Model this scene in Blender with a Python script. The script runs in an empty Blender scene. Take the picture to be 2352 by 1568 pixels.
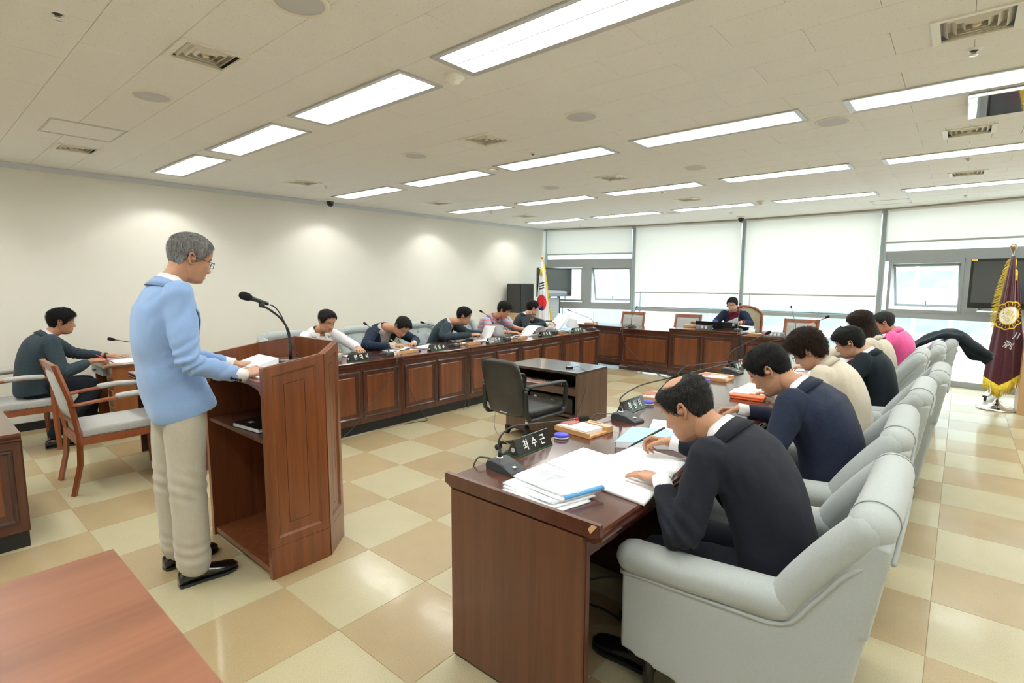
import bpy, bmesh, math, random
import numpy as np
from mathutils import Vector, Matrix

# ------------------------------------------------------------------ camera, world, light, exposure
random.seed(7)
SC = bpy.context.scene
COL = SC.collection
H = 1.549                                   # eye height
CZ = 2.688                                  # ceiling height
yaw, pitch, roll = -.7057, .1151, .003
fw = Vector((math.sin(yaw)*math.cos(pitch), math.cos(yaw)*math.cos(pitch), -math.sin(pitch)))
rt = Vector((math.cos(yaw), -math.sin(yaw), 0)); up = rt.cross(fw)
rt2 = rt*math.cos(roll)+up*math.sin(roll); up2 = up*math.cos(roll)-rt*math.sin(roll)
cam = bpy.data.cameras.new('camera'); cam.lens = 1206.5/2352*36; cam.sensor_width = 36
cam.clip_start = .02; cam.clip_end = 300
camo = bpy.data.objects.new('camera', cam); COL.objects.link(camo)
camo.matrix_world = Matrix(((rt2.x, up2.x, -fw.x, 0), (rt2.y, up2.y, -fw.y, 0), (rt2.z, up2.z, -fw.z, H), (0, 0, 0, 1)))
SC.camera = camo
SC.view_settings.view_transform = 'Standard'; SC.view_settings.look = 'None'
SC.view_settings.gamma = 1; SC.view_settings.use_curve_mapping = False
SC.view_settings.exposure = 0.06
W = bpy.data.worlds.new('sky'); SC.world = W; W.use_nodes = True
bg = W.node_tree.nodes['Background']; bg.inputs[0].default_value = (.92, .97, 1, 1); bg.inputs[1].default_value = 7.0
LIGHT_W = 13.0        # watts of every ceiling fixture
ROWS_Y = [-2.31, -.21, 1.889, 3.997, 6.097, 8.2]
COLS_X = [-6.657+1.5*i for i in range(7)]
def area_light(name, loc, sx, sy, power, col=(.97, 1, .95)):
    l = bpy.data.lights.new(name, 'AREA'); l.shape = 'RECTANGLE'; l.size = sx; l.size_y = sy; l.energy = power; l.color = col
    o = bpy.data.objects.new(name, l); COL.objects.link(o); o.location = loc; return o
for ly in ROWS_Y:
    for lx in COLS_X:
        area_light('tube_light', (lx+.615, ly+.156, CZ+.035), 1.15, .25, LIGHT_W)
for sy in (-2.15, -.05, 2.1, 4.15, 6.2, 8.25):
    l = bpy.data.lights.new('wall_washer', 'SPOT'); l.energy = 15; l.spot_size = math.radians(119); l.spot_blend = .38
    l.shadow_soft_size = .03; l.color = (1, .98, .94)
    o = bpy.data.objects.new('wall_washer', l); COL.objects.link(o); o.location = (-6.76, sy, CZ-.012)

# ------------------------------------------------------------------ materials
MATS = {}
def newmat(name):
    m = bpy.data.materials.new(name); m.use_nodes = True; MATS[name] = m
    nt = m.node_tree; return m, nt, nt.nodes['Principled BSDF']
def L(nt, a, b): nt.links.new(a, b)
def tc(nt, kind='Object', scale=(1, 1, 1), rot=(0, 0, 0)):
    t = nt.nodes.new('ShaderNodeTexCoord'); mp = nt.nodes.new('ShaderNodeMapping')
    mp.inputs['Scale'].default_value = scale; mp.inputs['Rotation'].default_value = rot
    L(nt, t.outputs[kind], mp.inputs[0]); return mp.outputs[0]
def noise(nt, vec, scale, detail=3, rough=.55):
    n = nt.nodes.new('ShaderNodeTexNoise'); n.inputs['Scale'].default_value = scale; n.inputs['Detail'].default_value = detail
    n.inputs['Roughness'].default_value = rough; L(nt, vec, n.inputs['Vector']); return n.outputs[0]
def ramp(nt, fac, stops):
    r = nt.nodes.new('ShaderNodeValToRGB'); cr = r.color_ramp
    while len(cr.elements) < len(stops): cr.elements.new(.5)
    for e, (p, c) in zip(cr.elements, stops): e.position = p; e.color = (*c, 1)
    L(nt, fac, r.inputs[0]); return r.outputs[0]
def bump(nt, b, h, strength=.2, dist=.01):
    n = nt.nodes.new('ShaderNodeBump'); n.inputs['Strength'].default_value = strength; n.inputs['Distance'].default_value = dist
    L(nt, h, n.inputs['Height']); L(nt, n.outputs[0], b.inputs['Normal'])
def flat(name, col, rough=.5, metal=0, spec=.5, coat=0, nscale=0, namp=.08, bmp=0, bscale=200, sheen=0, coord='Object'):
    m, nt, b = newmat(name)
    b.inputs['Base Color'].default_value = (*col, 1); b.inputs['Roughness'].default_value = rough
    b.inputs['Metallic'].default_value = metal; b.inputs['Specular IOR Level'].default_value = spec
    b.inputs['Coat Weight'].default_value = coat; b.inputs['Sheen Weight'].default_value = sheen
    if nscale:
        f = noise(nt, tc(nt, coord), nscale)
        c = [tuple(max(0, x*(1+k)) for x in col) for k in (-namp, namp)]
        L(nt, ramp(nt, f, [(.3, c[0]), (.7, c[1])]), b.inputs['Base Color'])
    if bmp: bump(nt, b, noise(nt, tc(nt, coord), bscale, 2), bmp, .002)
    return m
def wood(name, c1, c2, axis='z', rough=.3, coat=.3, scale=1.0, spec=.5):
    m, nt, b = newmat(name)
    s = {'x': (.6, 14, 14), 'y': (14, .6, 14), 'z': (14, 14, .6)}[axis]
    v = tc(nt, 'Object', tuple(q*scale for q in s))
    n1 = noise(nt, v, 1.6, 5, .6); n2 = noise(nt, v, 9, 3, .6)
    mx = nt.nodes.new('ShaderNodeMath'); mx.operation = 'MULTIPLY_ADD'; mx.inputs[1].default_value = .35
    L(nt, n2, mx.inputs[0]); L(nt, n1, mx.inputs[2])
    L(nt, ramp(nt, mx.outputs[0], [(.42, c1), (.9, c2)]), b.inputs['Base Color'])
    b.inputs['Roughness'].default_value = rough; b.inputs['Coat Weight'].default_value = coat; b.inputs['Coat Roughness'].default_value = .12
    b.inputs['Specular IOR Level'].default_value = spec
    return m
def cloth(name, col, rough=.85, weave=900, bmp=.15, namp=.1, nscale=60, sheen=.25):
    return flat(name, col, rough, 0, .25, 0, nscale, namp, bmp, weave, sheen)
def glassmat(name, tint=(.95, .985, .985), refl=.06):
    m = bpy.data.materials.new(name); m.use_nodes = True; nt = m.node_tree; nt.nodes.clear(); MATS[name] = m
    o = nt.nodes.new('ShaderNodeOutputMaterial'); mx = nt.nodes.new('ShaderNodeMixShader'); t = nt.nodes.new('ShaderNodeBsdfTransparent')
    g = nt.nodes.new('ShaderNodeBsdfGlossy'); g.inputs['Roughness'].default_value = .02; t.inputs[0].default_value = (*tint, 1)
    mx.inputs[0].default_value = refl; L(nt, t.outputs[0], mx.inputs[1]); L(nt, g.outputs[0], mx.inputs[2]); L(nt, mx.outputs[0], o.inputs[0]); return m
def blindmat(name, col, trans):
    m = bpy.data.materials.new(name); m.use_nodes = True; nt = m.node_tree; nt.nodes.clear(); MATS[name] = m
    o = nt.nodes.new('ShaderNodeOutputMaterial'); mx = nt.nodes.new('ShaderNodeMixShader'); d = nt.nodes.new('ShaderNodeBsdfDiffuse'); t = nt.nodes.new('ShaderNodeBsdfTranslucent')
    w = nt.nodes.new('ShaderNodeTexNoise'); w.inputs['Scale'].default_value = 160; r = nt.nodes.new('ShaderNodeValToRGB')
    L(nt, tc(nt, 'Object'), w.inputs['Vector'])
    r.color_ramp.elements[0].color = (*[c*.95 for c in col], 1); r.color_ramp.elements[1].color = (*col, 1); L(nt, w.outputs[0], r.inputs[0])
    L(nt, r.outputs[0], d.inputs[0]); L(nt, r.outputs[0], t.inputs[0]); mx.inputs[0].default_value = trans
    L(nt, d.outputs[0], mx.inputs[1]); L(nt, t.outputs[0], mx.inputs[2]); L(nt, mx.outputs[0], o.inputs[0]); return m
def emit(name, col, s):
    m, nt, b = newmat(name); b.inputs['Base Color'].default_value = (*col, 1)
    b.inputs['Emission Color'].default_value = (*col, 1); b.inputs['Emission Strength'].default_value = s; return m
def carpetvinyl(name, c1, c2):
    m, nt, b = newmat(name)
    v = tc(nt, 'Object'); n = noise(nt, v, 260, 3, .7); n2 = noise(nt, v, 2.5, 2)
    mx = nt.nodes.new('ShaderNodeMath'); mx.operation = 'MULTIPLY_ADD'; mx.inputs[1].default_value = .3; L(nt, n2, mx.inputs[0]); L(nt, n, mx.inputs[2])
    L(nt, ramp(nt, mx.outputs[0], [(.45, c1), (.85, c2)]), b.inputs['Base Color'])
    b.inputs['Roughness'].default_value = .42; b.inputs['Specular IOR Level'].default_value = .5
    rr = nt.nodes.new('ShaderNodeMapRange'); rr.inputs[3].default_value = .05; rr.inputs[4].default_value = .2
    L(nt, noise(nt, tc(nt, 'Object', (1, 1, 1)), 6, 3), rr.inputs[0])
    b.inputs['Coat Weight'].default_value = .42; b.inputs['Coat IOR'].default_value = 1.45; L(nt, rr.outputs[0], b.inputs['Coat Roughness'])
    bn = nt.nodes.new('ShaderNodeBump'); bn.inputs['Strength'].default_value = .25; bn.inputs['Distance'].default_value = .004
    L(nt, noise(nt, tc(nt, 'Object'), 9, 3), bn.inputs['Height']); L(nt, bn.outputs[0], b.inputs['Coat Normal'])
    return m
carpetvinyl('tile_light', (.37, .325, .19), (.56, .50, .325))
carpetvinyl('tile_dark', (.315, .230, .115), (.475, .365, .205))
# acoustic ceiling tile: off white with short fissures
m, nt, b = newmat('acoustic')
v = tc(nt, 'Object', (40, 130, 40)); n = noise(nt, v, 1, 4, .7); n2 = noise(nt, tc(nt, 'Object', (90, 200, 90)), 1, 2, .5)
mx = nt.nodes.new('ShaderNodeMath'); mx.operation = 'MAXIMUM'; L(nt, n, mx.inputs[0]); L(nt, n2, mx.inputs[1])
L(nt, ramp(nt, mx.outputs[0], [(.64, (.87, .87, .84)), (.74, (.58, .575, .54))]), b.inputs['Base Color']); b.inputs['Roughness'].default_value = .95
bump(nt, b, mx.outputs[0], .15, .002)
flat('joint', (.42, .41, .38), .9); flat('floor_joint', (.40, .34, .22), .9)
flat('wall_paint', (.80, .775, .69), .75, nscale=1.2, namp=.015, bmp=.04, bscale=60)
flat('cornice', (.62, .65, .68), .6)
flat('black_base', (.012, .013, .014), .45)
flat('alu', (.40, .43, .44), .45, .2)
flat('alu_sky_tint', (.52, .68, .74), .35, .1)  # aluminium with the outdoor reflection painted in as a bright pale blue
flat('white_metal', (.82, .83, .82), .4)
flat('beige_metal', (.83, .80, .70), .45)
flat('frame_grey', (.56, .57, .57), .4, .2)
flat('speaker_mesh', (.60, .61, .63), .7)
flat('chrome', (.85, .85, .83), .12, 1)
flat('mirror_metal', (.8, .81, .82), .04, 1)
flat('hole', (.01, .01, .01), .9)
flat('gold_dirt', (.72, .58, .34), .7)
wood('mahogany', (.055, .016, .010), (.120, .036, .018), 'z', .28, .35)
wood('mahogany_h', (.058, .018, .012), (.115, .036, .020), 'y', .16, .5)
wood('mahogany_x', (.058, .018, .012), (.115, .036, .020), 'x', .16, .5)
wood('panel_wood', (.115, .034, .014), (.235, .075, .026), 'z', .3, .35)
wood('moulding', (.040, .018, .015), (.075, .034, .026), 'z', .22, .5)
wood('end_wood', (.080, .030, .015), (.155, .058, .026), 'z', .36, .2)
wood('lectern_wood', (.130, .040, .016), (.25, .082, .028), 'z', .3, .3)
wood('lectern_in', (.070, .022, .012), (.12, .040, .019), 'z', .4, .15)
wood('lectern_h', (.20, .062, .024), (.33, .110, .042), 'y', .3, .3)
wood('console_wood', (.115, .068, .045), (.185, .112, .072), 'z', .45, .1)
wood('console_top', (.060, .042, .038), (.095, .068, .060), 'x', .3, .9)
wood('brown_top', (.185, .070, .034), (.285, .112, .056), 'y', .42, .08, .5)
wood('chair_wood', (.19, .050, .018), (.33, .095, .032), 'z', .28, .3)
wood('orange_wood', (.22, .075, .024), (.36, .135, .045), 'z', .3, .3)
wood('orange_top', (.22, .12, .085), (.33, .19, .13), 'y', .22, .4)
wood('light_wood', (.52, .26, .10), (.70, .40, .18), 'x', .35, .3)
wood('beech', (.55, .34, .17), (.66, .43, .24), 'z', .4, .2)
flat('black_plastic', (.020, .022, .024), .38, bmp=.1, bscale=500)
flat('mic_grey', (.035, .042, .046), .42, bmp=.15, bscale=700)
flat('foam', (.010, .011, .012), .95, bmp=.6, bscale=700)
flat('red_ring', (.55, .02, .06), .35)
flat('label_silver', (.7, .72, .74), .3, .5)
flat('cable', (.035, .040, .042), .5)
flat('cable_pale', (.55, .55, .50), .5)
flat('leather', (.028, .027, .026), .38, nscale=9, namp=.35, bmp=.25, bscale=160, spec=.6)
flat('paper', (.86, .87, .90), .7)
flat('paper_text', (.62, .66, .70), .7)
flat('news', (.70, .74, .78), .75, nscale=120, namp=.18)
flat('blue_cover', (.38, .62, .82), .5)
flat('ink_blue', (.05, .05, .55), .3)
flat('pen_blue', (.02, .08, .70), .3)
flat('sky_blue', (.10, .38, .75), .4)
flat('card_red', (.42, .14, .11), .6)
flat('orange_leather', (.85, .16, .05), .5, bmp=.2, bscale=300)
flat('plate_black', (.014, .017, .018), .18, coat=.3)
flat('plate_white', (.80, .82, .78), .4)
flat('green_felt', (.02, .16, .04), .9)
flat('pink', (.80, .52, .48), .7)
cloth('armchair_fabric', (.39, .425, .42), .9, 900, .2, .04, 140)
cloth('chair_fabric', (.44, .44, .42), .9, 600, .3, .06, 60)
cloth('cream_fabric', (.45, .38, .27), .9, 600, .3, .1, 60)
flat('seam_blue', (.30, .34, .36), .9); flat('nail', (.36, .27, .16), .35, .8)
flat('tv_black', (.012, .013, .015), .12, coat=.4)
flat('screen', (.045, .055, .058), .06, coat=1)
flat('grey_plate', (.40, .45, .46), .5)
flat('speaker_black', (.02, .021, .02), .7, bmp=.4, bscale=300)
blindmat('blind', (.96, .945, .91), .46)
blindmat('blind_thin', (.90, .93, .90), .72)
flat('blind_bar', (.50, .51, .48), .6)
glassmat('glass')
emit('tube_on', (1, .98, .94), 14)
flat('reflector', (.86, .88, .90), .22, .35)
flat('gold_fringe', (.80, .60, .04), .55, nscale=40, namp=.25)
cloth('burgundy', (.075, .008, .018), .5, 500, .1, .15, 20, .6)
cloth('flag_white', (.80, .81, .86), .8, 500, .1, .03)
cloth('flag_red', (.75, .02, .03), .8); cloth('flag_blue', (.01, .02, .16), .8); cloth('flag_black', (.01, .01, .01), .8)
flat('emblem_yellow', (.80, .58, .02), .6); flat('emblem_white', (.85, .83, .80), .7); flat('emblem_silver', (.62, .64, .66), .6)
flat('concrete', (.55, .57, .56), .8, nscale=3, namp=.1)
flat('facade', (.80, .82, .80), .7)
flat('facade_glass', (.22, .30, .29), .35, nscale=1.5, namp=.25)
flat('blue_panel', (.27, .35, .39), .5, nscale=1, namp=.12)
flat('foliage', (.13, .20, .13), .8, nscale=8, namp=.5)
flat('bark', (.15, .10, .07), .9)
# people
SK = {'a': (.52, .275, .165), 'b': (.60, .345, .225), 'c': (.44, .215, .125), 'd': (.66, .42, .30)}
for k, c in SK.items():
    m = flat('skin_'+k, c, .48, spec=.4, nscale=30, namp=.08, bmp=.08, bscale=150)
    bb = m.node_tree.nodes['Principled BSDF']; bb.inputs['Subsurface Weight'].default_value = .08; bb.inputs['Subsurface Radius'].default_value = (.02, .008, .004)
    flat('lip_'+k, (c[0]*.72, c[1]*.52, c[2]*.6), .4)
    flat('brow_'+k, (c[0]*.25, c[1]*.28, c[2]*.35), .8)
def hairmat(name, c1, c2, mask=None):
    m, nt, b = newmat(name); v = tc(nt, 'Object', (130, 130, 18)); n = noise(nt, v, 1.5, 4, .7)
    L(nt, ramp(nt, n, [(.35, c1), (.7, c2)]), b.inputs['Base Color']); b.inputs['Roughness'].default_value = .5; b.inputs['Specular IOR Level'].default_value = .16
    bump(nt, b, n, .9, .006); return m
hairmat('hair_black', (.006, .006, .007), (.022, .020, .019)); hairmat('hair_brown', (.012, .007, .005), (.040, .022, .014))
hairmat('hair_grey', (.11, .11, .11), (.50, .50, .50)); hairmat('hair_mix', (.008, .008, .009), (.06, .058, .055))
cloth('suit_dark', (.012, .015, .024), .8, 900, .15, .12, 60, .03); cloth('suit_navy', (.020, .027, .055), .8, 900, .15, .12, 60, .03); cloth('blazer_navy', (.012, .024, .052), .8, 900, .15, .12, 60, .03); cloth('suit_slate', (.035, .055, .070), .8, 900, .15, .12, 60, .03)
cloth('suit_char', (.010, .017, .024), .8, 900, .15, .12, 60, .03); cloth('suit_dim', (.028, .036, .046), .8, 900, .15, .12, 60, .03); cloth('jacket_blue', (.27, .42, .72), .85, 800, .25, .06, 200)
cloth('shirt_white', (.86, .86, .88), .8, 900, .08, .02); cloth('shirt_pink', (.72, .60, .68), .8); cloth('shirt_mint', (.55, .66, .60), .8, 900, .1, .12, 40)
cloth('shirt_wine', (.16, .008, .035), .7); cloth('shirt_pale', (.62, .54, .50), .8, 900, .1, .15, 25)
cloth('beige_cloth', (.60, .54, .43), .8, 700, .12, .05); cloth('polo_pink', (.85, .12, .34), .75); cloth('trouser_khaki', (.46, .43, .35), .8, 700, .12, .04)
cloth('trouser_dark', (.012, .016, .026), .8, 900, .15, .12, 60, .03); flat('shoe', (.008, .008, .009), .22, coat=.5); flat('sock', (.02, .03, .06), .9)
flat('gold_watch', (.7, .55, .3), .25, .9); flat('lens', (.5, .5, .5), .1)
# striped polo
m, nt, b = newmat('polo_stripe'); sep = nt.nodes.new('ShaderNodeSeparateXYZ'); t = nt.nodes.new('ShaderNodeTexCoord'); L(nt, t.outputs['Object'], sep.inputs[0])
mm = nt.nodes.new('ShaderNodeMath'); mm.operation = 'MULTIPLY'; mm.inputs[1].default_value = 17; L(nt, sep.outputs[2], mm.inputs[0])
fr = nt.nodes.new('ShaderNodeMath'); fr.operation = 'FRACT'; L(nt, mm.outputs[0], fr.inputs[0])
rr = ramp(nt, fr.outputs[0], [(0, (.62, .19, .22)), (.5, (.28, .38, .52))]); rr.node.color_ramp.interpolation = 'CONSTANT'
L(nt, rr, b.inputs['Base Color']); b.inputs['Roughness'].default_value = .85

# ------------------------------------------------------------------ mesh helpers
class MB:
    def __init__(s): s.v = []; s.f = []; s.m = []; s.n = 0
    def add(s, V, F, mi=0):
        V = np.asarray(V, float).reshape(-1, 3); s.v.append(V); k = s.n
        s.f += [tuple(i+k for i in f) for f in F]; s.m += ([mi]*len(F) if isinstance(mi, int) else list(mi)); s.n += len(V); return s
    def box(s, x0, y0, z0, x1, y1, z1, mi=0):
        V = [(x, y, z) for x in (x0, x1) for y in (y0, y1) for z in (z0, z1)]
        return s.add(V, [(0, 1, 3, 2), (4, 6, 7, 5), (0, 4, 5, 1), (2, 3, 7, 6), (0, 2, 6, 4), (1, 5, 7, 3)], mi)
    def rbox(s, x0, y0, z0, x1, y1, z1, r=.005, seg=2, mi=0):
        bm = bmesh.new(); bmesh.ops.create_cube(bm, size=1)
        for v in bm.verts: v.co = Vector(((x0+x1)/2+v.co.x*(x1-x0), (y0+y1)/2+v.co.y*(y1-y0), (z0+z1)/2+v.co.z*(z1-z0)))
        bmesh.ops.bevel(bm, geom=bm.edges[:], offset=r, segments=seg, affect='EDGES', profile=.6)
        bm.verts.index_update(); V = [tuple(v.co) for v in bm.verts]; F = [tuple(v.index for v in f.verts) for f in bm.faces]; bm.free()
        return s.add(V, F, mi)
    def tube(s, P, R, n=12, mi=0, caps=True, ref=None, p=2.0):
        V, F = sweep(P, R, n, caps, ref, p); return s.add(V, F, mi)
    def lathe(s, prof, n=24, mi=0, c=(0, 0, 0), axis='z'):
        V = []; F = []
        for r, z in prof:
            for k in range(n):
                a = 2*math.pi*k/n; q = (r*math.cos(a), r*math.sin(a), z)
                if axis == 'y': q = (q[0], z, q[1])
                if axis == 'x': q = (z, q[0], q[1])
                V.append((q[0]+c[0], q[1]+c[1], q[2]+c[2]))
        for i in range(len(prof)-1):
            for k in range(n): F.append((i*n+k, i*n+(k+1) % n, (i+1)*n+(k+1) % n, (i+1)*n+k))
        return s.add(V, F, mi)
    def prism(s, poly, a0, a1, axis='x', mi=0):
        n = len(poly); V = []
        for a in (a0, a1):
            for u, w in poly: V.append({'x': (a, u, w), 'y': (u, a, w), 'z': (u, w, a)}[axis])
        return s.add(V, [tuple(range(n))[::-1], tuple(range(n, 2*n))]+[(i, (i+1) % n, n+(i+1) % n, n+i) for i in range(n)], mi)
    def build(s, name, mats, parent=None, smooth=False, loc=None, off=(0, 0, 0), angle=None):
        if isinstance(mats, str): mats = [mats]
        V = np.concatenate(s.v)-np.array(off)
        me = bpy.data.meshes.new(name); me.from_pydata(V.tolist(), [], s.f)
        for q in mats: me.materials.append(MATS[q])
        if any(s.m): me.polygons.foreach_set('material_index', s.m)
        bm = bmesh.new(); bm.from_mesh(me); bmesh.ops.recalc_face_normals(bm, faces=bm.faces[:]); bm.to_mesh(me); bm.free()
        if smooth: me.polygons.foreach_set('use_smooth', [True]*len(me.polygons))
        if angle: me.set_sharp_from_angle(angle=math.radians(angle)) if hasattr(me, 'set_sharp_from_angle') else None
        o = bpy.data.objects.new(name, me); COL.objects.link(o)
        if parent is not None: o.parent = parent
        if loc is not None: o.location = loc
        return o
def nrm(a): a = np.asarray(a, float); return a/(np.linalg.norm(a)+1e-12)
def sweep(P, R, n=12, caps=True, ref=None, p=2.0):
    P = np.asarray(P, float); N = len(P)
    R = [(r, r) if np.isscalar(r) else r for r in (R if hasattr(R, '__len__') else [R]*N)]
    T = np.zeros_like(P); T[1:-1] = P[2:]-P[:-2]; T[0] = P[1]-P[0]; T[-1] = P[-1]-P[-2]
    ref = np.array(ref if ref is not None else ((0, 0, 1) if abs(nrm(T[0])[2]) < .9 else (1, 0, 0)), float)
    V = []; a = np.linspace(0, 2*math.pi, n, endpoint=False)
    ca = np.sign(np.cos(a))*abs(np.cos(a))**(2/p); sa = np.sign(np.sin(a))*abs(np.sin(a))**(2/p)
    prev = None
    for i in range(N):
        t = nrm(T[i])
        if prev is None: s = nrm(np.cross(t, ref))
        else: s = nrm(prev-t*np.dot(prev, t))
        prev = s; u = np.cross(s, t)
        V.append(P[i]+np.outer(ca*R[i][0], s)+np.outer(sa*R[i][1], u))
    V = np.concatenate(V); F = [(i*n+k, i*n+(k+1) % n, (i+1)*n+(k+1) % n, (i+1)*n+k) for i in range(N-1) for k in range(n)]
    if caps: F += [tuple(range(n))[::-1], tuple(range((N-1)*n, N*n))]
    return V, F
def capsule(P, R, n=12, ref=None, e=3):
    """tube with rounded ends"""
    P = [np.array(q, float) for q in P]; R = [(r, r) if np.isscalar(r) else r for r in (R if hasattr(R, '__len__') else [R]*len(P))]
    d0 = nrm(P[0]-P[1]); d1 = nrm(P[-1]-P[-2]); A = []; B = []
    for k in range(e, 0, -1):
        a = k/e*math.pi/2*.95; m = min(R[0]); A.append((P[0]+d0*m*math.sin(a), (R[0][0]*math.cos(a), R[0][1]*math.cos(a))))
    for k in range(1, e+1):
        a = k/e*math.pi/2*.95; m = min(R[-1]); B.append((P[-1]+d1*m*math.sin(a), (R[-1][0]*math.cos(a), R[-1][1]*math.cos(a))))
    Q = [a for a, _ in A]+P+[b for b, _ in B]; RR = [r for _, r in A]+R+[r for _, r in B]
    return sweep(Q, RR, n, True, ref)
def bez(a, b, c, n=8):
    a, b, c = map(lambda q: np.array(q, float), (a, b, c)); return [(1-t)**2*a+2*t*(1-t)*b+t*t*c for t in np.linspace(0, 1, n)]
def catmull(P, k=6):
    P = [np.array(q, float) for q in P]; Q = [P[0]*2-P[1]]+P+[P[-1]*2-P[-2]]; out = []
    for i in range(1, len(Q)-2):
        for t in np.linspace(0, 1, k, endpoint=False):
            a, b, c, d = Q[i-1:i+3]; out.append(.5*((2*b)+(-a+c)*t+(2*a-5*b+4*c-d)*t*t+(-a+3*b-3*c+d)*t**3))
    return out+[P[-1]]
def remesh(V, F, voxel, smooth=4):
    me = bpy.data.meshes.new('tmp'); me.from_pydata(np.asarray(V).tolist(), [], F)
    bm = bmesh.new(); bm.from_mesh(me); bmesh.ops.recalc_face_normals(bm, faces=bm.faces[:]); bm.to_mesh(me); bm.free()
    o = bpy.data.objects.new('tmp', me); COL.objects.link(o)
    r = o.modifiers.new('r', 'REMESH'); r.mode = 'VOXEL'; r.voxel_size = voxel
    if smooth: s = o.modifiers.new('s', 'SMOOTH'); s.factor = .5; s.iterations = smooth
    dg = bpy.context.evaluated_depsgraph_get(); ev = o.evaluated_get(dg); m2 = ev.to_mesh()
    n = len(m2.vertices); A = np.empty(n*3, 'f'); m2.vertices.foreach_get('co', A); A = A.reshape(-1, 3).astype(float)
    FF = [tuple(p.vertices) for p in m2.polygons]; NN = np.empty(n*3, 'f'); m2.vertices.foreach_get('normal', NN)
    ev.to_mesh_clear(); bpy.data.objects.remove(o); bpy.data.meshes.remove(me)
    return A, FF, NN.reshape(-1, 3).astype(float)
def empty(name, loc, rz=0):
    o = bpy.data.objects.new(name, None); COL.objects.link(o); o.location = loc; o.rotation_euler = (0, 0, rz); o.empty_display_size = .05; return o
def words(l):
    for a, b in (('chairman', 'presiding person'), ('woman', 'person'), (' men ', ' people '), ('men', 'people') if l.endswith('men') else ('', ''), (' man ', ' person ')):
        if a: l = l.replace(a, b)
    return l[:-3]+'person' if l.endswith(' man') else l
def tag(o, label=None, cat=None, group=None, kind=None):
    label = words(label) if label else None; group = words(group) if group else None
    if label and not 4 <= len(label.split()) <= 16: print('LABEL', len(label.split()), label)
    for k, v in (('label', label), ('category', cat), ('group', group), ('kind', kind)):
        if v: o[k] = v
    return o
def kids(): 
    d = {}
    for o in COL.objects:
        if o.parent: d.setdefault(o.parent.name, []).append(o)
    return d
def copy_tree(o, parent=None, kd=None):
    kd = kd if kd is not None else kids()
    c = o.copy(); COL.objects.link(c)
    if parent is not None: c.parent = parent
    for ch in kd.get(o.name, []): copy_tree(ch, c, kd)
    return c
def text_mesh(s, size, sx=1.0, extrude=.0006, space=1.0):
    cu = bpy.data.curves.new('t', 'FONT'); cu.body = s; cu.size = size; cu.align_x = 'CENTER'; cu.align_y = 'CENTER'; cu.extrude = extrude
    cu.offset = size*.018; cu.space_character = space; cu.resolution_u = 3
    o = bpy.data.objects.new('t', cu); COL.objects.link(o); dg = bpy.context.evaluated_depsgraph_get(); me = o.evaluated_get(dg).to_mesh()
    V = np.array([tuple(v.co) for v in me.vertices]) if len(me.vertices) else np.zeros((0, 3)); F = [tuple(p.vertices) for p in me.polygons]
    o.evaluated_get(dg).to_mesh_clear(); bpy.data.objects.remove(o); bpy.data.curves.remove(cu)
    if len(V): V[:, 0] *= sx
    return V, F
def place_text(mb, s, size, origin, ux, uy, sx=1.0, mi=0, ex=.0006, space=1.0):
    V, F = text_mesh(s, size, sx, ex, space)
    if not len(V): return
    ux = nrm(ux); uy = nrm(uy); uz = np.cross(ux, uy)
    mb.add(np.array(origin)+V[:, :1]*ux+V[:, 1:2]*uy+V[:, 2:3]*uz, F, mi)
# ------------------------------------------------------------------ room shell
def struct(o): o['kind'] = 'structure'; return o
XL, XR, YB = -7.22, 3.6, -3.4
FP = [(-7.22, 9.66), (-5.27, 10.15), (-3.15, 10.38), (-1.0, 10.32), (1.12, 9.90), (3.2, 9.2), (3.6, 9.05)]
def fy(x):
    for (a, b), (c, d) in zip(FP, FP[1:]):
        if x <= c: return b+(d-b)*(x-a)/(c-a)
    return FP[-1][1]
slab = struct(MB().prism([(XL-.15, YB-.15)]+[(XR+.15, YB-.15), (XR+.15, 9.2)]+[(x, y+.12) for x, y in FP[::-1]]+[(XL-.15, 9.8)], -.25, -.0022, 'z').build('floor', 'floor_joint'))
# floor tiles (0.5 m vinyl tiles), each its own piece; the ones nearest the lens first
def seen(x, y, z, m=.15):
    d = Vector((x, y, z-H)); w = d.dot(fw)
    if w < .15: return False
    return abs(d.dot(rt2)/w) < (1176/1206.5)*(1+m) and abs(d.dot(up2)/w) < (784/1206.5)*(1+m)
tiles = []
for i in range(-15, 8):
    for j in range(-8, 22):
        x0, y0 = i*.5, .16+(j-1)*.5
        x1, y1 = x0+.5, y0+.5
        x0, y0 = max(x0, XL), max(y0, YB); x1, y1 = min(x1, XR), min(y1, max(fy(x0), fy(min(x1, XR)))-.03)
        if x1-x0 < .03 or y1-y0 < .03: continue
        par_ = (i+j) % 2
        if i == 1 and y0 < 5.2: par_ = j % 2     # laid in pairs beside the aisle
        tiles.append((x0, y0, x1, y1, par_, seen((x0+x1)/2, (y0+y1)/2, 0)))
def tilemesh(x0, y0, x1, y1, z=0., g=.0004, mb=None):
    mb = mb or MB(); e = .0012
    V = [(x0+g, y0+g, z-.002), (x1-g, y0+g, z-.002), (x1-g, y1-g, z-.002), (x0+g, y1-g, z-.002), (x0+g+e, y0+g+e, z), (x1-g-e, y0+g+e, z), (x1-g-e, y1-g-e, z), (x0+g+e, y1-g-e, z)]
    V = [(a, b, c) for a, b, c in V]
    mb.add(V, [(4, 5, 6, 7)]+[(k, (k+1) % 4, 4+(k+1) % 4, 4+k) for k in range(4)]); return mb
tiles.sort(key=lambda t: (not t[5], math.hypot((t[0]+t[2])/2, (t[1]+t[3])/2)))
rest = [MB(), MB()]; shared = {}; nt_ = 0
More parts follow.
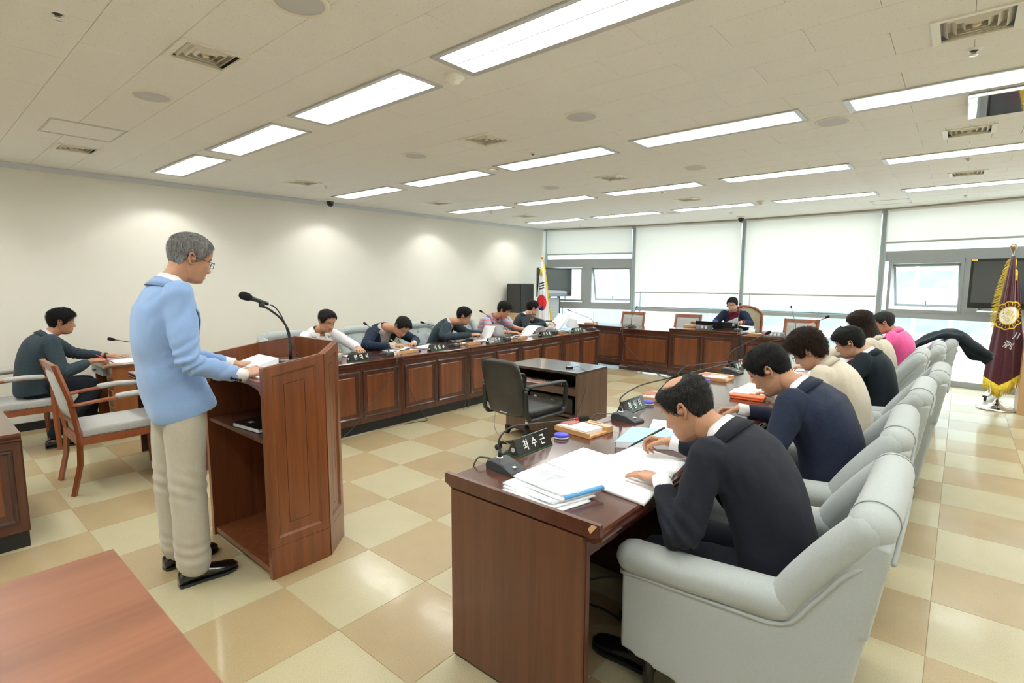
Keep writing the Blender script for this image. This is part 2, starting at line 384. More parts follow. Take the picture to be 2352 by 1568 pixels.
for x0, y0, x1, y1, par, vis in tiles:
    if vis and nt_ < 290:
        key = (round(x1-x0, 3), round(y1-y0, 3), par)
        if key not in shared:
            o = tilemesh(0, 0, x1-x0, y1-y0).build('tile', 'tile_dark' if par else 'tile_light'); shared[key] = o.data
        else: o = bpy.data.objects.new('tile', shared[key]); COL.objects.link(o)
        o.parent = slab; o.location = (x0, y0, 0); nt_ += 1
    else: tilemesh(x0, y0, x1, y1, mb=rest[par])
for r, nm in zip(rest, ('tile_light', 'tile_dark')):
    if r.n: r.build('outer_tiles', nm, slab)['kind'] = 'stuff'
struct(MB().box(XL-.15, YB-.1, -.02, XL, 9.66, CZ+.3).build('wall_left', 'wall_paint'))
struct(MB().box(XL-.15, YB-.15, -.02, XR+.15, YB, CZ+.3).build('wall_back', 'wall_paint'))
struct(MB().box(XR, YB, -.02, XR+.15, 9.1, CZ+.3).build('wall_right', 'wall_paint'))
struct(MB().box(XL, YB, 0, XL+.018, 9.62, .085).build('baseboard_left', 'black_base'))
struct(MB().prism([(XL, CZ-.001), (XL+.03, CZ-.001), (XL+.03, CZ-.012), (XL+.012, CZ-.05), (XL, CZ-.05)], YB, 9.62, 'y').build('trim_1', 'cornice'))
# ------------------------------------------------------------------ ceiling
ceil_ = struct(MB().box(XL-.1, YB-.1, CZ+.16, XR+.1, 10.6, CZ+.28).build('ceiling', 'joint'))
fix = [(x, y, x+1.231, y+.3125) for y in ROWS_Y for x in COLS_X if x+1.23 < XR]
DIFF = [(-3.195, .995), (-6.17, 1.035-.03), (-.19, 3.085), (-6.15, 3.09), (-3.19, 3.09), (-3.19, 5.15), (-6.16, 5.19), (-.2, 5.27), (-3.16, 7.21), (-6.16, 7.25), (-.195, 7.32)]
cuts = [(a+.015, b+.005, c-.015, d-.005) for a, b, c, d in fix]+[(x+.015, y+.01, x+.285, y+.29) for x, y in DIFF]
ct = []
for k in range(-14, 34):
    y0 = .685+.3*k; y1 = y0+.3
    off = -.345 if k % 2 == 0 else -.045
    for i in range(-12, 8):
        x0, x1 = off+.6*i, off+.6*i+.6
        a0, a1, b0, b1 = max(x0, XL), min(x1, XR), max(y0, YB), min(y1, 10.5)
        b1 = min(b1, max(fy(max(a0, XL)), fy(min(a1, XR)))+.1)
        if a1-a0 < .02 or b1-b0 < .02: continue
        segs = [(a0, a1, b0, b1)]
        for (cx0, cy0, cx1, cy1) in cuts:
            n2 = []
            for (p, q, r, s) in segs:
                if cx1 <= p or cx0 >= q or cy1 <= r+.02 or cy0 >= s-.02: n2.append((p, q, r, s)); continue
                if cx0 > p: n2.append((p, cx0, r, s))
                if cx1 < q: n2.append((cx1, q, r, s))
                lo, hi = max(p, cx0), min(q, cx1)
                if cy0 > r+.001: n2.append((lo, hi, r, cy0))
                if cy1 < s-.001: n2.append((lo, hi, cy1, s))
            segs = n2
        for sgm in segs:
            if sgm[1]-sgm[0] > .004 and sgm[3]-sgm[2] > .004: ct.append(sgm+(seen((sgm[0]+sgm[1])/2, (sgm[2]+sgm[3])/2, CZ),))
ct.sort(key=lambda t: (not t[4], math.hypot((t[0]+t[1])/2, (t[2]+t[3])/2)))
def ceilmesh(x0, x1, y0, y1, mb):
    g = .0008; e = .002; z = CZ
    V = [(x0+g, y0+g, z+.012), (x1-g, y0+g, z+.012), (x1-g, y1-g, z+.012), (x0+g, y1-g, z+.012), (x0+g, y0+g, z+e), (x1-g, y0+g, z+e), (x1-g, y1-g, z+e), (x0+g, y1-g, z+e),
         (x0+g+e, y0+g+e, z), (x1-g-e, y0+g+e, z), (x1-g-e, y1-g-e, z), (x0+g+e, y1-g-e, z)]
    F = [(0, 1, 2, 3), (8, 11, 10, 9)]+[(k, (k+1) % 4, 4+(k+1) % 4, 4+k) for k in range(4)]+[(4+k, 4+(k+1) % 4, 8+(k+1) % 4, 8+k) for k in range(4)]
    mb.add(V, F); return mb
shared = {}; rest = MB()
for n_, (x0, x1, y0, y1, vis) in enumerate(ct):
    if vis and n_ < 292:
        key = (round(x1-x0, 3), round(y1-y0, 3))
        if key not in shared: o = ceilmesh(0, x1-x0, 0, y1-y0, MB()).build('ceiling_tile', 'acoustic'); shared[key] = o.data
        else: o = bpy.data.objects.new('ceiling_tile', shared[key]); COL.objects.link(o)
        o.parent = ceil_; o.location = (x0, y0, 0)
    else: ceilmesh(x0, x1, y0, y1, rest)
rest.build('outer_ceiling_tiles', 'acoustic', ceil_)['kind'] = 'stuff'
# ------------------------------------------------------------------ ceiling lights
def ring(mb, x0, y0, x1, y1, w, z0, z1, slope=0, mi=0):
    O = [(x0, y0), (x1, y0), (x1, y1), (x0, y1)]; I = [(x0+w, y0+w), (x1-w, y0+w), (x1-w, y1-w), (x0+w, y1-w)]
    V = [(x, y, z0) for x, y in O]+[(x, y, z0+slope) for x, y in I]+[(x, y, z1) for x, y in O]+[(x, y, z1) for x, y in I]
    F = []
    for k in range(4):
        n = (k+1) % 4; F += [(k, n, 4+n, 4+k), (8+k, 12+k, 12+n, 8+n), (k, 8+k, 8+n, n), (4+k, 4+n, 12+n, 12+k)]
    return mb.add(V, F, mi)
def make_light():
    t = empty('ceiling_light', (0, 0, CZ))
    ring(MB(), -.008, -.004, 1.239, .3165, .034, -.010, .004, .004).build('frame', 'frame_grey', t)
    hb = MB(); x0, y0, x1, y1 = .026, .028, 1.205, .285
    V = [(x0, y0, -.004), (x1, y0, -.004), (x1, y1, -.004), (x0, y1, -.004), (x0+.02, y0+.03, .12), (x1-.02, y0+.03, .12), (x1-.02, y1-.03, .12), (x0+.02, y1-.03, .12)]
    hb.add(V, [(0, 1, 5, 4), (1, 2, 6, 5), (2, 3, 7, 6), (3, 0, 4, 7), (4, 5, 6, 7)]).build('reflector', 'reflector', t)
    o = MB().box(.03, .1525, .000, 1.2, .1605, .034).build('louver_spine', 'reflector', t)
    b0 = None
    for k in range(8):
        x = .12+k*.141
        if b0 is None:
            b0 = MB().add([(-.006, .032, .034), (-.006, .281, .034), (.006, .281, .034), (.006, .032, .034), (-.0015, .032, .002), (-.0015, .281, .002), (.0015, .281, .002), (.0015, .032, .002)],
                          [(0, 1, 2, 3), (4, 7, 6, 5), (0, 4, 5, 1), (2, 6, 7, 3), (0, 3, 7, 4), (1, 5, 6, 2)]).build('louver_blade', 'reflector', t, loc=(x, 0, 0))
        else:
            c = b0.copy(); COL.objects.link(c); c.location = (x, 0, 0)
    for yy in (.09, .223): MB().lathe([(.0, .05), (.013, .05), (.013, 1.18), (0, 1.18)], 10, 0, (0, yy, .052), 'x').build('tube', 'tube_on', t, True)
    return t
lt0 = make_light(); first = True
rown = ['behind the camera wall end', 'directly above the camera', 'nearest row above the lectern', 'second row over the hall', 'third row over the hall', 'last row before the window blinds']
coln = ['beside the plain cream wall', 'second from the cream wall', 'third from the cream wall', 'fourth from the cream wall', 'fifth from the cream wall', 'sixth from the cream wall', 'farthest from the cream wall']
kd = kids()
for r, ly in enumerate(ROWS_Y):
    for c, lx in enumerate(COLS_X):
        if lx+1.23 >= XR: continue
        o = lt0 if first else copy_tree(lt0, kd=kd); first = False
        o.location = (lx, ly, CZ)
        tag(o, f'lit recessed fluorescent light, {rown[r]}, {coln[c]}', 'ceiling light', 'recessed fluorescent ceiling lights')
# ------------------------------------------------------------------ air diffusers
def make_diff():
    t = empty('air_diffuser', (0, 0, CZ))
    ring(MB(), -.008, -.008, .308, .308, .032, -.007, .004, .003).build('frame', 'beige_metal', t)
    for k in range(4):
        a = .026+k*.031
        m = MB(); O = (a, 300/1000-a); i0 = a+.024
        V = [(O[0], O[0], .03), (O[1], O[0], .03), (O[1], O[1], .03), (O[0], O[1], .03), (i0, i0, -.002), (.3-i0, i0, -.002), (.3-i0, .3-i0, -.002), (i0, .3-i0, -.002)]
        V += [(x, y, z+.003) for x, y, z in V]
        F = [(k2, (k2+1) % 4, 4+(k2+1) % 4, 4+k2) for k2 in range(4)]+[(8+k2, 12+k2, 12+(k2+1) % 4, 8+(k2+1) % 4) for k2 in range(4)]+[(4+k2, 4+(k2+1) % 4, 12+(k2+1) % 4, 12+k2) for k2 in range(4)]
        if k == 3: F.append((4, 5, 6, 7))
        m.add(V, F).build('vane', 'beige_metal', t)
    MB().lathe([(0, -.006), (.013, -.005), (.016, -.002)], 12, 0, (.15, .15, 0)).build('screw_boss', 'gold_dirt', t, True)
    MB().box(.02, .02, .032, .28, .28, .04).build('duct', 'beige_metal', t)
    return t
d0 = make_diff(); kd = kids()
DL = ['square cream ceiling diffuser at upper left with a dark gap in one corner', 'small square diffuser beside the access panel near the cream wall', 'large square diffuser at the top right corner of the photo',
      'square diffuser close to the cream wall above the camera dome', 'square diffuser left of the round speaker in mid ceiling', 'square diffuser with white rim, centre of the ceiling, third row of lights',
      'diffuser near the cream wall between the second and third light rows', 'diffuser under the mirror-like panel at right', 'diffuser before the last row of lights, mid ceiling',
      'farthest diffuser near the cream wall', 'thin-looking diffuser at right before the last light row']
for k, (x, y) in enumerate(DIFF):
    o = d0 if k == 0 else copy_tree(d0, kd=kd); o.location = (x, y, CZ); tag(o, DL[k], 'air vent', 'square ceiling diffusers')
# round speakers
def make_spk():
    t = empty('ceiling_speaker', (0, 0, CZ)); MB().lathe([(.118, 0), (.116, -.007), (.106, -.009), (.098, -.006)], 36).build('rim', 'beige_metal', t, True)
    MB().lathe([(0, -.0075), (.06, -.0075), (.1, -.005)], 36).build('grille', 'speaker_mesh', t, True); return t
s0 = make_spk(); kd = kids()
SPK = [(-3.94, 1.15, 'round ceiling speaker at upper left below the corner diffuser'), (-2.17, 1.19, 'round ceiling speaker cut by the top edge of the photo'), (-3.91, 3.22, 'round ceiling speaker right of the second light, left half'),
       (-2.11, 3.21, 'round ceiling speaker in mid ceiling between first and second light rows'), (-3.93, 5.35, 'round ceiling speaker between second and third rows, left'), (-2.14, 5.36, 'round ceiling speaker with dark gap, between second and third rows'),
       (-.795, 4.465, 'round white-rimmed speaker between two lights at right'), (-3.77, 8.6, 'farthest small round speaker beside the last light row')]
for k, (x, y, l) in enumerate(SPK):
    o = s0 if k == 0 else copy_tree(s0, kd=kd); o.location = (x, y, CZ); tag(o, l, 'speaker', 'round ceiling speakers')
# sprinklers
def make_spr():
    t = empty('sprinkler', (0, 0, CZ)); MB().lathe([(.034, 0), (.032, -.005), (.018, -.007)], 20).build('escutcheon', 'white_metal', t, True)
    MB().lathe([(.012, -.003), (.010, -.022), (.018, -.026), (.018, -.029), (0, -.03)], 14).build('sprinkler_head', 'chrome', t, True); return t
s0 = make_spr(); kd = kids()
SP = [(-3.05, .56), (-5.99, 3.53), (-3.03, 3.84), (-.045, 3.56), (-3.03, 6.53), (-.05, 6.58), (-6.05, 6.55), (-3.03, 9.2), (-.06, 9.3), (-6.05, 9.26)]
SN = ['at the upper left corner', 'near the cream wall dome camera', 'above a light in the second row', 'under the large top right diffuser', 'under a light of the third row', 'over the third row light at right', 'by the third row light nearest the cream wall',
      'near the blinds at mid ceiling', 'near the blinds at right', 'near the blinds by the cream wall']
for k, (x, y) in enumerate(SP):
    o = s0 if k == 0 else copy_tree(s0, kd=kd); o.location = (x, y, CZ); tag(o, 'small recessed sprinkler head '+SN[k], 'sprinkler', 'ceiling sprinklers')
# smoke detectors
def make_smoke():
    t = empty('smoke_detector', (0, 0, CZ)); MB().lathe([(.055, 0), (.055, -.016), (.048, -.022)], 28).build('base', 'beige_metal', t, True)
    MB().lathe([(.048, -.022), (.036, -.030), (.024, -.046), (.014, -.052), (0, -.054)], 24).build('sensor_cone', 'beige_metal', t, True)
    MB().lathe([(0, -.033), (.004, -.036), (0, -.039)], 8, 0, (.022, -.024, 0)).build('indicator', 'red_ring', t, True); return t
s0 = make_smoke(); kd = kids()
for k, (x, y, l) in enumerate([(-2.25, 2.14, 'cream smoke detector between the two nearest lights'), (-2.28, 8.14, 'small smoke detector between lights of the last row')]):
    o = s0 if k == 0 else copy_tree(s0, kd=kd); o.location = (x, y, CZ); tag(o, l, 'smoke detector')
t = empty('recessed_downlight', (-3.77, 4.13, CZ)); MB().lathe([(.075, 0), (.073, -.006), (.055, -.006), (.05, .01)], 28).build('rim', 'beige_metal', t, True)
MB().lathe([(.052, .0), (.03, -.004), (0, -.005)], 20).build('lens', 'chrome', t, True); tag(t, 'round recessed downlight with silver centre beside the second row of lights', 'downlight')
def make_dome():
    t = empty('dome_camera', (0, 0, CZ)); MB().lathe([(.085, 0), (.085, -.008), (.062, -.02), (.052, -.03)], 28).build('housing', 'beige_metal', t, True)
    MB().lathe([(.052, -.028), (.053, -.05), (.046, -.075), (.03, -.095), (0, -.105)], 24).build('dome', 'tv_black', t, True); return t
s0 = make_dome(); kd = kids()
for k, (x, y, l) in enumerate([(-6.93, 4.14, 'black dome camera on the ceiling at the cream wall'), (-3.07, 9.85, 'black dome camera on the ceiling before the window blinds')]):
    o = s0 if k == 0 else copy_tree(s0, kd=kd); o.location = (x, y, CZ); tag(o, l, 'camera')
for k, (x0, y0, x1, y1, l) in enumerate([(-5.51, .825, -5.0, 1.285, 'flush access panel outlined on the ceiling near the cream wall'), (-1.1, 9.15, -.645, 9.62, 'flush access panel outlined on the ceiling near the blinds')]):
    t = empty('access_panel', ((x0+x1)/2, (y0+y1)/2, CZ)); w, d = (x1-x0)/2, (y1-y0)/2
    ring(MB(), -w, -d, w, d, .006, -.004, 0, 0).build('outer_rim', 'frame_grey', t); ring(MB(), -w+.03, -d+.012, w-.03, d-.012, .003, -.003, 0, 0).build('inner_rim', 'frame_grey', t)
    MB().box(-w+.034, -d+.016, -.002, w-.034, d-.016, -.0005).build('door', 'acoustic', t); tag(t, l, 'access panel')
t = empty('projector_lift_panel', (.36, 4.6, CZ)); MB().rbox(-.42, -.27, -.035, .42, .27, -.002, .004).build('cover', 'mirror_metal', t); MB().rbox(-.425, -.275, -.006, .425, .275, -.0015, .001).build('rim', 'white_metal', t)
tag(t, 'mirror-like metal panel hanging under the ceiling at right edge', 'ceiling panel')
# ------------------------------------------------------------------ window wall
def fb(mb, k, u0, u1, z0, z1, d0, d1, mi=0, tilt=None):
    a = np.array(FP[k]); b = np.array(FP[k+1]); e = (b-a)/np.linalg.norm(b-a); nn = np.array([-e[1], e[0]])
    V = []
    for u in (u0, u1):
        for d in (d0, d1):
            for z in (z0, z1): q = a+e*u+nn*d; V.append((q[0], q[1], z))
    return mb.add(V, [(0, 1, 3, 2), (4, 6, 7, 5), (0, 4, 5, 1), (2, 3, 7, 6), (0, 2, 6, 4), (1, 5, 7, 3)], mi)
def blen(k): return math.dist(FP[k], FP[k+1])
def fpt(k, u, d, z):
    a = np.array(FP[k]); b = np.array(FP[k+1]); e = (b-a)/np.linalg.norm(b-a); nn = np.array([-e[1], e[0]]); q = a+e*u+nn*d; return np.array((q[0], q[1], z))
for k in range(6):
    Lk = blen(k); w = empty('window_%d' % (k+1), (*FP[k], 0)); w['kind'] = 'structure'; off = (*FP[k], 0)
    if k == 5: MB().box(FP[5][0], 9.0, 0, XR+.1, 9.3, CZ).build('blank_panel', 'alu', w, off=off); continue
    if k == 0:
        m = MB(); fb(m, k, -.0, .045, 0, CZ, -.02, .08); m.build('mullion', 'alu_sky_tint', w, off=off)
    m = MB(); fb(m, k, Lk-.04, Lk+.04, 0, CZ, -.07, .1); m.build('mullion', 'alu_sky_tint', w, off=off)
    m = MB(); fb(m, k, Lk-.025, Lk+.025, 0, CZ-.001, -.095, -.068); m.build('mullion_cap', 'alu', w, off=off)
    m = MB(); fb(m, k, 0, Lk, 0, .09, 0, .08); m.build('bottom_rail', 'alu', w, off=off)
    m = MB(); fb(m, k, 0, Lk, CZ-.06, CZ+.16, 0, .1); m.build('head_rail', 'alu', w, off=off)
    openb = k in (0, 3)
    if openb:
        zt0, zt1, zs0, zs1 = (1.885, 2.02, .945, 1.06) if k == 0 else (1.875, 2.03, .99, 1.10)
        m = MB(); fb(m, k, .03, Lk-.03, zt0, zt1, -.03, .07); m.build('transom', 'alu', w, off=off)
        m = MB(); fb(m, k, .03, Lk-.03, zs0, zs1, -.03, .07); m.build('sill_rail', 'alu', w, off=off)
        mid = Lk/2 if k == 0 else 1.09
        wins = [(.03, mid-.09, False), (mid+.04, Lk-.04, True)] if k == 0 else [(.10, 1.03, True), (1.17, Lk-.06, False)]
        m = MB(); fb(m, k, wins[0][1], wins[1][0], zs1, zt0, -.03, .07); m.build('centre_post', 'alu', w, off=off)
        for (u0, u1, op) in wins:
            m = MB(); fb(m, k, u0, u1, zt0-.045, zt0+.02, -.055, -.03); m.build('head_cover', 'alu', w, off=off)
            m = MB()
            for q in ((u0, u0+.04, zs1, zt0), (u1-.04, u1, zs1, zt0), (u0, u1, zs1-.02, zs1+.025), (u0, u1, zt0-.04, zt0)): fb(m, k, *q[:2], *q[2:], -.04, .05)
            m.build('casement_frame', 'alu', w, off=off)
            # sash, hinged at top, tilted outward
            ang = math.radians(17) if op else 0
            s = MB(); hz = zt0-.05; hgt = hz-zs1-.04
            def sp(u, h, d): return fpt(k, u, .03+d*math.cos(ang)+h*math.sin(ang), hz-h*math.cos(ang)+d*math.sin(ang))
            def sb(u0_, u1_, h0, h1, d0=-.02, d1=.02, mbx=None):
                V = [sp(u, h, d) for u in (u0_, u1_) for d in (d0, d1) for h in (h0, h1)]
                mbx.add(V, [(0, 1, 3, 2), (4, 6, 7, 5), (0, 4, 5, 1), (2, 3, 7, 6), (0, 2, 6, 4), (1, 5, 7, 3)])
            a, b = u0+.045, u1-.045
            for q in ((a, a+.035, 0, hgt), (b-.035, b, 0, hgt), (a, b, 0, .035), (a, b, hgt-.04, hgt)): sb(*q, mbx=s)
            so = s.build('sash', 'alu', w, off=off)
            g = MB(); sb(a+.03, b-.03, .03, hgt-.035, -.003, .003, g); g.build('pane', 'glass', so, off=off)
            hd = MB(); c_ = (a+b)/2; sb(c_-.035, c_+.035, hgt-.035, hgt-.015, -.045, -.02, hd); sb(c_-.01, c_+.01, hgt-.11, hgt-.03, -.055, -.04, hd); hd.build('handle', 'alu', so, off=off)
        m = MB(); fb(m, k, .04, Lk-.04, .09, zs0, .02, .026); m.build('pane', 'glass', w, off=off)
        m = MB(); fb(m, k, .04, Lk-.04, zt1, CZ-.06, .02, .026); m.build('pane', 'glass', w, off=off)
    else:
        m = MB(); fb(m, k, .03, Lk-.03, .93, .995, -.02, .06); m.build('rail', 'alu', w, off=off)
        m = MB(); fb(m, k, .03, Lk-.03, .995, 1.02, .02, .03); m.build('glazing_bead', 'alu_sky_tint', w, off=off)
        m = MB(); fb(m, k, .12, .14, .09, CZ-.06, .03, .05); m.build('glazing_strip', 'alu_sky_tint', w, off=off)
        m = MB(); fb(m, k, .04, Lk-.04, .09, .93, .02, .026); m.build('pane', 'glass', w, off=off)
        m = MB(); fb(m, k, .04, Lk-.04, 1.0, CZ-.06, .02, .026); m.build('pane', 'glass', w, off=off)
    # roller blind
    zb = {0: 2.115, 1: 1.305, 2: 1.30, 3: 2.145, 4: 2.1}[k]
    t = empty('roller_blind', (*fpt(k, Lk/2, -.10, zb)[:2], zb)); o_ = tuple(fpt(k, Lk/2, -.10, zb))
    m = MB(); fb(m, k, .05, Lk-.05, zb+.02, CZ-.04, -.085, -.0835); m.build('fabric', 'blind', t, off=o_)
    m = MB(); fb(m, k, .045, Lk-.045, zb, zb+.028, -.092, -.078); m.build('bottom_bar', 'blind_bar', t, off=o_)
    m = MB(); a0, a1 = fpt(k, .05, -.11, CZ-.035), fpt(k, Lk-.05, -.11, CZ-.035); m.tube([a0, a1], .022, 12); m.build('roller', 'white_metal', t, off=o_)
    tag(t, ['short roller blind over the leftmost window bay beside the cream wall', 'long lowered roller blind of the second bay, left of the seated chairman', 'long lowered roller blind of the third bay, right of the seated chairman', 'short roller blind over the bay with the open window at right', 'roller blind of the bay beyond the right edge'][k], 'blind', 'white roller blinds')
MB().add([(x, y-.13, CZ-.03) for x, y in FP]+[(x, y-.13, CZ) for x, y in FP]+[(x, y-.118, CZ-.03) for x, y in FP]+[(x, y-.118, CZ) for x, y in FP],
         [(i+a, i+1+a, i+1+b, i+b) for i in range(6) for a, b in ((0, 7), (14, 21), (0, 14), (7, 21))]).build('trim_2', 'joint')['kind'] = 'structure'
# ------------------------------------------------------------------ outside
struct(MB().box(-25, 10.6, -.8, 20, 40, -.6).build('terrace', 'concrete'))
b = empty('building', (0, 24, -.6)); b.rotation_euler = (0, 0, 0)
MB().box(-14, 0, 0, 14, 6, 9).build('facade_wall', 'facade', b)
pm = None
for r, (z0, z1) in enumerate([(.3, 1.0), (1.95, 2.55), (2.65, 3.2), (3.3, 3.9), (4.6, 5.4), (6.2, 7.2)]):
    for c in range(22):
        x = -9.6+c*1.05
        key = (z0, z1)
        if pm is None or pm[0] != key:
            o = MB().box(0, -.02, 0, .93, .01, z1-z0).build('window_pane', 'facade_glass', b, loc=(x, -.0, z0)); pm = (key, o.data)
        else: o = bpy.data.objects.new('window_pane', pm[1]); COL.objects.link(o); o.parent = b; o.location = (x, 0, z0)
tag(b, 'pale office building with rows of green glass seen through the right window', 'building')
b = empty('curtain_wall_wing', (-9.6, 13.2, -.6)); MB().box(-1.6, 0, 0, 1.5, 3, 7).build('wing_body', 'blue_panel', b)
for i in range(3):
    for j in range(5): MB().box(-1.55+i*1.02, -.02, .03+j*1.3, -.57+i*1.02, .0, 1.27+j*1.3).build('glass_panel', 'blue_panel', b)
tag(b, 'light blue panelled wing seen through the leftmost window', 'building')
def tree(x, y, h, seed):
    rng = np.random.default_rng(seed); t = empty('pine_tree', (x, y, -.6)); MB().tube([(0, 0, 0), (.05, 0, h*.6), (0, .05, h)], [.14, .09, .03], 8).build('trunk', 'bark', t, True)
    m = MB()
    for k in range(14):
        a = rng.uniform(0, 6.28); z = h*rng.uniform(.3, 1.0); r = (1.25-z/h)*1.6*rng.uniform(.5, 1); c = np.array((r*math.cos(a), r*math.sin(a), z))
        q = []; 
        for (ct_, nn_) in ((0, 0),):
            for i in range(60):
                d = rng.normal(size=3)*(.32, .32, .07); p = c+d; s = .07; n1 = rng.normal(size=3)*s; n2 = rng.normal(size=3)*s
                m.add([p, p+n1, p+n2], [(0, 1, 2)])
    m.build('foliage', 'foliage', t)['kind'] = 'stuff'; return t
tag(tree(-10.9, 19, 4.6, 1), 'loose pine tree seen through the open left window', 'tree'); tag(tree(-12.6, 21, 5.2, 2), 'second pine tree behind, beyond the left window', 'tree')
# ------------------------------------------------------------------ desks
def panel(t, x0, x1, z0, z1, y=0, matf='panel_wood'):
    """raised panel on the front (normal -y): moulding frame + field"""
    w = .028; m = MB()
    O = [(x0, z0), (x1, z0), (x1, z1), (x0, z1)]; R = lambda k: [(x0+k, z0+k), (x1-k, z0+k), (x1-k, z1-k), (x0+k, z1-k)]
    prof = [(0, 0), (.004, -.010), (.014, -.012), (w, .003), (w+.022, .004)]
    V = []; F = []
    for k, dy in prof: V += [(a, y+dy, c) for a, c in R(k)]
    for i in range(len(prof)-1):
        for k in range(4): F.append((i*4+k, i*4+(k+1) % 4, (i+1)*4+(k+1) % 4, (i+1)*4+k))
    p = m.add(V, F).build('panel_moulding', 'moulding', t)
    k = w+.022; f = MB(); q = R(k); q2 = R(k+.012)
    V = [(a, y+.004, c) for a, c in q]+[(a, y-.004, c) for a, c in q2]
    f.add(V, [(4, 5, 6, 7)]+[(i, (i+1) % 4, 4+(i+1) % 4, 4+i) for i in range(4)]).build('panel', matf, t)
def top_profile(d, zt, ov=.03):
    f = [(-ov+.006, zt), (-ov, zt-.008), (-ov, zt-.016), (-ov+.010, zt-.020), (-ov+.010, zt-.026), (-ov+.003, zt-.032), (-ov+.004, zt-.040), (-ov+.018, zt-.046), (0, zt-.055)]
    b = [(d-(y), z) for y, z in f]
    return f+b[::-1]
def make_desk(Lx, d, h, panels=2, plinth=True, name='council_desk', gap=0.0, open_back=True, base=.10, cherry='panel_wood', drawer=True):
    t = empty(name, (0, 0, 0)); zt = h
    c = MB(); zb = base if plinth else gap
    c.box(0.002, 0, zb, Lx-.002, .022, zt-.05)
    c.build('front_board', 'mahogany', t)
    for x0 in (0.002, Lx-.024):
        MB().box(x0, .022, gap+.004, x0+.022, d-.03, zt-.05).build('side_board', 'mahogany', t)
    if not open_back: MB().box(.024, d-.05, gap+.02, Lx-.024, d-.03, zt-.05).build('back_board', 'mahogany', t)
    elif drawer:
        MB().rbox(.03, d-.09, zt-.13, Lx-.03, d-.045, zt-.056, .004).build('drawer_front', 'mahogany_x', t)
        MB().box(.03, .10, zt-.125, Lx-.03, d-.09, zt-.11).build('drawer_tray', 'mahogany', t)
    if plinth: MB().box(.004, .018, gap, Lx-.004, .04, base+.004).build('plinth', 'black_base', t)
    else:
        MB().prism([(-.022, gap), (-.022, gap+.055), (-.016, gap+.06), (-.016, gap+.068), (-.006, gap+.078), (0, gap+.085), (0, gap)], 0, Lx, 'x').build('base_moulding', 'moulding', t)
    pw = (Lx-.05)/max(1, panels)
    for k in range(panels): panel(t, .04+k*pw, .04+(k+1)*pw-.03, zb+.055 if plinth else gap+.13, zt-.095, 0, cherry)
    MB().prism(top_profile(d, zt), 0.001, Lx-.001, 'x').build('top', 'mahogany_x', t)
    return t
def place(t, x, y, rz): t.location = (x, y, 0); t.rotation_euler = (0, 0, rz); return t
PI = math.pi
# left row: fronts face +x (normal -y_local -> +x means rz = +90deg)
tl = make_desk(1.0, .66, .74); kd = kids()
LU = [(2.48, 3.48), (3.48, 4.48), (4.48, 5.49), (5.49, 6.5), (6.5, 7.53)]
LN = ['nearest unit of the left desk row, partly behind the lectern', 'second unit of the left row, before the navy blazer', 'third unit of the left row, before the slate suit', 'fourth unit of the left desk row, behind the office chair', 'last and reddest unit of the left row, by the head table']
for k, (a, b_) in enumerate(LU):
    o = tl if k == 0 else copy_tree(tl, kd=kd); place(o, -4.53, a, PI/2); o.scale = (b_-a, 1, 1)
    tag(o, 'dark mahogany panelled desk, '+LN[k], 'desk', 'desks of the left row')
# right row: fronts face -x -> rz=-90deg, origin at far end
tr = copy_tree(tl, kd=kd)
RU = [(1.40, 2.40)]+[(k+.4, k+1.4) for k in range(2, 8)]
RN = ['nearest unit of the right row, with newspaper on its chipped end', 'second unit of the right row, with the light blue book', 'third unit of the right row, with the orange wallet', 'fourth unit of the right row', 'fifth unit of the right row', 'sixth unit of the right row', 'last unit of the right row before the head table']
for k, (a, b_) in enumerate(RU):
    o = tr if k == 0 else copy_tree(tl, kd=kd); place(o, -1.50, b_, -PI/2)
    tag(o, 'dark glossy mahogany desk, '+RN[k], 'desk', 'desks of the right row')
    if k == 0: near = o
# finished end board and chip on the near end (local x = 1 is the near end)
MB().box(.998, .0, .015, 1.014, .625, .70).build('end_board', 'end_wood', near)
MB().prism([(-.03, .722), (-.03, .76), (.69, .76), (.69, .722), (.66, .71), (0, .71)], 1.0, 1.018, 'x').build('end_moulding', 'mahogany', near)
MB().box(.985, .005, .0, 1.006, .60, .02).build('foot_strip', 'black_base', near)
MB().add([(1.019, .655, .725), (1.019, .680, .756), (1.0195, .66, .757), (1.019, .645, .738)], [(0, 1, 2, 3)]).build('chipped_edge', 'beech', near)
for o in COL.objects:      # right row stands 2 cm taller
    if o.get('group') == 'desks of the right row': o.scale = (1, 1, 1.027)
# head tables (front normal -y, rz=0)
t = place(make_desk(1.0, .60, .745, 1, True, base=.09, gap=.035), -5.5, 8.34, 0); tag(t, 'narrow dark desk at the left end of the head table with black plinth', 'desk')
t = place(make_desk(.92, .62, .735, 1, False, gap=.02), -4.47, 8.17, 0); tag(t, 'low head table section with one wide diamond veneer panel, left of the chairman', 'desk')
t = place(make_desk(1.06, .85, .795, 2, False, gap=.02), -3.55, 8.10, 0); tag(t, 'raised central head table with two panels in front of the chairman', 'desk')
t = place(make_desk(1.30, .62, .745, 2, False, gap=.02), -2.45, 8.17, 0); tag(t, 'head table section right of the chairman, with the four-character plate', 'desk')
# foreground-left cabinet: panel faces +x
t = place(make_desk(1.2, .9, .685, 1, True, base=.10), -4.02, -.80, PI/2); tag(t, 'dark panelled desk end cut by the left edge of the photo', 'desk')
MB().box(1.196, .0, .1, 1.203, .86, .64).build('end_board', 'mahogany', t)
# dark desk before the empty wooden armchair
t = place(make_desk(.98, .66, .74, 2, True, base=.10), -4.58, 1.97, PI); tag(t, 'dark desk with moulded top between the empty wooden armchair and the lectern', 'desk')
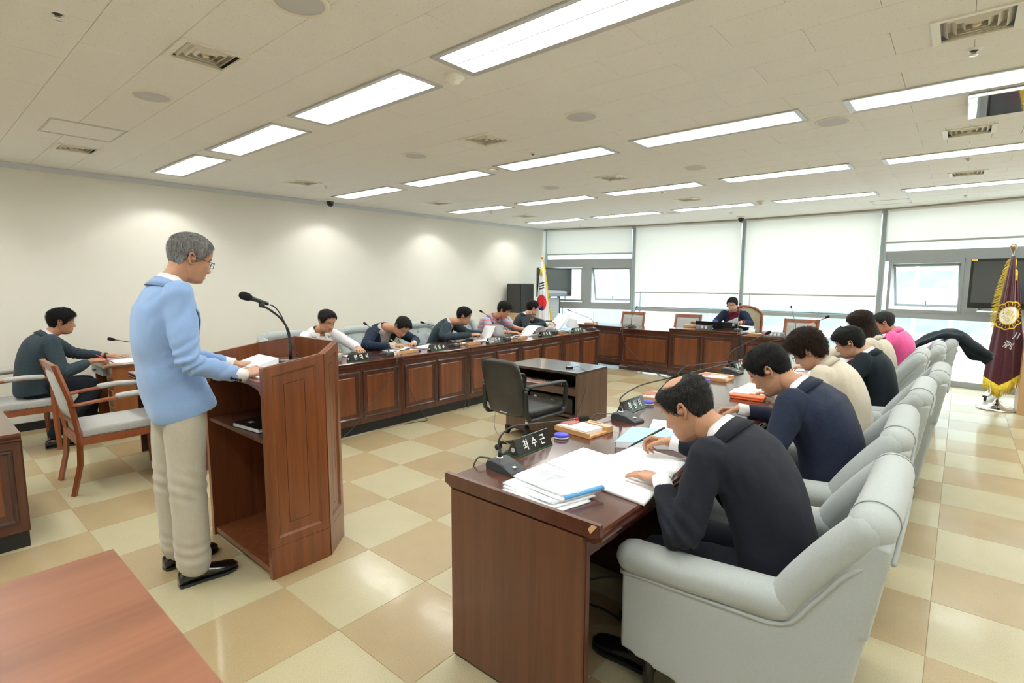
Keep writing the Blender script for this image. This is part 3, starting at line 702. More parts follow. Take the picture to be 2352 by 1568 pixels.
# light brown foreground desk
t = empty('brown_desk', (-1.35, -.2, 0)); MB().rbox(-.50, -.75, .728, .95, .557, .76, .003).build('top', 'brown_top', t)
MB().box(-.47, -.72, 0, -.445, .52, .728).build('side_board', 'end_wood', t); MB().box(.88, -.72, 0, .905, .52, .728).build('side_board', 'end_wood', t); MB().box(-.445, .40, .12, .88, .42, .728).build('modesty_board', 'end_wood', t)
tag(t, 'reddish brown plain desk top at the bottom left corner', 'desk')
# desk of the man at far left
t = empty('writing_desk', (-6.5, 1.6, 0)); MB().prism([(-.37, .74), (-.38, .732), (-.372, .716), (-.355, .706), (.355, .706), (.372, .716), (.38, .732), (.37, .74)], -.36, .36, 'y').build('top', 'orange_top', t)
MB().box(.12, -.30, 0, .345, .33, .706).build('pedestal', 'orange_wood', t); MB().box(-.35, -.30, 0, -.32, .33, .706).build('side_board', 'orange_wood', t)
for z0 in (.08, .30): ring(MB(), 0, 0, .18, .18, .012, 0, .004).build('inlay', 'light_wood', t, loc=(.142, -.301, z0)).rotation_euler = (PI/2, 0, 0)
MB().box(-.32, -.33, .60, .12, .1, .70).build('drawer', 'grey_plate', t); MB().tube([(-.12, -.35, .65), (-.10, -.365, .65), (-.06, -.365, .65), (-.04, -.35, .65)], .005, 8).build('drawer_handle', 'black_plastic', t)
MB().box(-.30, .30, .1, .12, .32, .68).build('modesty_board', 'orange_wood', t)
tag(t, 'orange-brown writing desk with grey drawer of the man at the far left', 'desk')
# ------------------------------------------------------------------ lectern
t = empty('lectern', (-3.0, 1.40, 0)); o3 = (-3.0, 1.40, 0)
A = [(-3.385, 1.15), (-3.385, 1.48), (-3.225, 1.66), (-2.775, 1.66), (-2.615, 1.48), (-2.615, 1.15)]; ZT = [1.112, 1.155, 1.195, 1.195, 1.155, 1.112]; TH = .022
def wallp(a, b_, za, zb, inward, name, mat, z0=.0, th=TH):
    a, b_ = np.array(a), np.array(b_); n_ = np.array(inward)*th
    P = [(a[0], a[1], z0), (b_[0], b_[1], z0), (b_[0], b_[1], zb), (a[0], a[1], za)]; Q = [(p[0]+n_[0], p[1]+n_[1], p[2]) for p in P]
    MB().add(P+Q, [(0, 1, 2, 3), (7, 6, 5, 4)]+[(i, (i+1) % 4, 4+(i+1) % 4, 4+i) for i in range(4)]).build(name, mat, t, off=o3)
I = [(1, 0), (.75, -.66), (0, -1), (-.75, -.66), (-1, 0)]
for k in range(5): wallp(A[k], A[k+1], ZT[k], ZT[k+1], I[k], 'side_panel' if k in (0, 4) else ('front_panel' if k == 2 else 'chamfer_panel'), 'lectern_wood')
def lec_frame(a, b_, za, zb, outn):
    a, b_ = np.array(a), np.array(b_); e = (b_-a); Lp = np.linalg.norm(e); e = e/Lp; n_ = np.array(outn)/np.linalg.norm(outn)
    def P(u, z, d): q = a+e*u+n_*d; return (q[0], q[1], z)
    zt = lambda u: za+(zb-za)*u/Lp
    m = MB(); iw = .055; V = []
    for (k, d) in ((0, .012), (iw-.012, .012), (iw, .002)):
        V += [P(k, .17+k, d), P(Lp-k, .17+k, d), P(Lp-k, zt(Lp-k)-k-.004, d), P(k, zt(k)-k-.004, d)]
    F = [(i*4+k, i*4+(k+1) % 4, (i+1)*4+(k+1) % 4, (i+1)*4+k) for i in range(2) for k in range(4)]+[(k, (k+1) % 4, 12+(k+1) % 4, 12+k) for k in range(4)]
    V += [P(0, .17, 0), P(Lp, .17, 0), P(Lp, zt(Lp)-.004, 0), P(0, zt(0)-.004, 0)]
    m.add(V, F).build('panel_frame', 'lectern_wood', t, off=o3)
    m = MB(); k = iw
    m.add([P(k, .17+k, .003), P(Lp-k, .17+k, .003), P(Lp-k, zt(Lp-k)-k-.004, .003), P(k, zt(k)-k-.004, .003)], [(0, 1, 2, 3)]).build('panel_field', 'lectern_wood', t, off=o3)
    m = MB(); k = iw+min(.055, Lp*.16); w = .0025
    for (u0, u1, z0, z1) in ((k, k+w, .17+k, zt(k)-k), (Lp-k-w, Lp-k, .17+k, zt(Lp-k)-k), (k, Lp-k, .17+k, .17+k+w), (k, Lp-k, zt(k)-k-w, zt(k)-k)):
        sk = (zt(u1)-zt(u0)) if z0 > .5 else 0
        m.add([P(u0, z0, .0036), P(u1, z0+sk, .0036), P(u1, z1+(zt(u1)-zt(u0) if z0 > .5 else 0), .0036), P(u0, z1, .0036)], [(0, 1, 2, 3)])
    m.build('inlay_line', 'moulding', t, off=o3)
    m = MB(); m.add([P(0, 0, .012), P(Lp, 0, .012), P(Lp, .168, .012), P(0, .168, .012), P(0, 0, 0), P(Lp, 0, 0), P(Lp, .168, 0), P(0, .168, 0)], [(0, 1, 2, 3), (3, 2, 6, 7), (0, 3, 7, 4), (1, 5, 6, 2)]).build('plinth_board', 'lectern_wood', t, off=o3)
ON = [(-1, 0), (-.75, .66), (0, 1), (.75, .66), (1, 0)]
for k in range(5): lec_frame(A[k], A[k+1], ZT[k], ZT[k+1], ON[k])
inner = [(-3.36, 1.16), (-3.36, 1.47), (-3.21, 1.636), (-2.79, 1.636), (-2.64, 1.47), (-2.64, 1.16)]
def slab_(z0, z1, name, mat, th=.02):
    V = [(x, y, z0+(z1-z0)*(y-1.16)/.476) for x, y in inner]; V += [(x, y, z-th) for x, y, z in V]
    MB().add(V, [tuple(range(6)), tuple(range(11, 5, -1))]+[(i, (i+1) % 6, 6+(i+1) % 6, 6+i) for i in range(6)]).build(name, mat, t, off=o3)
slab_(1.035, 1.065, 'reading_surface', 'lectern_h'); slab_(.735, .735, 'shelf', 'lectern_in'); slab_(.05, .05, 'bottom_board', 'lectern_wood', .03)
MB().prism([(-3.36, .93), (-3.36, 1.02), (-2.64, 1.02), (-2.64, .93), (-2.70, .99), (-2.80, 1.005), (-3.20, 1.005), (-3.30, .99)], 1.165, 1.18, 'y').build('apron', 'lectern_wood', t, off=o3)
tag(t, 'tall reddish brown wooden lectern with inlaid side panels beside the standing man', 'lectern')
# ------------------------------------------------------------------ centre console desk
t = empty('console_desk', (-3.02, 4.22, 0)); a, b_, c, d = -.43, .43, -.27, .27
MB().rbox(a, c, .695, b_, d, .72, .004).build('top', 'console_top', t)
MB().box(b_-.022, c+.01, .03, b_, d, .695).build('side_board', 'console_wood', t); MB().box(a, c+.01, .03, a+.022, d, .695).build('side_board', 'console_wood', t)
MB().box(a+.022, d-.02, .03, b_-.022, d, .695).build('back_board', 'console_wood', t)
MB().box(a+.022, c+.02, .535, b_-.022, d-.02, .55).build('shelf', 'console_wood', t); MB().box(a+.022, c+.01, .50, b_-.022, c+.028, .56).build('shelf_front', 'console_wood', t)
MB().box(a+.022, c+.02, .29, b_-.022, d-.02, .31).build('shelf', 'console_wood', t)
dw = MB().rbox(a+.025, c+.005, .09, b_-.028, c+.025, .28, .004).build('drawer', 'console_wood', t); MB().tube([(-.05, c-.005, .25), (.06, c-.005, .25)], .005, 8).build('handle', 'black_plastic', dw)
MB().box(a+.022, c+.03, .06, b_-.022, d-.02, .08).build('bottom_board', 'console_wood', t)
for sx in (a, b_-.03): MB().prism([(c+.0, 0), (c+.0, .09), (c+.09, .09), (c+.05, .03), (c+.03, 0)], sx-.002, sx+.03, 'x').build('foot', 'black_plastic', t)
tag(t, 'brown computer desk holding audio units in the middle of the hall', 'desk')
t = empty('audio_amplifier', (-2.92, 4.15, .31)); MB().rbox(-.25, -.15, 0.008, .25, .12, .155, .004).build('case', 'tv_black', t)
m = MB(); 
for k, (x, z, r) in enumerate([(-.03, .06, .028), (.06, .05, .010), (.10, .05, .010), (.02, .11, .008), (-.10, .06, .010), (.14, .09, .009)]): MB().lathe([(r, -.152), (r, -.164), (0, -.165)], 16, 0, (x, 0, z), 'y').build('knob', 'gold_dirt' if k else 'black_plastic', t, True)
MB().box(-.20, -.152, .10, -.17, -.1505, .13).build('display', 'emblem_silver', t); MB().box(.08, -.152, .09, .18, -.1505, .10).build('scale_strip', 'label_silver', t)
tag(t, 'black stereo amplifier with knobs on the lower shelf of the computer desk', 'amplifier')
t = empty('mixer', (-2.98, 4.17, .55)); MB().rbox(-.22, -.12, 0, .22, .13, .045, .004).build('case', 'tv_black', t)
for k in range(14): MB().box(-.19+k*.028, -.123, .018, -.185+k*.028, -.118, .034).build('fader', 'gold_dirt', t)
tag(t, 'flat black mixer with a row of gold markings on the upper shelf', 'mixer')
t = empty('pink_folder', (-3.16, 4.02, .565)); MB().rbox(-.20, -.06, 0, .20, .10, .012, .002).build('cover', 'pink', t); MB().box(-.195, -.055, .002, .195, .10, .010).build('sheets', 'paper', t); tag(t, 'pink paper folder lying on the upper shelf of the computer desk', 'folder')
# small wireless clip and its lead on the console desk
t = empty('voice_recorder', (-2.80, 4.13, .72)); b2 = MB().rbox(-.035, -.016, 0, .035, .016, .018, .004).build('body', 'black_plastic', t); MB().box(-.02, -.012, .018, .02, .012, .0195).build('display', 'label_silver', t)
t.rotation_euler = (0, 0, .5); tag(t, 'small black recorder with silver face on the computer desk top', 'recorder')
def cord(name, P, r=.003, mat='cable', k=6, label=None, group=None):
    P = catmull(P, k); o = MB().tube(P, r, 8).build(name, mat, None, True, off=tuple(P[0])); o.location = tuple(P[0])
    if label: tag(o, label, 'cable', group)
    return o
cord('thin_cord', [(-2.78, 4.15, .726), (-2.72, 4.17, .74), (-2.66, 4.13, .726), (-2.60, 4.10, .724), (-2.575, 4.08, .68), (-2.57, 4.06, .55), (-2.58, 4.0, .42), (-2.585, 3.94, .34), (-2.62, 3.935, .31)], .0025, label='thin dark cord from the recorder down the side of the computer desk')
# ------------------------------------------------------------------ office chair
t = empty('office_chair', (-2.86, 3.56, 0), math.radians(-4))
def padded(mb, x0, x1, z0, z1, yf, th, n=10, r=.08):
    V = []; F = []
    for s_ in (0, 1):
        for i in range(n+1):
            for j in range(n+1):
                u, v = i/n*2-1, j/n*2-1
                q = 1-r*2; uu = u; vv = v
                k = (1-.10*max(0, abs(u))**6*max(0, abs(v))**6*3)
                x = (x0+x1)/2+(x1-x0)/2*uu*(1-.12*max(0, abs(v))**5*abs(u)**2); z = (z0+z1)/2+(z1-z0)/2*vv*(1-.10*abs(u)**5)
                e = (1-abs(u)**5)*(1-abs(v)**5)
                V.append((x, yf(x, z)+(th*(.25+.75*e**.35) if s_ else -.0-.012*e**.35), z))
    N = (n+1)**2
    for i in range(n):
        for j in range(n):
            a = i*(n+1)+j; F.append((a, a+1, a+n+2, a+n+1)); F.append((N+a, N+a+n+1, N+a+n+2, N+a+1))
    b = [i*(n+1) for i in range(n+1)]+[n*(n+1)+j for j in range(1, n+1)]+[i*(n+1)+n for i in range(n-1, -1, -1)]+[j for j in range(n-1, 0, -1)]
    for k in range(len(b)): F.append((b[k], N+b[k], N+b[(k+1) % len(b)], b[(k+1) % len(b)]))
    return mb.add(V, F)
yb = lambda x, z: -.26-.12*((z-.42)/.5)+.35*x*x
padded(MB(), -.225, .225, .41, .905, yb, .07, 14).build('backrest', 'leather', t, True)
MB().rbox(-.235, -.22, .40, .235, .27, .475, .03, 3).build('seat', 'leather', t, True)
for s_ in (-1, 1):
    P = [(s_*.245, -.28, .66), (s_*.25, -.27, .45), (s_*.25, -.22, .40), (s_*.25, .17, .405), (s_*.25, .22, .45), (s_*.25, .24, .63), (s_*.25, .20, .675), (s_*.25, -.23, .685), (s_*.245, -.28, .66)]
    PP = []
    for i in range(len(P)-1):
        a, c = np.array(P[i]), np.array(P[i+1]); PP += [a, (a+c)/2]
    PP.append(np.array(P[-1])); PP = catmull(PP, 4)
    MB().tube(PP, [(.014, .024)]*len(PP), 12, ref=(1, 0, 0)).build('armrest', 'black_plastic', t, True)
MB().tube([(0, 0, .40), (0, 0, .36)], .045, 16).build('mechanism', 'black_plastic', t, True); MB().tube([(0, 0, .36), (0, 0, .24)], .014, 14).build('gas_lift', 'chrome', t, True)
MB().tube([(0, 0, .26), (0, 0, .08)], [.026, .030], 16).build('column', 'black_plastic', t, True); MB().rbox(-.012, -.05, .345, .012, -.02, .375, .003).build('yellow_tag', 'gold_fringe', t)
MB().rbox(-.05, -.285, .435, .03, -.278, .445, .002).build('badge', 'label_silver', t)
for k in range(5):
    a = k*2*PI/5+.9; e = np.array((math.cos(a), math.sin(a), 0)); l = MB().tube([e*.02+(0, 0, .10), e*.15+(0, 0, .095), e*.29+(0, 0, .065)], [(.026, .022), (.022, .018), (.016, .013)], 10).build('base_leg', 'black_plastic', t, True)
    s2 = np.array((-e[1], e[0], 0)); MB().tube([e*.29-s2*.022+(0, 0, .028), e*.29+s2*.022+(0, 0, .028)], .028, 14).build('caster', 'black_plastic', l, True)
tag(t, 'black leather office chair seen from behind, at the computer desk', 'chair')
cord('white_cord', [(-3.0, 3.30, .42), (-3.06, 3.36, .25), (-3.04, 3.48, .10), (-2.92, 3.6, .03), (-2.8, 3.7, .008), (-2.7, 3.78, .007)], .003, 'cable_pale', label='pale cord hanging behind the office chair to the floor')
# ------------------------------------------------------------------ grey armchairs
def make_armchair(tuft=True):
    t = empty('armchair', (0, 0, 0)); W_ = .365
    # shell: sides + back
    m = MB()
    for s_ in (-1, 1):
        V = []; x0, x1 = s_*(W_-.085), s_*(W_)
        for x in (x0, x1):
            V += [(x, .36, .22), (x, -.30, .10), (x, -.36, .60), (x, -.14, .59), (x, .36, .57)]
        m.add(V, [(0, 1, 2, 3, 4), (9, 8, 7, 6, 5)]+[(i, (i+1) % 5, 5+(i+1) % 5, 5+i) for i in range(5)])
    m.add([(-W_, -.30, .10), (W_, -.30, .10), (W_-.03, -.42, .87), (-W_+.03, -.42, .87), (-W_, -.22, .10), (W_, -.22, .10), (W_-.03, -.34, .87), (-W_+.03, -.34, .87)], [(0, 1, 2, 3), (7, 6, 5, 4), (0, 4, 5, 1), (2, 6, 7, 3), (0, 3, 7, 4), (1, 5, 6, 2)])
    for s_ in (-1, 1):
        V = [(s_*(W_-.08), -.38, .58), (s_*(W_-.08), -.14, .58), (s_*(W_-.08), -.32, .86), (s_*(W_-.08), -.42, .86)]; V += [(s_*W_, y, z) for x, y, z in V]
        m.add(V, [(0, 1, 2, 3), (7, 6, 5, 4)]+[(i, (i+1) % 4, 4+(i+1) % 4, 4+i) for i in range(4)])
    m.box(-W_+.05, -.3, .22, W_-.05, .33, .33)
    V, F, N = remesh(np.concatenate(m.v), m.f, .014, 3); MB().add(V, F).build('shell', 'armchair_fabric', t, True)
    for s_ in (-1, 1):
        x = s_*(W_-.035)
        V, F = capsule([(x, .33, .565), (x, .12, .575), (x, -.15, .597)], [(.066, .058)]*3, 18); MB().add(V, F).build('armrest', 'armchair_fabric', t, True)
        P = catmull([(x, -.165, .605), (x, -.215, .69), (x*.99, -.285, .79), (x*.96, -.352, .872)], 4)
        V, F = capsule(P, [(.056+.004*k/len(P), .050+.003*k/len(P)) for k in range(len(P))], 16); MB().add(V, F).build('wing', 'armchair_fabric', t, True)
        xo = s_*(W_-.004); P = [(xo-s_*.03, .372, .50), (xo, .352, .505), (xo+s_*.006, .28, .517), (xo+s_*.006, .0, .528), (xo+s_*.006, -.17, .545), (xo+s_*.006, -.245, .64), (xo+s_*.004, -.33, .765), (xo-s_*.02, -.41, .80)]
        MB().tube(catmull(P, 4), .007, 8).build('piping', 'armchair_fabric', t, True)
    P = [(-W_+.055, -.362, .880), (-.2, -.368, .893), (0, -.370, .896), (.2, -.368, .893), (W_-.055, -.362, .880)]
    V, F = capsule(P, [(.060, .056)]*5, 18); MB().add(V, F).build('back_roll', 'armchair_fabric', t, True)
    MB().tube([(-W_+.03, -.418, .808), (0, -.422, .820), (W_-.03, -.418, .808)], .007, 8).build('piping', 'armchair_fabric', t, True)
    MB().rbox(-W_+.075, -.20, .32, W_-.075, .37, .45, .04, 3).build('seat_cushion', 'armchair_fabric', t, True)
    V = []; F = []; n = 28; m_ = 20; bt = [(x, z) for z, xs in ((.80, (-.2, 0, .2)), (.68, (-.13, .13)), (.58, (-.2, 0, .2))) for x in xs]
    for j in range(m_+1):
        for i in range(n+1):
            x = (-1+2*i/n)*(W_-.07); z = .42+j/m_*.46; d = 0
            if tuft:
                for bx, bz in bt: d -= .022*math.exp(-((x-bx)**2+(z-bz)**2)/.0016)
            yy = -.19-.17*(z-.42)/.46+.045*(1-(2*i/n-1)**6)*(1-(2*j/m_-1)**6)+d
            V.append((x, yy, z))
    F = [(j*(n+1)+i, j*(n+1)+i+1, (j+1)*(n+1)+i+1, (j+1)*(n+1)+i) for j in range(m_) for i in range(n)]
    k = len(V); V += [(x, y-.06, z) for x, y, z in V]
    bd = [i for i in range(n+1)]+[j*(n+1)+n for j in range(1, m_+1)]+[m_*(n+1)+i for i in range(n-1, -1, -1)]+[j*(n+1) for j in range(m_-1, 0, -1)]
    F += [(bd[q], bd[(q+1) % len(bd)], k+bd[(q+1) % len(bd)], k+bd[q]) for q in range(len(bd))]
    MB().add(V, F).build('back_cushion', 'armchair_fabric', t, True)
    if tuft:
        for bx, bz in bt:
            yy = -.19-.17*(bz-.42)/.46+.045-.022
            MB().lathe([(0, .010), (.009, .008), (.014, .002), (.014, -.002)], 12, 0, (bx, yy, bz), 'y').build('button', 'armchair_fabric', t, True)
    for x in (-.28, .28):
        for y, z1 in ((.28, .20), (-.27, .13)): MB().tube([(x, y, 0), (x, y, z1+.05)], [.018, .026], 12).build('leg', 'black_plastic', t, True)
        xr = math.copysign(.265, x); MB().tube([(xr, -.3655+.0600*math.cos(a), .8885+.0560*math.sin(a)) for a in np.linspace(-.5, 3.4, 16)], .0018, 6).build('seam', 'seam_blue', t, True)
    return t
ac = make_armchair(); kd = kids()
RC = [(-.50, 1.985, 0.0), (-.53, 2.97, 0.02), (-.50, 4.04, 0.0), (-.44, 4.92, 0.0), (-.60, 5.97, 0), (-.50, 6.80, .03), (-.42, 7.62, .05)]
RCN = ['nearest in the right row, behind the balding man', 'second in the right row, behind the man in the navy suit', 'third in the right row, behind the curly-haired woman', 'fourth in the right row, behind the man with glasses', 'fifth in the right row, behind the long-haired person', 'sixth in the right row, behind the man in pink', 'last in the right row, empty, with a dark jacket over it']
for k, (x, y, a) in enumerate(RC):
    o = ac if k == 0 else copy_tree(ac, kd=kd); place(o, x, y, PI/2+a); tag(o, 'grey-blue upholstered armchair, '+RCN[k], 'armchair', 'grey armchairs of the right row')
LC = [(-5.72, 3.02), (-5.70, 4.00), (-5.70, 4.93), (-5.75, 5.82), (-5.80, 6.78)]
LCN = ['behind the man in the white shirt', 'behind the man in the navy blazer', 'behind the man in the grey suit', 'behind the man in the striped polo shirt', 'behind the man reading with glasses, farthest of the left row']
for k, (x, y) in enumerate(LC):
    o = copy_tree(ac, kd=kd); place(o, x, y, -PI/2); tag(o, 'grey-blue tufted armchair '+LCN[k], 'armchair', 'grey armchairs of the left row')
# ------------------------------------------------------------------ wooden armchairs
def make_woodchair():
    t = empty('wooden_armchair', (0, 0, 0)); w = .235; wd = 'chair_wood'
    for s_ in (-1, 1):
        MB().tube([(s_*w, -.36, 0), (s_*w, -.31, .22), (s_*w, -.30, .42), (s_*(w-.005), -.335, .70), (s_*(w-.01), -.40, .955)], [(.019, .026)]*5, 4, ref=(1, 0, 0), p=2.0).build('back_leg', wd, t)
        MB().tube([(s_*w, .25, 0), (s_*w, .245, .30), (s_*w, .24, .66)], [(.018, .018), (.024, .024), (.018, .018)], 4, p=2.0).build('front_leg', wd, t)
        P = [(s_*w, -.335, .655), (s_*(w+.03), -.15, .675), (s_*(w+.04), .10, .685), (s_*(w+.02), .28, .665)]
        a = MB().tube(catmull(P, 4), [(.020, .013)]*13, 10).build('armrest', wd, t, True)
        V, F = capsule([(s_*(w+.037), -.06, .692), (s_*(w+.041), .05, .698), (s_*(w+.036), .17, .690)], [(.030, .022)]*3, 12); MB().add(V, F).build('arm_pad', 'chair_fabric', a, True)
        MB().box(s_*w-.012, -.30, .36, s_*w+.012, .24, .41).build('side_rail', wd, t)
    MB().box(-w, .225, .36, w, .25, .41).build('front_rail', wd, t); MB().box(-w, -.315, .36, w, -.29, .41).build('back_rail', wd, t)
    MB().rbox(-w+.005, -.29, .405, w-.005, .262, .475, .022, 3).build('seat', 'chair_fabric', t, True)
    bk = lambda z: -.30-.10*((z-.42)/.53)**1.3
    for z0, z1, nm in ((.905, .955, 'crest_rail'), (.50, .535, 'lower_rail')):
        MB().add([(x, bk(z)+d, z) for x in (-w, w) for d in (-.013, .013) for z in (z0, z1)], [(0, 1, 3, 2), (4, 6, 7, 5), (0, 4, 5, 1), (2, 3, 7, 6), (0, 2, 6, 4), (1, 5, 7, 3)]).build(nm, wd, t)
    for s_, nm in ((1, 'back_pad'), (-1, 'rear_pad')):
        V = []; n = 10; m_ = 10
        for j in range(m_+1):
            for i in range(n+1):
                x = (-1+2*i/n)*(w-.022); z = .535+j/m_*.37; e = (1-(2*i/n-1)**8)*(1-(2*j/m_-1)**8); V.append((x, bk(z)+s_*(.004+.016*e), z))
        MB().add(V, [(j*(n+1)+i, j*(n+1)+i+1, (j+1)*(n+1)+i+1, (j+1)*(n+1)+i) for j in range(m_) for i in range(n)]).build(nm, 'chair_fabric', t, True)
    m = MB()
    for k in range(15):
        y = -.26+k*.035
        for s_ in (-1, 1): m.lathe([(.0055, 0), (.004, .003*s_), (0, .004*s_)], 6, 0, (s_*(w-.004), y, .418), 'x')
    for k in range(13):
        x = -.21+k*.035; m.lathe([(.0055, 0), (.004, .003), (0, .004)], 6, 0, (x, .262, .42), 'y'); m.lathe([(.0055, 0), (.004, -.003), (0, -.004)], 6, 0, (x*.93, bk(.893)+.010, .893), 'y'); m.lathe([(.0055, 0), (.004, .003), (0, .004)], 6, 0, (x*.93, bk(.893)+.008, .893), 'y')
    for k in range(10):
        z = .56+k*.035
        for s_ in (-1, 1): m.lathe([(.0055, 0), (.004, .003), (0, .004)], 6, 0, (s_*(w-.032), bk(z)+.012, z), 'y')
    m.build('nail_heads', 'nail', t)['kind'] = 'stuff'
    return t
wc = make_woodchair(); kd = kids()
WC = [(-4.98, 1.08, 0, 'empty wooden armchair with grey padding in front of the standing man, at left', None), (-6.42, .62, 0, 'wooden armchair with grey padding under the man at the far left', None),
      (-4.83, 8.93, PI, 'wooden chair back behind the head table, farthest left, behind a microphone', None), (-3.74, 8.93, PI, 'wooden chair back behind the head table beside the gavel', None), (-1.90, 8.93, PI, 'wooden chair back behind the head table right of the chairman', None)]
for k, (x, y, a, l, g) in enumerate(WC):
    o = wc if k == 0 else copy_tree(wc, kd=kd); place(o, x, y, a); tag(o, l, 'chair', 'wooden armchairs')
# chairman's chair
t = empty('ornate_armchair', (-2.80, 9.12, 0), PI); w = .27
for s_ in (-1, 1):
    MB().tube([(s_*w, .25, 0), (s_*w, .25, .40)], [.02, .028], 10).build('leg', 'chair_wood', t, True); MB().tube([(s_*w, -.28, 0), (s_*w, -.28, .42)], [.02, .026], 10).build('leg', 'chair_wood', t, True)
    MB().tube(catmull([(s_*w, -.27, .66), (s_*(w+.05), 0, .69), (s_*(w+.04), .24, .67), (s_*(w+.03), .26, .40)], 4), .02, 10).build('armrest', 'chair_wood', t, True)
MB().rbox(-w, -.28, .38, w, .28, .50, .03, 3).build('seat', 'cream_fabric', t, True)
def arch(r): return [(-w+r, .42), (-w+r, .95), (-w+.05+r*.7, 1.05-r*.4), (-w+.13, 1.10-r), (0, 1.125-r), (w-.13, 1.10-r), (w-.05-r*.7, 1.05-r*.4), (w-r, .95), (w-r, .42)]
A_ = catmull([(x, -.30-.08*(z-.42), z) for x, z in arch(0)], 4); MB().tube(A_, [(.022, .022)]*len(A_), 10).build('back_frame', 'chair_wood', t, True)
MB().add([(x, -.30-.08*(z-.42)+d, z) for d in (.016, -.016) for x, z in arch(.02)], [tuple(range(9)), tuple(range(17, 8, -1))]+[(i, i+1, 10+i, 9+i) for i in range(8)]).build('back_pad', 'cream_fabric', t)
m = MB()
for q in catmull([(x, -.28-.08*(z-.42), z) for x, z in arch(.035)], 5): m.lathe([(.007, 0), (.004, .004), (0, .005)], 6, 0, tuple(q), 'y')
m.build('nail_heads', 'nail', t)['kind'] = 'stuff'
tag(t, 'ornate high-backed wooden chair with cream padding and nail heads, behind the chairman', 'chair')
# ------------------------------------------------------------------ people
A3 = lambda *a: np.array(a, float)
def fnoise(P, freq, seed, oct=5):
    rng = np.random.default_rng(seed); o = np.zeros(len(P))
    Pw = P+.35/freq*np.stack([np.sin(P@(rng.normal(size=3)*freq*.7)+rng.uniform(0, 6)) for _ in range(3)], 1)
    for k in range(oct):
        d = rng.normal(size=3); d /= np.linalg.norm(d); o += np.sin(Pw@d*freq*rng.uniform(.7, 1.5)*6.28+rng.uniform(0, 6.28))
    return o/oct
ZK = [-.118, -.112, -.100, -.085, -.065, -.045, -.02, 0, .02, .04, .06, .08, .098, .110, .117]
YF = [.040, .064, .080, .086, .086, .086, .086, .084, .086, .090, .087, .075, .052, .028, .0]
YBK = [-.0, -.006, -.022, -.038, -.058, -.072, -.084, -.091, -.097, -.100, -.100, -.090, -.068, -.042, -.0]
WW = [.012, .032, .048, .056, .063, .066, .069, .071, .074, .077, .0765, .069, .051, .031, .001]
def head_surface(nz, nt, wide=1.0, feat=1.0):
    zs = -.118+.235*(.5-.5*np.cos(np.linspace(.02, math.pi-.02, nz))) if False else np.linspace(-.1175, .1168, nz)
    th = np.linspace(0, 2*math.pi, nt, endpoint=False)         # 0 = +x, pi/2 = front
    # denser angular sampling at the front of the face
    th = th+.38*np.cos(th)*1.0*0+0
    Z, T = np.meshgrid(zs, th, indexing='ij')
    yf = np.interp(Z, ZK, YF); yb = np.interp(Z, ZK, YBK); w = np.interp(Z, ZK, WW)*wide
    mid = (yf+yb)/2*.25+.0; c, s = np.cos(T), np.sin(T); p = 2/2.35
    X = w*np.sign(c)*abs(c)**p; Yr = np.where(s >= 0, mid+(yf-mid)*abs(s)**p, mid+(yb-mid)*abs(s)**(2/2.1))
    fm = np.clip(s*1.6, 0, 1); g = lambda x0, z0, sx, sz: np.exp(-((X-x0)/sx)**2-((Z-z0)/sz)**2)
    D = np.zeros_like(X)
    nh = np.interp(Z, [-.056, -.050, -.044, -.038, -.032, -.02, -.005, .012, .024], [0, .003, .014, .0235, .024, .017, .010, .005, .0]); ns = np.interp(Z, [-.04, -.02, .012], [.0125, .0095, .0085])
    D += nh*np.exp(-(X/ns)**2)
    for q in (-1, 1):
        D += .0085*g(q*.0135, -.037, .0065, .0065)-.0095*g(q*.031, .002, .016, .012)+.0070*g(q*.031, -.001, .0115, .0085)+.0045*g(q*.028, .021, .022, .007)+.004*g(q*.046, -.022, .016, .016)-.003*g(q*.026, -.050, .006, .016)
    D += .0075*g(0, -.0610, .020, .0055)+.0075*g(0, -.0735, .017, .0060)-.0055*g(0, -.0670, .024, .0022)-.0045*g(0, -.084, .02, .005)+.0060*g(0, -.100, .018, .011)+.003*g(0, -.056, .01, .004)
    Yr = Yr+D*fm*feat
    V = np.stack([X, Yr, Z], -1); return V, T, Z
def head_faces(nz, nt, V):
    F = []; M = []
    for i in range(nz-1):
        for j in range(nt):
            k = (j+1) % nt; F.append((i*nt+j, i*nt+k, (i+1)*nt+k, (i+1)*nt+j))
            c = (V[i, j]+V[i+1, k])/2; m = 0; x, y, z = abs(c[0]), c[1], c[2]
            if y > .05:
                if x < .023*(1-((z+.067)/.0125)**2)**.5 if abs(z+.067) < .0125 else False: m = 1
                if .013 < x < .048 and .0175+.004*(1-((x-.03)/.018)**2) < z < .0255+.003*(1-((x-.03)/.018)**2): m = 2
                if .018 < x < .045 and -.0062 < z < -.0028+.0: m = 2
            M.append(m)
    F.append(tuple(range(nt))[::-1]); M.append(0); F.append(tuple(range((nz-1)*nt, nz*nt))); M.append(0)
    return F, M
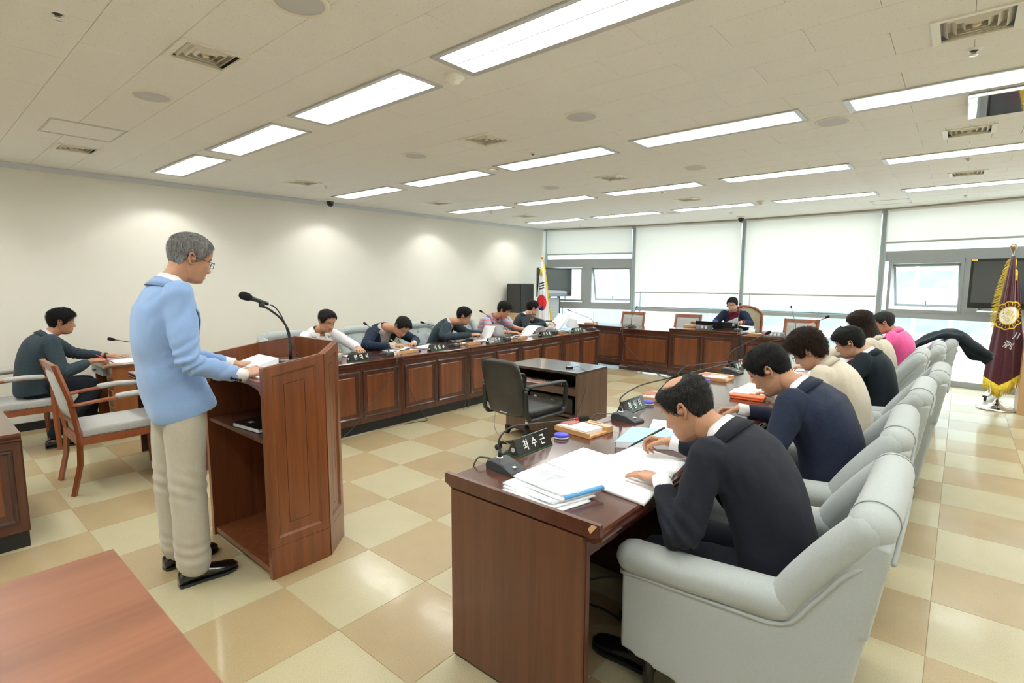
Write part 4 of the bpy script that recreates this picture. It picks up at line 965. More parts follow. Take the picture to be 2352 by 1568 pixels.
def ear_mesh(s):
    m = MB(); pts = []
    for k in range(13):
        a = math.radians(-110+k*25); pts.append((s*(.004+.010*(.5+.5*math.cos(a-1.3))), -.004-.014*math.cos(a)*1.0, .0+.026*math.sin(a)))
    P = [A3(s*.074+p[0], -.012-(p[1]+.004)*-1.0-.012+.0*p[2], -.008+p[2]) for p in pts]
    P = [A3(s*.072+p[0], -.016+1.0*(-.013*math.cos(math.radians(-110+k*25)))*-1.0*-1.0-.25*p[2], -.006+p[2]) for k, p in enumerate(pts)]
    m.tube(P, [.0048]*13, 8)
    m.add(*(lambda V, F: (V, F))(*sweep([(s*.070, -.014, -.006), (s*.078, -.020, -.006), (s*.080, -.022, -.006)], [(.022, .013), (.019, .011), (.010, .006)], 14, True, (0, 0, 1))))
    m.add(*capsule([(s*.0715, -.008, -.028), (s*.0718, -.009, -.034)], [.0052, .0045], 8))
    V = np.concatenate(m.v); return V, m.f
HAIR = {  # angle from front (deg): lower boundary of the hair, thickness
 'short': ([0, 30, 48, 58, 66, 76, 84, 92, 104, 114, 135, 180], [.080, .076, .062, .040, .020, .002, -.004, .026, .012, -.022, -.052, -.062], .013),
 'fringe': ([0, 30, 48, 58, 66, 76, 84, 92, 104, 114, 135, 180], [.052, .050, .042, .028, .010, -.006, -.012, .022, .008, -.030, -.062, -.072], .019),
 'curly': ([0, 30, 48, 58, 66, 76, 84, 92, 104, 114, 135, 180], [.055, .048, .036, .024, .006, -.020, -.022, .012, -.004, -.040, -.072, -.085], .036),
 'long': ([0, 30, 48, 58, 66, 76, 84, 92, 104, 114, 135, 180], [.060, .050, .030, -.03, -.07, -.09, -.10, -.10, -.11, -.11, -.115, -.117], .022),
 'bald': ([0, 30, 48, 58, 66, 76, 84, 92, 104, 114, 135, 180], [.092, .086, .070, .044, .022, .004, -.002, .026, .012, -.022, -.052, -.064], .009),
}
def hair_mesh(V, T, Z, style, seed, thick=None):
    ang, zb, th = HAIR[style]; th = thick or th
    a = np.degrees(np.abs(((T-math.pi/2+math.pi) % (2*math.pi))-math.pi)); b = np.interp(a, ang, zb)
    rng = np.random.default_rng(seed); b = b+.004*np.sin(T*9+seed)+.003*np.sin(T*23+2*seed)
    d = Z-b; t = th*np.clip(d/.012, 0, 1)**.6*(1+.25*np.clip((Z-.05)/.06, 0, 1))
    if style == 'fringe': t = t+.010*np.exp(-((a/42)**2))*np.clip(d/.02, 0, 1)
    if style == 'short': t = t*(1-.25*(np.clip((-Z+.02)/.06, 0, 1)))
    if style == 'bald':
        X = V[..., 0]; Yv = V[..., 1]
        hole = np.exp(-(((X+.026)/.040)**2+((Yv+.008)/.050)**2)**1.5)*np.clip((Z-.05)/.03, 0, 1); t = t-th*1.9*hole; t = np.where(hole > .45, -.003, t)
    P = V.reshape(-1, 3); c = A3(0, -.01, .01); N = P-c; N[:, 2] = np.where(P[:, 2] < 0, 0, N[:, 2]); N /= np.linalg.norm(N, axis=1)[:, None]+1e-9
    amp = {'curly': .007, 'fringe': .003, 'long': .003}.get(style, .0018); fr = {'curly': 22}.get(style, 30)
    tt = t.ravel(); nz_ = fnoise(P, fr, seed)*amp+fnoise(P*(1, 1, .35), fr*2.2, seed+1)*amp*.5
    off = np.where(tt > 0, tt+nz_*np.clip(tt/.008, 0, 1), -.003)
    O = P+N*off[:, None]
    nzz, nt = T.shape; F = []; on = (d.ravel() > -.004) & (tt > (-.0005 if style != 'bald' else .0003))
    for i in range(nzz-1):
        for j in range(nt):
            k = (j+1) % nt; q = (i*nt+j, i*nt+k, (i+1)*nt+k, (i+1)*nt+j)
            if on[list(q)].any(): F.append(q)
    if style != 'bald': F.append(tuple(range((nzz-1)*nt, nzz*nt)))
    used = sorted({i for f in F for i in f}); mp = {u: i for i, u in enumerate(used)}; O2 = O[used]; F = [tuple(mp[i] for i in f) for f in F]
    if style == 'long':
        m = MB(); m.add(O2, F); R = []; n = 36
        prof = [(0.02, 1.10), (-.05, 1.14), (-.10, 1.16), (-.14, 1.22), (-.175, 1.34), (-.185, 1.40)]
        for (z, s_) in prof:
            for k in range(n+1):
                al = math.radians(-38)-math.radians(k/n*(360-104)); # from front-right going round the back
                w = .080*s_; y = .100*s_; R.append((w*math.cos(al), -.012+y*math.sin(al)*(1 if math.sin(al) < 0 else .45), z+.010*math.sin(k*1.7)*(s_ > 1.2)))
        # use the back half only
        R = []
        for (z, s_) in prof:
            for k in range(n+1):
                al = math.radians(25)-math.radians(230)*k/n; w = .078*s_; y = .098*s_
                R.append((w*math.cos(al)+.002*math.sin(k*2.3+z*90), -.006+y*math.sin(al)*(1 if math.sin(al) < 0 else .5), z+.008*math.sin(k*1.9)*(z < -.1)))
        Fr = [(i*(n+1)+k, i*(n+1)+k+1, (i+1)*(n+1)+k+1, (i+1)*(n+1)+k) for i in range(len(prof)-1) for k in range(n)]
        m.add(R, Fr); return np.concatenate(m.v), m.f
    return O2, F
_hands = {}
def hand(pose, vox):
    key = (pose, vox)
    if key in _hands: return _hands[key]
    C = {'flat': [(8, 10, 6)]*4, 'rest': [(18, 22, 12), (20, 26, 14), (24, 28, 16), (28, 30, 18)], 'pen': [(40, 48, 20), (52, 55, 28), (62, 60, 32), (68, 62, 34)], 'hold': [(30, 34, 16), (34, 38, 18), (38, 40, 20), (42, 42, 22)]}[pose]
    m = MB(); m.add(*sweep([(0, -.03, 0), (0, 0, 0), (.001, .03, -.001), (0, .065, -.001), (-.001, .092, -.001), (-.001, .100, -.001)], [(.025, .020), (.027, .020), (.036, .0165), (.042, .0135), (.041, .0115), (.034, .007)], 16))
    for k, (bx, by, ln, r) in enumerate([(-.032, .090, .074, .0080), (-.0105, .096, .082, .0082), (.0115, .092, .077, .0078), (.032, .083, .061, .0070)]):
        p = A3(bx, by-.014, 0); sp = (-.16, -.04, .08, .22)[k]; P = [p, A3(bx+sp*.01, by, 0)]; an = 0
        for seg, (f, c) in enumerate(zip((.45, .30, .25), C[k])):
            an += math.radians(c); d = A3(math.sin(sp)*math.cos(an), math.cos(sp)*math.cos(an), -math.sin(an)); P.append(P[-1]+d*ln*f)
        m.add(*capsule(P, [r*1.05, r*1.05, r, r*.92, r*.78], 10, ref=(1, 0, 0)))
    if pose in ('pen', 'hold'): P = [(-.020, .015, -.004), (-.040, .042, -.016), (-.044, .072, -.030), (-.036, .094, -.044)]
    else: P = [(-.020, .012, -.002), (-.043, .040, -.006), (-.058, .066, -.010), (-.064, .090, -.014)]
    m.add(*capsule(P, [.0145, .0130, .0108, .0088], 10, ref=(1, 0, 0)))
    V, F, N = remesh(np.concatenate(m.v), m.f, vox, 3); _hands[key] = (V, F); return V, F
def frame_from(y, z):
    y = nrm(y); z = np.array(z, float); z = nrm(z-y*np.dot(z, y)); x = np.cross(y, z); return np.stack([x, y, z], 1)
TR = {'jacket': [(-.16, .185, .135, .135), (-.06, .186, .135, .140), (0, .182, .132, .138), (.14, .170, .128, .126), (.30, .166, .126, .118), (.48, .180, .126, .120), (.64, .192, .122, .122), (.76, .194, .108, .118), (.86, .176, .088, .102), (.92, .140, .074, .084), (.965, .100, .066, .070), (1.0, .072, .062, .062), (1.03, .066, .058, .058)]}
class Torso:
    def __init__(s, hip, neck, fwd, bulge=.05, scale=1.0, girth=1.0, ctrl=None):
        s.h, s.n = A3(*hip), A3(*neck); f = A3(*fwd); f = nrm(f-A3(0, 0, f[2])); s.f0 = f; s.L = nrm(np.cross(f, A3(0, 0, 1)))   # right side
        s.c = A3(*ctrl) if ctrl is not None else (s.h+s.n)/2-f*bulge+A3(0, 0, bulge*.4); s.g = girth; s.sc = scale
    def cen(s, h):
        if h < 0: t = s.tan(0); return s.h+t*h*s.len()
        if h > 1: return s.n+s.tan(1)*(h-1)*s.len()
        return (1-h)**2*s.h+2*h*(1-h)*s.c+h*h*s.n
    def tan(s, h): h = min(max(h, 0), 1); return nrm(2*(1-h)*(s.c-s.h)+2*h*(s.n-s.c))
    def len(s): return np.linalg.norm(s.c-s.h)+np.linalg.norm(s.n-s.c)
    def dims(s, h, k=1.0):
        T_ = TR['jacket']; H_ = [r[0] for r in T_]; return [np.interp(h, H_, [r[i] for r in T_])*s.sc*k*(s.g if (i > 1 and h < .75) else 1) for i in (1, 2, 3)]
    def pt(s, h, th, off=0, k=1.0):
        w, df, db = s.dims(h, k); t = s.tan(h); Fd = np.cross(t, s.L)*-1; Fd = Fd if np.dot(Fd, s.f0) > 0 else -Fd
        c, sn = math.cos(th), math.sin(th); p = 2/2.4; x = (w+off)*np.sign(c)*abs(c)**p; y = ((df if sn > 0 else db)+off)*np.sign(sn)*abs(sn)**p
        return s.cen(h)+s.L*x+Fd*y
    def th_of(s, h, u, k=1.0):
        w = s.dims(h, k)[0]; return math.acos(np.sign(u)*min(1, (abs(u)/w))**(2.4/2))
    def tube(s, h0, h1, n=22, nt=40, k=1.0, off=0):
        V = []; 
        for h in np.linspace(h0, h1, n):
            for th in np.linspace(0, 2*math.pi, nt, endpoint=False): V.append(s.pt(h, th, off, k))
        F = [(i*nt+j, i*nt+(j+1) % nt, (i+1)*nt+(j+1) % nt, (i+1)*nt+j) for i in range(n-1) for j in range(nt)]
        F += [tuple(range(nt))[::-1], tuple(range((n-1)*nt, n*nt))]; return np.array(V), F
def arm_path(S, E, Wr, n=4):
    S, E, Wr = map(lambda q: np.array(q, float), (S, E, Wr)); a = E+(S-E)*.22; b = E+(Wr-E)*.24
    return [S, S+(E-S)*.3, S+(E-S)*.6, a]+bez(a, E+(E-(a+b)/2)*.25, b, 4)[1:-1]+[b, Wr+(E-Wr)*.4, Wr+(E-Wr)*.12, Wr]
def lerp_r(P, r0, r1, r2, ne=5):
    P = np.array(P); d = np.r_[0, np.cumsum(np.linalg.norm(P[1:]-P[:-1], axis=1))]; m = d[ne]; return list(np.interp(d, [0, m*.5, m, (m+d[-1])/2, d[-1]], [r0, (r0+r1)/2, r1, (r1+r2)/2, r2]))
def person(label, base, hip, neck, head, hfwd, hup, fwd, arms, legs=None, top='suit_dark', garment='jacket', shirt='shirt_white', trousers='trouser_dark', skin='a', hairs='short', hairc='hair_black',
           glasses=None, vox=.009, hq=False, bulge=.05, seed=1, scale=1.0, girth=1.0, tail=-.10, sleeves='long', cuffs=True, hairt=None, wide=1.0, hs=1.0, ctrl=None, shoes=True, v0=.36, sh=.165, watch=None, wr=.0045, btn=None):
    t = empty('person', base); tag(t, label, 'person'); off = tuple(base)
    T = Torso(hip, neck, fwd, bulge, scale, girth, ctrl)
    # ---- head
    Rm = frame_from(hfwd, hup); hc = np.array(head, float)
    nz, nt = (96, 112) if hq else (64, 72)
    Vh, Th, Zh = head_surface(nz, nt, wide); F, M = head_faces(nz, nt, Vh)
    X = lambda P: hc+(np.asarray(P).reshape(-1, 3)*hs)@Rm.T
    body = MB(); body.add(X(Vh), F, M)
    for s_ in (-1, 1): V, F2 = ear_mesh(s_); V = V*A3(wide, 1, 1); body.add(X(V), F2, 0)
    # ---- neck, chest and arms as one remeshed skin surface
    m = MB(); nb = T.n; sk0 = X([(0, -.030, -.045)])[0]; sk1 = X([(0, -.028, -.085)])[0]
    m.add(*capsule([sk0, sk1, (sk1+nb)/2+(nb-sk1)*.05, nb, T.cen(.93)], [(.056*hs, .060*hs), (.056*hs, .058*hs), (.055, .055), (.054, .052), (.050, .045)], 20, ref=tuple(T.L)))
    m.add(*T.tube(.0, .93, 12, 24, .86))
    WR = []
    shj = {}
    for s_, key in ((-1, 'l'), (1, 'r')):
        a = arms[key]; S = T.cen(.855)+T.L*s_*sh*scale+T.f0*a.get('fwd', .01); E = np.array(a['e'], float); Wp = np.array(a['w'], float); shj[key] = S
        P = arm_path(S, E, Wp); r = lerp_r(P, .050, .041, .027); m.add(*capsule(P+[Wp+nrm(np.array(a['d'], float))*.012], r+[.026], 14))
    V, F2, N = remesh(np.concatenate(m.v), m.f, max(vox, .010), 4); body.add(V, F2, 0)
    for s_, key in ((-1, 'l'), (1, 'r')):
        a = arms[key]; V, F2 = hand(a.get('pose', 'rest'), .0030 if hq else .0045); V = V.copy()
        if s_ < 0: V[:, 0] *= -1
        d = np.array(a['d'], float); B = frame_from(d, a.get('n', (0, 0, 1))); Wp = np.array(a['w'], float)
        if s_ < 0: F2 = [f[::-1] for f in F2]
        body.add(Wp+V@B.T*a.get('s', 1.0), F2, 0)
    body.build('body', ['skin_'+skin, 'lip_'+skin, 'brow_'+skin], t, True, off=off)
    # ---- hair
    hp = MB(); V, F2 = hair_mesh(Vh, Th, Zh, hairs, seed, hairt); hp.add(X(V), F2)
    hp.build('hair', hairc, t, True, off=off)
    hv = np.array(V); rng = np.random.default_rng(seed); fa = [f for f in F2 if len(f) == 4]; ns = 5200 if hq else 2200; SV = []; SF = []; hl = {'curly': .026, 'long': .04, 'fringe': .026, 'short': .017, 'bald': .020}[hairs]
    for fi in rng.integers(0, len(fa), ns):
        q = hv[list(fa[fi])]; w = rng.random(4); w /= w.sum(); p = w@q; nn = nrm(p-A3(0, -.01, .0)); dn = A3(0, -.9, -.35) if p[2] > .075 and p[1] < .03 else (A3(.5, .6, -.3) if p[2] > .06 else A3(0, -.45, -1.0))
        if hairs == 'curly': dn = dn+rng.normal(size=3)*1.3
        dn = nrm(dn+rng.normal(size=3)*.22); tg = nrm(dn-nn*np.dot(dn, nn)); l = hl*rng.uniform(.6, 1.2); sd = np.cross(tg, nn)*.00085; k_ = len(SV); lift = .16 if hairs != 'curly' else .45
        a0 = p-nn*.001; a1 = p+tg*l*.5+nn*l*lift*.6; a2 = p+tg*l-nn*l*(.02 if hairs != 'curly' else -.25)
        SV += [a0-sd, a0+sd, a1-sd, a1+sd, a2]; SF += [(k_, k_+1, k_+3, k_+2), (k_+2, k_+3, k_+4)]
    so = MB().add(X(SV), SF).build('hair_strands', hairc, t, False, off=off); so['kind'] = 'stuff'
    if glasses:
        g = MB()
        for q in (-1, 1):
            rim = [A3(q*(.033+.024*math.copysign(abs(math.cos(a))**.6, math.cos(a))), .099-.004*abs(math.cos(a)), -.003+.015*math.copysign(abs(math.sin(a))**.6, math.sin(a))) for a in np.linspace(0, 2*math.pi, 19)]
            g.tube(X(rim), .0016, 6, caps=False); g.tube(X([(q*.056, .095, .004), (q*.074*wide, .075, .006), (q*.079*wide, .0, .004), (q*.080*wide, -.014, -.004)]), .0015, 6)
        g.tube(X([(-.010, .103, .0), (0, .106, .003), (.010, .103, .0)]), .0014, 6); g.build('glasses', glasses, t, True, off=off)
    # ---- top garment
    m = MB(); m.add(*T.tube(tail, 1.0, 26, 44))
    r0, r1, r2 = {'jacket': (.070, .056, .042), 'shirt': (.064, .054, .040), 'polo': (.064, .058, .056), 'loose': (.068, .058, .044)}[garment]
    sl = {}
    for key in ('l', 'r'):
        a = arms[key]; S = shj[key]; E = np.array(a['e'], float); Wp = np.array(a['w'], float); P = arm_path(S, E, Wp); rr = lerp_r(P, r0, r1, r2)
        if sleeves == 'short': P, rr = P[:3], rr[:3]; rr[-1] *= 1.08
        else: P = P[:-2]+[P[-1]+nrm(P[-2]-P[-1])*.052]; rr = rr[:-2]+[rr[-1]]
        sl[key] = (P, rr); m.add(*capsule([S-(P[1]-S)*.12]+P, [rr[0]*.98]+rr, 22, e=2))
    V, F2, N = remesh(np.concatenate(m.v), m.f, vox, 5)
    # classify along the torso
    hs_ = np.linspace(tail-.05, 1.06, 60); C = np.array([T.cen(h) for h in hs_]); idx = np.argmin(((V[:, None, :]-C[None])**2).sum(-1), 1); hh = hs_[idx]; rel = V-C[idx]
    u = rel@T.L; Fdir = np.array([(lambda q: q if q@T.f0 > 0 else -q)(np.cross(T.tan(h), T.L)) for h in hs_])[idx]; vv = (rel*Fdir).sum(1)
    # folds
    disp = fnoise(V, 3.0, seed)*wr*1.3+fnoise(V*(1, 1, .5), 8, seed+3)*wr*.45-np.clip(fnoise(V*(1, 1, .7), 5, seed+13)-.25, 0, 1)*wr*1.6
    for key in ('l', 'r'):
        P, rr = sl[key]
        if len(P) > 5:
            E = np.array(arms[key]['e'], float); S = shj[key]; dE = np.linalg.norm(V-E, axis=1); ax = nrm(P[-1]-S)
            disp += np.exp(-(dE/.10)**2)*np.sin((V@ax)*150+fnoise(V, 6, seed+5)*3)*wr*1.0
            dS = np.linalg.norm(V-(S+T.cen(.7)*.0+(T.cen(.74)+T.L*(1 if key == 'r' else -1)*.15*scale-S)*.8), axis=1); disp += np.exp(-(dS/.09)**2)*np.sin((V@nrm(ax+A3(0, 0, .4)))*110+fnoise(V, 5, seed+6)*2.5)*wr*.8
            dW = np.linalg.norm(V-np.array(arms[key]['w'], float), axis=1); disp += np.exp(-((dW-.12)/.07)**2)*np.sin((V@ax)*120)*wr*.35
    V2 = V+N*disp[:, None]
    F3 = []; vw = .10
    for f in F2:
        q = list(f); hm = hh[q].mean(); um = abs(u[q].mean()); vm = vv[q].mean()
        if hm > .985 and np.linalg.norm(rel[q].mean(0)) < .085: continue
        if garment == 'jacket' and vm > .02 and vm < .17 and hm > v0 and um < vw*((hm-v0)/(1-v0))**.85: continue
        if garment != 'jacket' and vm > .0 and vm < .12 and hm > .93 and um < .055: continue
        F3.append(f)
    used = sorted({i for f in F3 for i in f}); mp = {q: i for i, q in enumerate(used)}
    MB().add(V2[used], [tuple(mp[i] for i in f) for f in F3]).build({'jacket': 'jacket', 'shirt': 'shirt', 'polo': 'polo_shirt', 'loose': 'jacket'}[garment], top, t, True, off=off)
    # collar band (shirt)
    def band(h0, h1, o0, o1, name, mat, th0=-210, th1=30, drop=0, n=34, k=1.0, lift=0):
        Vb = []
        for h, o_ in ((h0, o0), (h1, o1)):
            for i in range(n+1):
                a = math.radians(90+(-180+360*i/n)*(.5 if False else 1)*.46*2*((th1-th0)/360.)) if False else math.radians(90)+math.radians(th0+(th1-th0)*i/n)
                fr = max(0, math.cos(a-math.pi/2)); Vb.append(T.pt(h-drop*fr, a, o_, k))
        Vb = np.array(Vb); cc = Vb.mean(0); d2 = []
        Vb2 = Vb+np.array([nrm(p-cc)*.0035 for p in Vb]); M_ = 2*(n+1)
        Fb = [(i, i+1, n+2+i, n+1+i) for i in range(n)]+[(M_+i, M_+n+1+i, M_+n+2+i, M_+i+1) for i in range(n)]+[(n+1+i, n+2+i, M_+n+2+i, M_+n+1+i) for i in range(n)]+[(i, M_+i, M_+i+1, i+1) for i in range(n)]
        MB().add(np.concatenate([Vb, Vb2]), Fb).build(name, mat, t, True, off=off)
    if garment == 'jacket':
        Vs, Fs = T.tube(.1, .985, 18, 36, .89); MB().add(Vs, Fs).build('shirt', shirt, t, True, off=off)
        band(.955, 1.035, -.002, -.006, 'shirt_collar', shirt, 22, 338, .055)
        for s_ in (-1, 1):      # shirt collar leaf
            P0 = [T.pt(.985, math.radians(90-s_*22), .000), T.pt(.94, math.radians(90-s_*12), .006), T.pt(.885, T.th_of(.885, s_*.050), -.002), T.pt(.95, math.radians(90-s_*52), .006), T.pt(.995, math.radians(90-s_*55), .001)]
            q = np.array(P0); MB().add(np.concatenate([q, q+T.f0*.004]), [(0, 1, 2, 3, 4), (9, 8, 7, 6, 5)]+[(i, (i+1) % 5, 5+(i+1) % 5, 5+i) for i in range(5)]).build('collar_leaf', shirt, t, False, off=off)
        band(.915, .995, .008, .004, 'jacket_collar', top, 62, 298, .0)
        for s_ in (-1, 1):      # lapels
            n = 14; Vl = []
            for i in range(n+1):
                h = v0+(.965-v0)*i/n; e = vw*((h-v0)/(1-v0))**.85*.92; f = (h-v0)/(.965-v0); wd = .078*math.sin(min(1, f*1.35)*math.pi/2)*(1 if f < .80 else .62+.3*(f-.8))
                for uu, oo in ((e, .006), (e+wd*.5, .014), (e+wd, .009)): Vl.append(T.pt(h, T.th_of(h, s_*min(uu, .165)), oo))
            Fl = [(i*3+j, i*3+j+1, (i+1)*3+j+1, (i+1)*3+j) for i in range(n) for j in range(2)]; Vl = np.array(Vl); k = len(Vl)
            MB().add(np.concatenate([Vl, Vl-T.f0*.004]), Fl+[tuple(k+q for q in f[::-1]) for f in Fl]+[(i*3+2, (i+1)*3+2, k+(i+1)*3+2, k+i*3+2) for i in range(n)]).build('lapel', top, t, True, off=off)
    else:
        band(.94, 1.03, .008, .002, 'collar', {'loose': top}.get(garment, top), 14, 346, .06)
        for s_ in (-1, 1):
            P0 = [T.pt(.985, math.radians(90-s_*14), .002), T.pt(.90, math.radians(90-s_*10), .012), T.pt(.865, T.th_of(.865, s_*.060), .008), T.pt(.95, math.radians(90-s_*60), .012), T.pt(.995, math.radians(90-s_*60), .004)]
            q = np.array(P0); MB().add(np.concatenate([q, q+T.f0*.004]), [(0, 1, 2, 3, 4), (9, 8, 7, 6, 5)]+[(i, (i+1) % 5, 5+(i+1) % 5, 5+i) for i in range(5)]).build('collar_leaf', top, t, False, off=off)
    if cuffs and sleeves == 'long':
        for key in ('l', 'r'):
            P, rr = sl[key]; e = P[-1]; dd = nrm(P[-1]-P[-2]); a = np.array(arms[key]['w'], float); dd = nrm(a-P[-2])
            MB().tube([e-dd*.02, a+dd*.010], [.036, .034], 18).build('cuff', shirt if garment == 'jacket' else top, t, True, off=off)
    if watch:
        a = np.array(arms[watch]['w'], float); dd = nrm(a-sl[watch][0][-2]); MB().tube([a+dd*.004, a+dd*.024], [.031, .031], 18).build('wristwatch', 'gold_watch' if skin != 'c' else 'black_plastic', t, True, off=off)
    if btn:
        for b_ in range(4):
            a = np.array(arms[btn]['w'], float); dd = nrm(a-sl[btn][0][-2]); p = a-dd*(.035+.016*b_)+T.L*.036+A3(0, 0, -.026); n_ = nrm(T.L+A3(0, 0, -.7)); MB().tube([p-n_*.004, p+n_*.005], .0065, 10).build('sleeve_button', 'tv_black', t, True, off=off)
    # ---- legs
    if legs:
        m = MB(); hp_ = T.h
        m.add(*capsule([hp_+T.L*-.060+A3(0, 0, -.01), hp_+T.L*.060+A3(0, 0, -.01)], [(.100*scale, .112*scale)]*2, 20))
        for s_, key in ((-1, 'l'), (1, 'r')):
            K, An = np.array(legs[key]['k'], float), np.array(legs[key]['a'], float); Hj = hp_+T.L*s_*.080
            P = arm_path(Hj, K, An); rr = lerp_r(P, legs.get('th', .084*scale), legs.get('kn', .070*scale), legs.get('hem', .056)); m.add(*capsule(P, rr, 20, e=2))
        V, F2, N = remesh(np.concatenate(m.v), m.f, max(vox, .010), 5)
        d = fnoise(V, 3, seed+9)*wr*.8+fnoise(V*(1, 1, .3), 7, seed+8)*wr*.7
        for key in ('l', 'r'):
            K, An = np.array(legs[key]['k'], float), np.array(legs[key]['a'], float)
            d += np.exp(-(np.linalg.norm(V-K, axis=1)/.10)**2)*np.sin(V[:, 2]*95+V[:, 1]*50)*wr*.7+np.exp(-(np.linalg.norm(V-An-A3(0, 0, .07), axis=1)/.08)**2)*np.sin(V[:, 2]*110+V[:, 0]*40)*wr*1.1
        MB().add(V+N*d[:, None], F2).build('trousers', trousers, t, True, off=off)
        for key in ('l', 'r'):
            An = np.array(legs[key]['a'], float); d = np.array(legs[key].get('d', tuple(T.f0)), float); d[2] = 0; d = nrm(d); sd = np.cross(d, A3(0, 0, 1)); fl = legs[key].get('fl', 0.0)
            m = MB(); Vp = []; n = 18
            prof = [(-.075, .018, .040), (-.070, .030, .060), (-.04, .036, .075), (0, .036, .078), (.04, .038, .070), (.08, .044, .056), (.12, .048, .046), (.155, .045, .040), (.185, .034, .034), (.202, .014, .022)]
            for (x, w, hgt) in prof:
                for j in range(n):
                    a = 2*math.pi*j/n; c_, s2 = math.cos(a), math.sin(a); zz = max(-.0, (s2*.5+.5))**.8*hgt if s2 > -.6 else 0
                    Vp.append(A3(An[0], An[1], fl)+d*x+sd*w*np.sign(c_)*abs(c_)**.8+A3(0, 0, zz+.012))
            Fp = [(i*n+j, i*n+(j+1) % n, (i+1)*n+(j+1) % n, (i+1)*n+j) for i in range(len(prof)-1) for j in range(n)]+[tuple(range(n))[::-1], tuple(range((len(prof)-1)*n, len(prof)*n))]
            sh_ = MB().add(Vp, Fp).build('shoe', 'shoe', t, True, off=off)
            m = MB(); Vp = []
            for (x, w, hgt) in prof: Vp += [A3(An[0], An[1], fl)+d*x+sd*q*(w+.003)+A3(0, 0, z) for q in (-1, 1) for z in (0.001, .014)]
            k = len(prof); Fp = []
            for i in range(k-1):
                a, b_ = i*4, (i+1)*4; Fp += [(a, b_, b_+1, a+1), (a+2, a+3, b_+3, b_+2), (a, a+2, b_+2, b_), (a+1, b_+1, b_+3, a+3)]
            Fp += [(0, 1, 3, 2), ((k-1)*4, (k-1)*4+2, (k-1)*4+3, (k-1)*4+1)]
            m.add(Vp, Fp).build('sole', 'black_plastic', sh_, False, off=(0, 0, 0)); sole = sh_.children[0] if False else None
            COL.objects[-1].location = (-off[0], -off[1], -off[2])
    return t, T
def seatlegs(x, y, dx, dy, knee=.44, thick=.09, fl=0.0):
    """legs of somebody seated at (x, y) facing (dx, dy)"""
    s = A3(dy, -dx, 0); f = A3(dx, dy, 0); h = A3(x, y, 0); o = {}
    for k, q in (('l', -1), ('r', 1)):
        K = h+s*q*.12+f*.42+A3(0, 0, .50); An = K+f*.03-A3(0, 0, .40); o[k] = {'k': tuple(K), 'a': tuple(An), 'd': (dx, dy, 0), 'fl': fl}
    return o
# 1 standing speaker at the lectern
person('person in light blue blazer and khaki trousers standing at the lectern, grey hair and glasses', (-3.02, .86, 0),
       (-3.02, .90, .96), (-3.0, .905, 1.545), (-3.0, .995, 1.655), (0.02, 1, -.36), (0, .36, 1), (0, 1, 0),
       {'l': dict(e=(-3.28, 1.0, 1.14), w=(-3.12, 1.215, 1.075), d=(.35, 1, -.02), n=(.1, 0, 1), pose='rest', fwd=.02), 'r': dict(e=(-2.74, .87, 1.155), w=(-2.79, 1.135, 1.06), d=(-.30, 1, .22), n=(.3, -.1, 1), pose='rest', fwd=.0)},
       {'l': {'k': (-3.13, .88, .52), 'a': (-3.15, .89, .11), 'd': (-.1, 1, 0)}, 'r': {'k': (-2.92, .89, .52), 'a': (-2.90, .885, .11), 'd': (.08, 1, 0)}, 'hem': .083, 'th': .098, 'kn': .084},
       top='jacket_blue', trousers='trouser_khaki', skin='a', hairs='short', hairc='hair_grey', glasses='tv_black', hq=True, vox=.0085, seed=11, bulge=.09, tail=-.15, v0=.42, girth=1.10, wr=.008, scale=1.0, btn='r')
RL = dict(fwd=(-1, 0, 0))
def rightperson(label, y, head, pit, neck, hip, arms, **kw):
    fz = (-1, kw.pop('turn', 0), -math.tan(math.radians(pit))); hu = (-math.tan(math.radians(pit)), 0, 1) if pit < 80 else (-1, 0, .2)
    return person(label, (hip[0], y, 0), hip, neck, head, fz, hu, (-1, 0, 0), arms, seatlegs(hip[0]-.02, y, -1, 0), **kw)
# right row
rightperson('balding person in dark suit writing at the nearest end of the right desk row', 1.95, (-.775, 1.95, 1.065), 33, (-.645, 1.95, 1.005), (-.42, 1.95, .53),
    {'l': dict(e=(-.66, 1.66, .66), w=(-.80, 1.80, .815), d=(-1, .35, -.10), n=(.1, 0, 1), pose='flat', fwd=.04), 'r': dict(e=(-.72, 2.26, .80), w=(-.93, 2.20, .835), d=(-1, -.25, .05), n=(.0, .55, 1), pose='pen', fwd=.04)},
    top='suit_dark', skin='a', hairs='bald', hairc='hair_mix', hq=True, vox=.0085, seed=21, bulge=.11, tail=-.06, wr=.0055, hs=1.04, scale=1.03)
rightperson('person in navy suit with short black hair, second in the right desk row', 2.95, (-.735, 2.95, 1.085), 42, (-.60, 2.95, 1.025), (-.42, 2.95, .53),
    {'l': dict(e=(-.64, 2.66, .70), w=(-.86, 2.78, .815), d=(-1, .3, -.1), n=(0, 0, 1), pose='rest', fwd=.04), 'r': dict(e=(-.70, 3.27, .76), w=(-.93, 3.14, .81), d=(-1, -.25, -.05), n=(0, .3, 1), pose='pen', fwd=.04)},
    top='suit_navy', skin='a', hairs='short', hairc='hair_black', hq=True, vox=.0085, seed=22, bulge=.12, tail=-.06, wr=.0055, hs=1.04, hairt=.018, scale=1.05, girth=1.1)
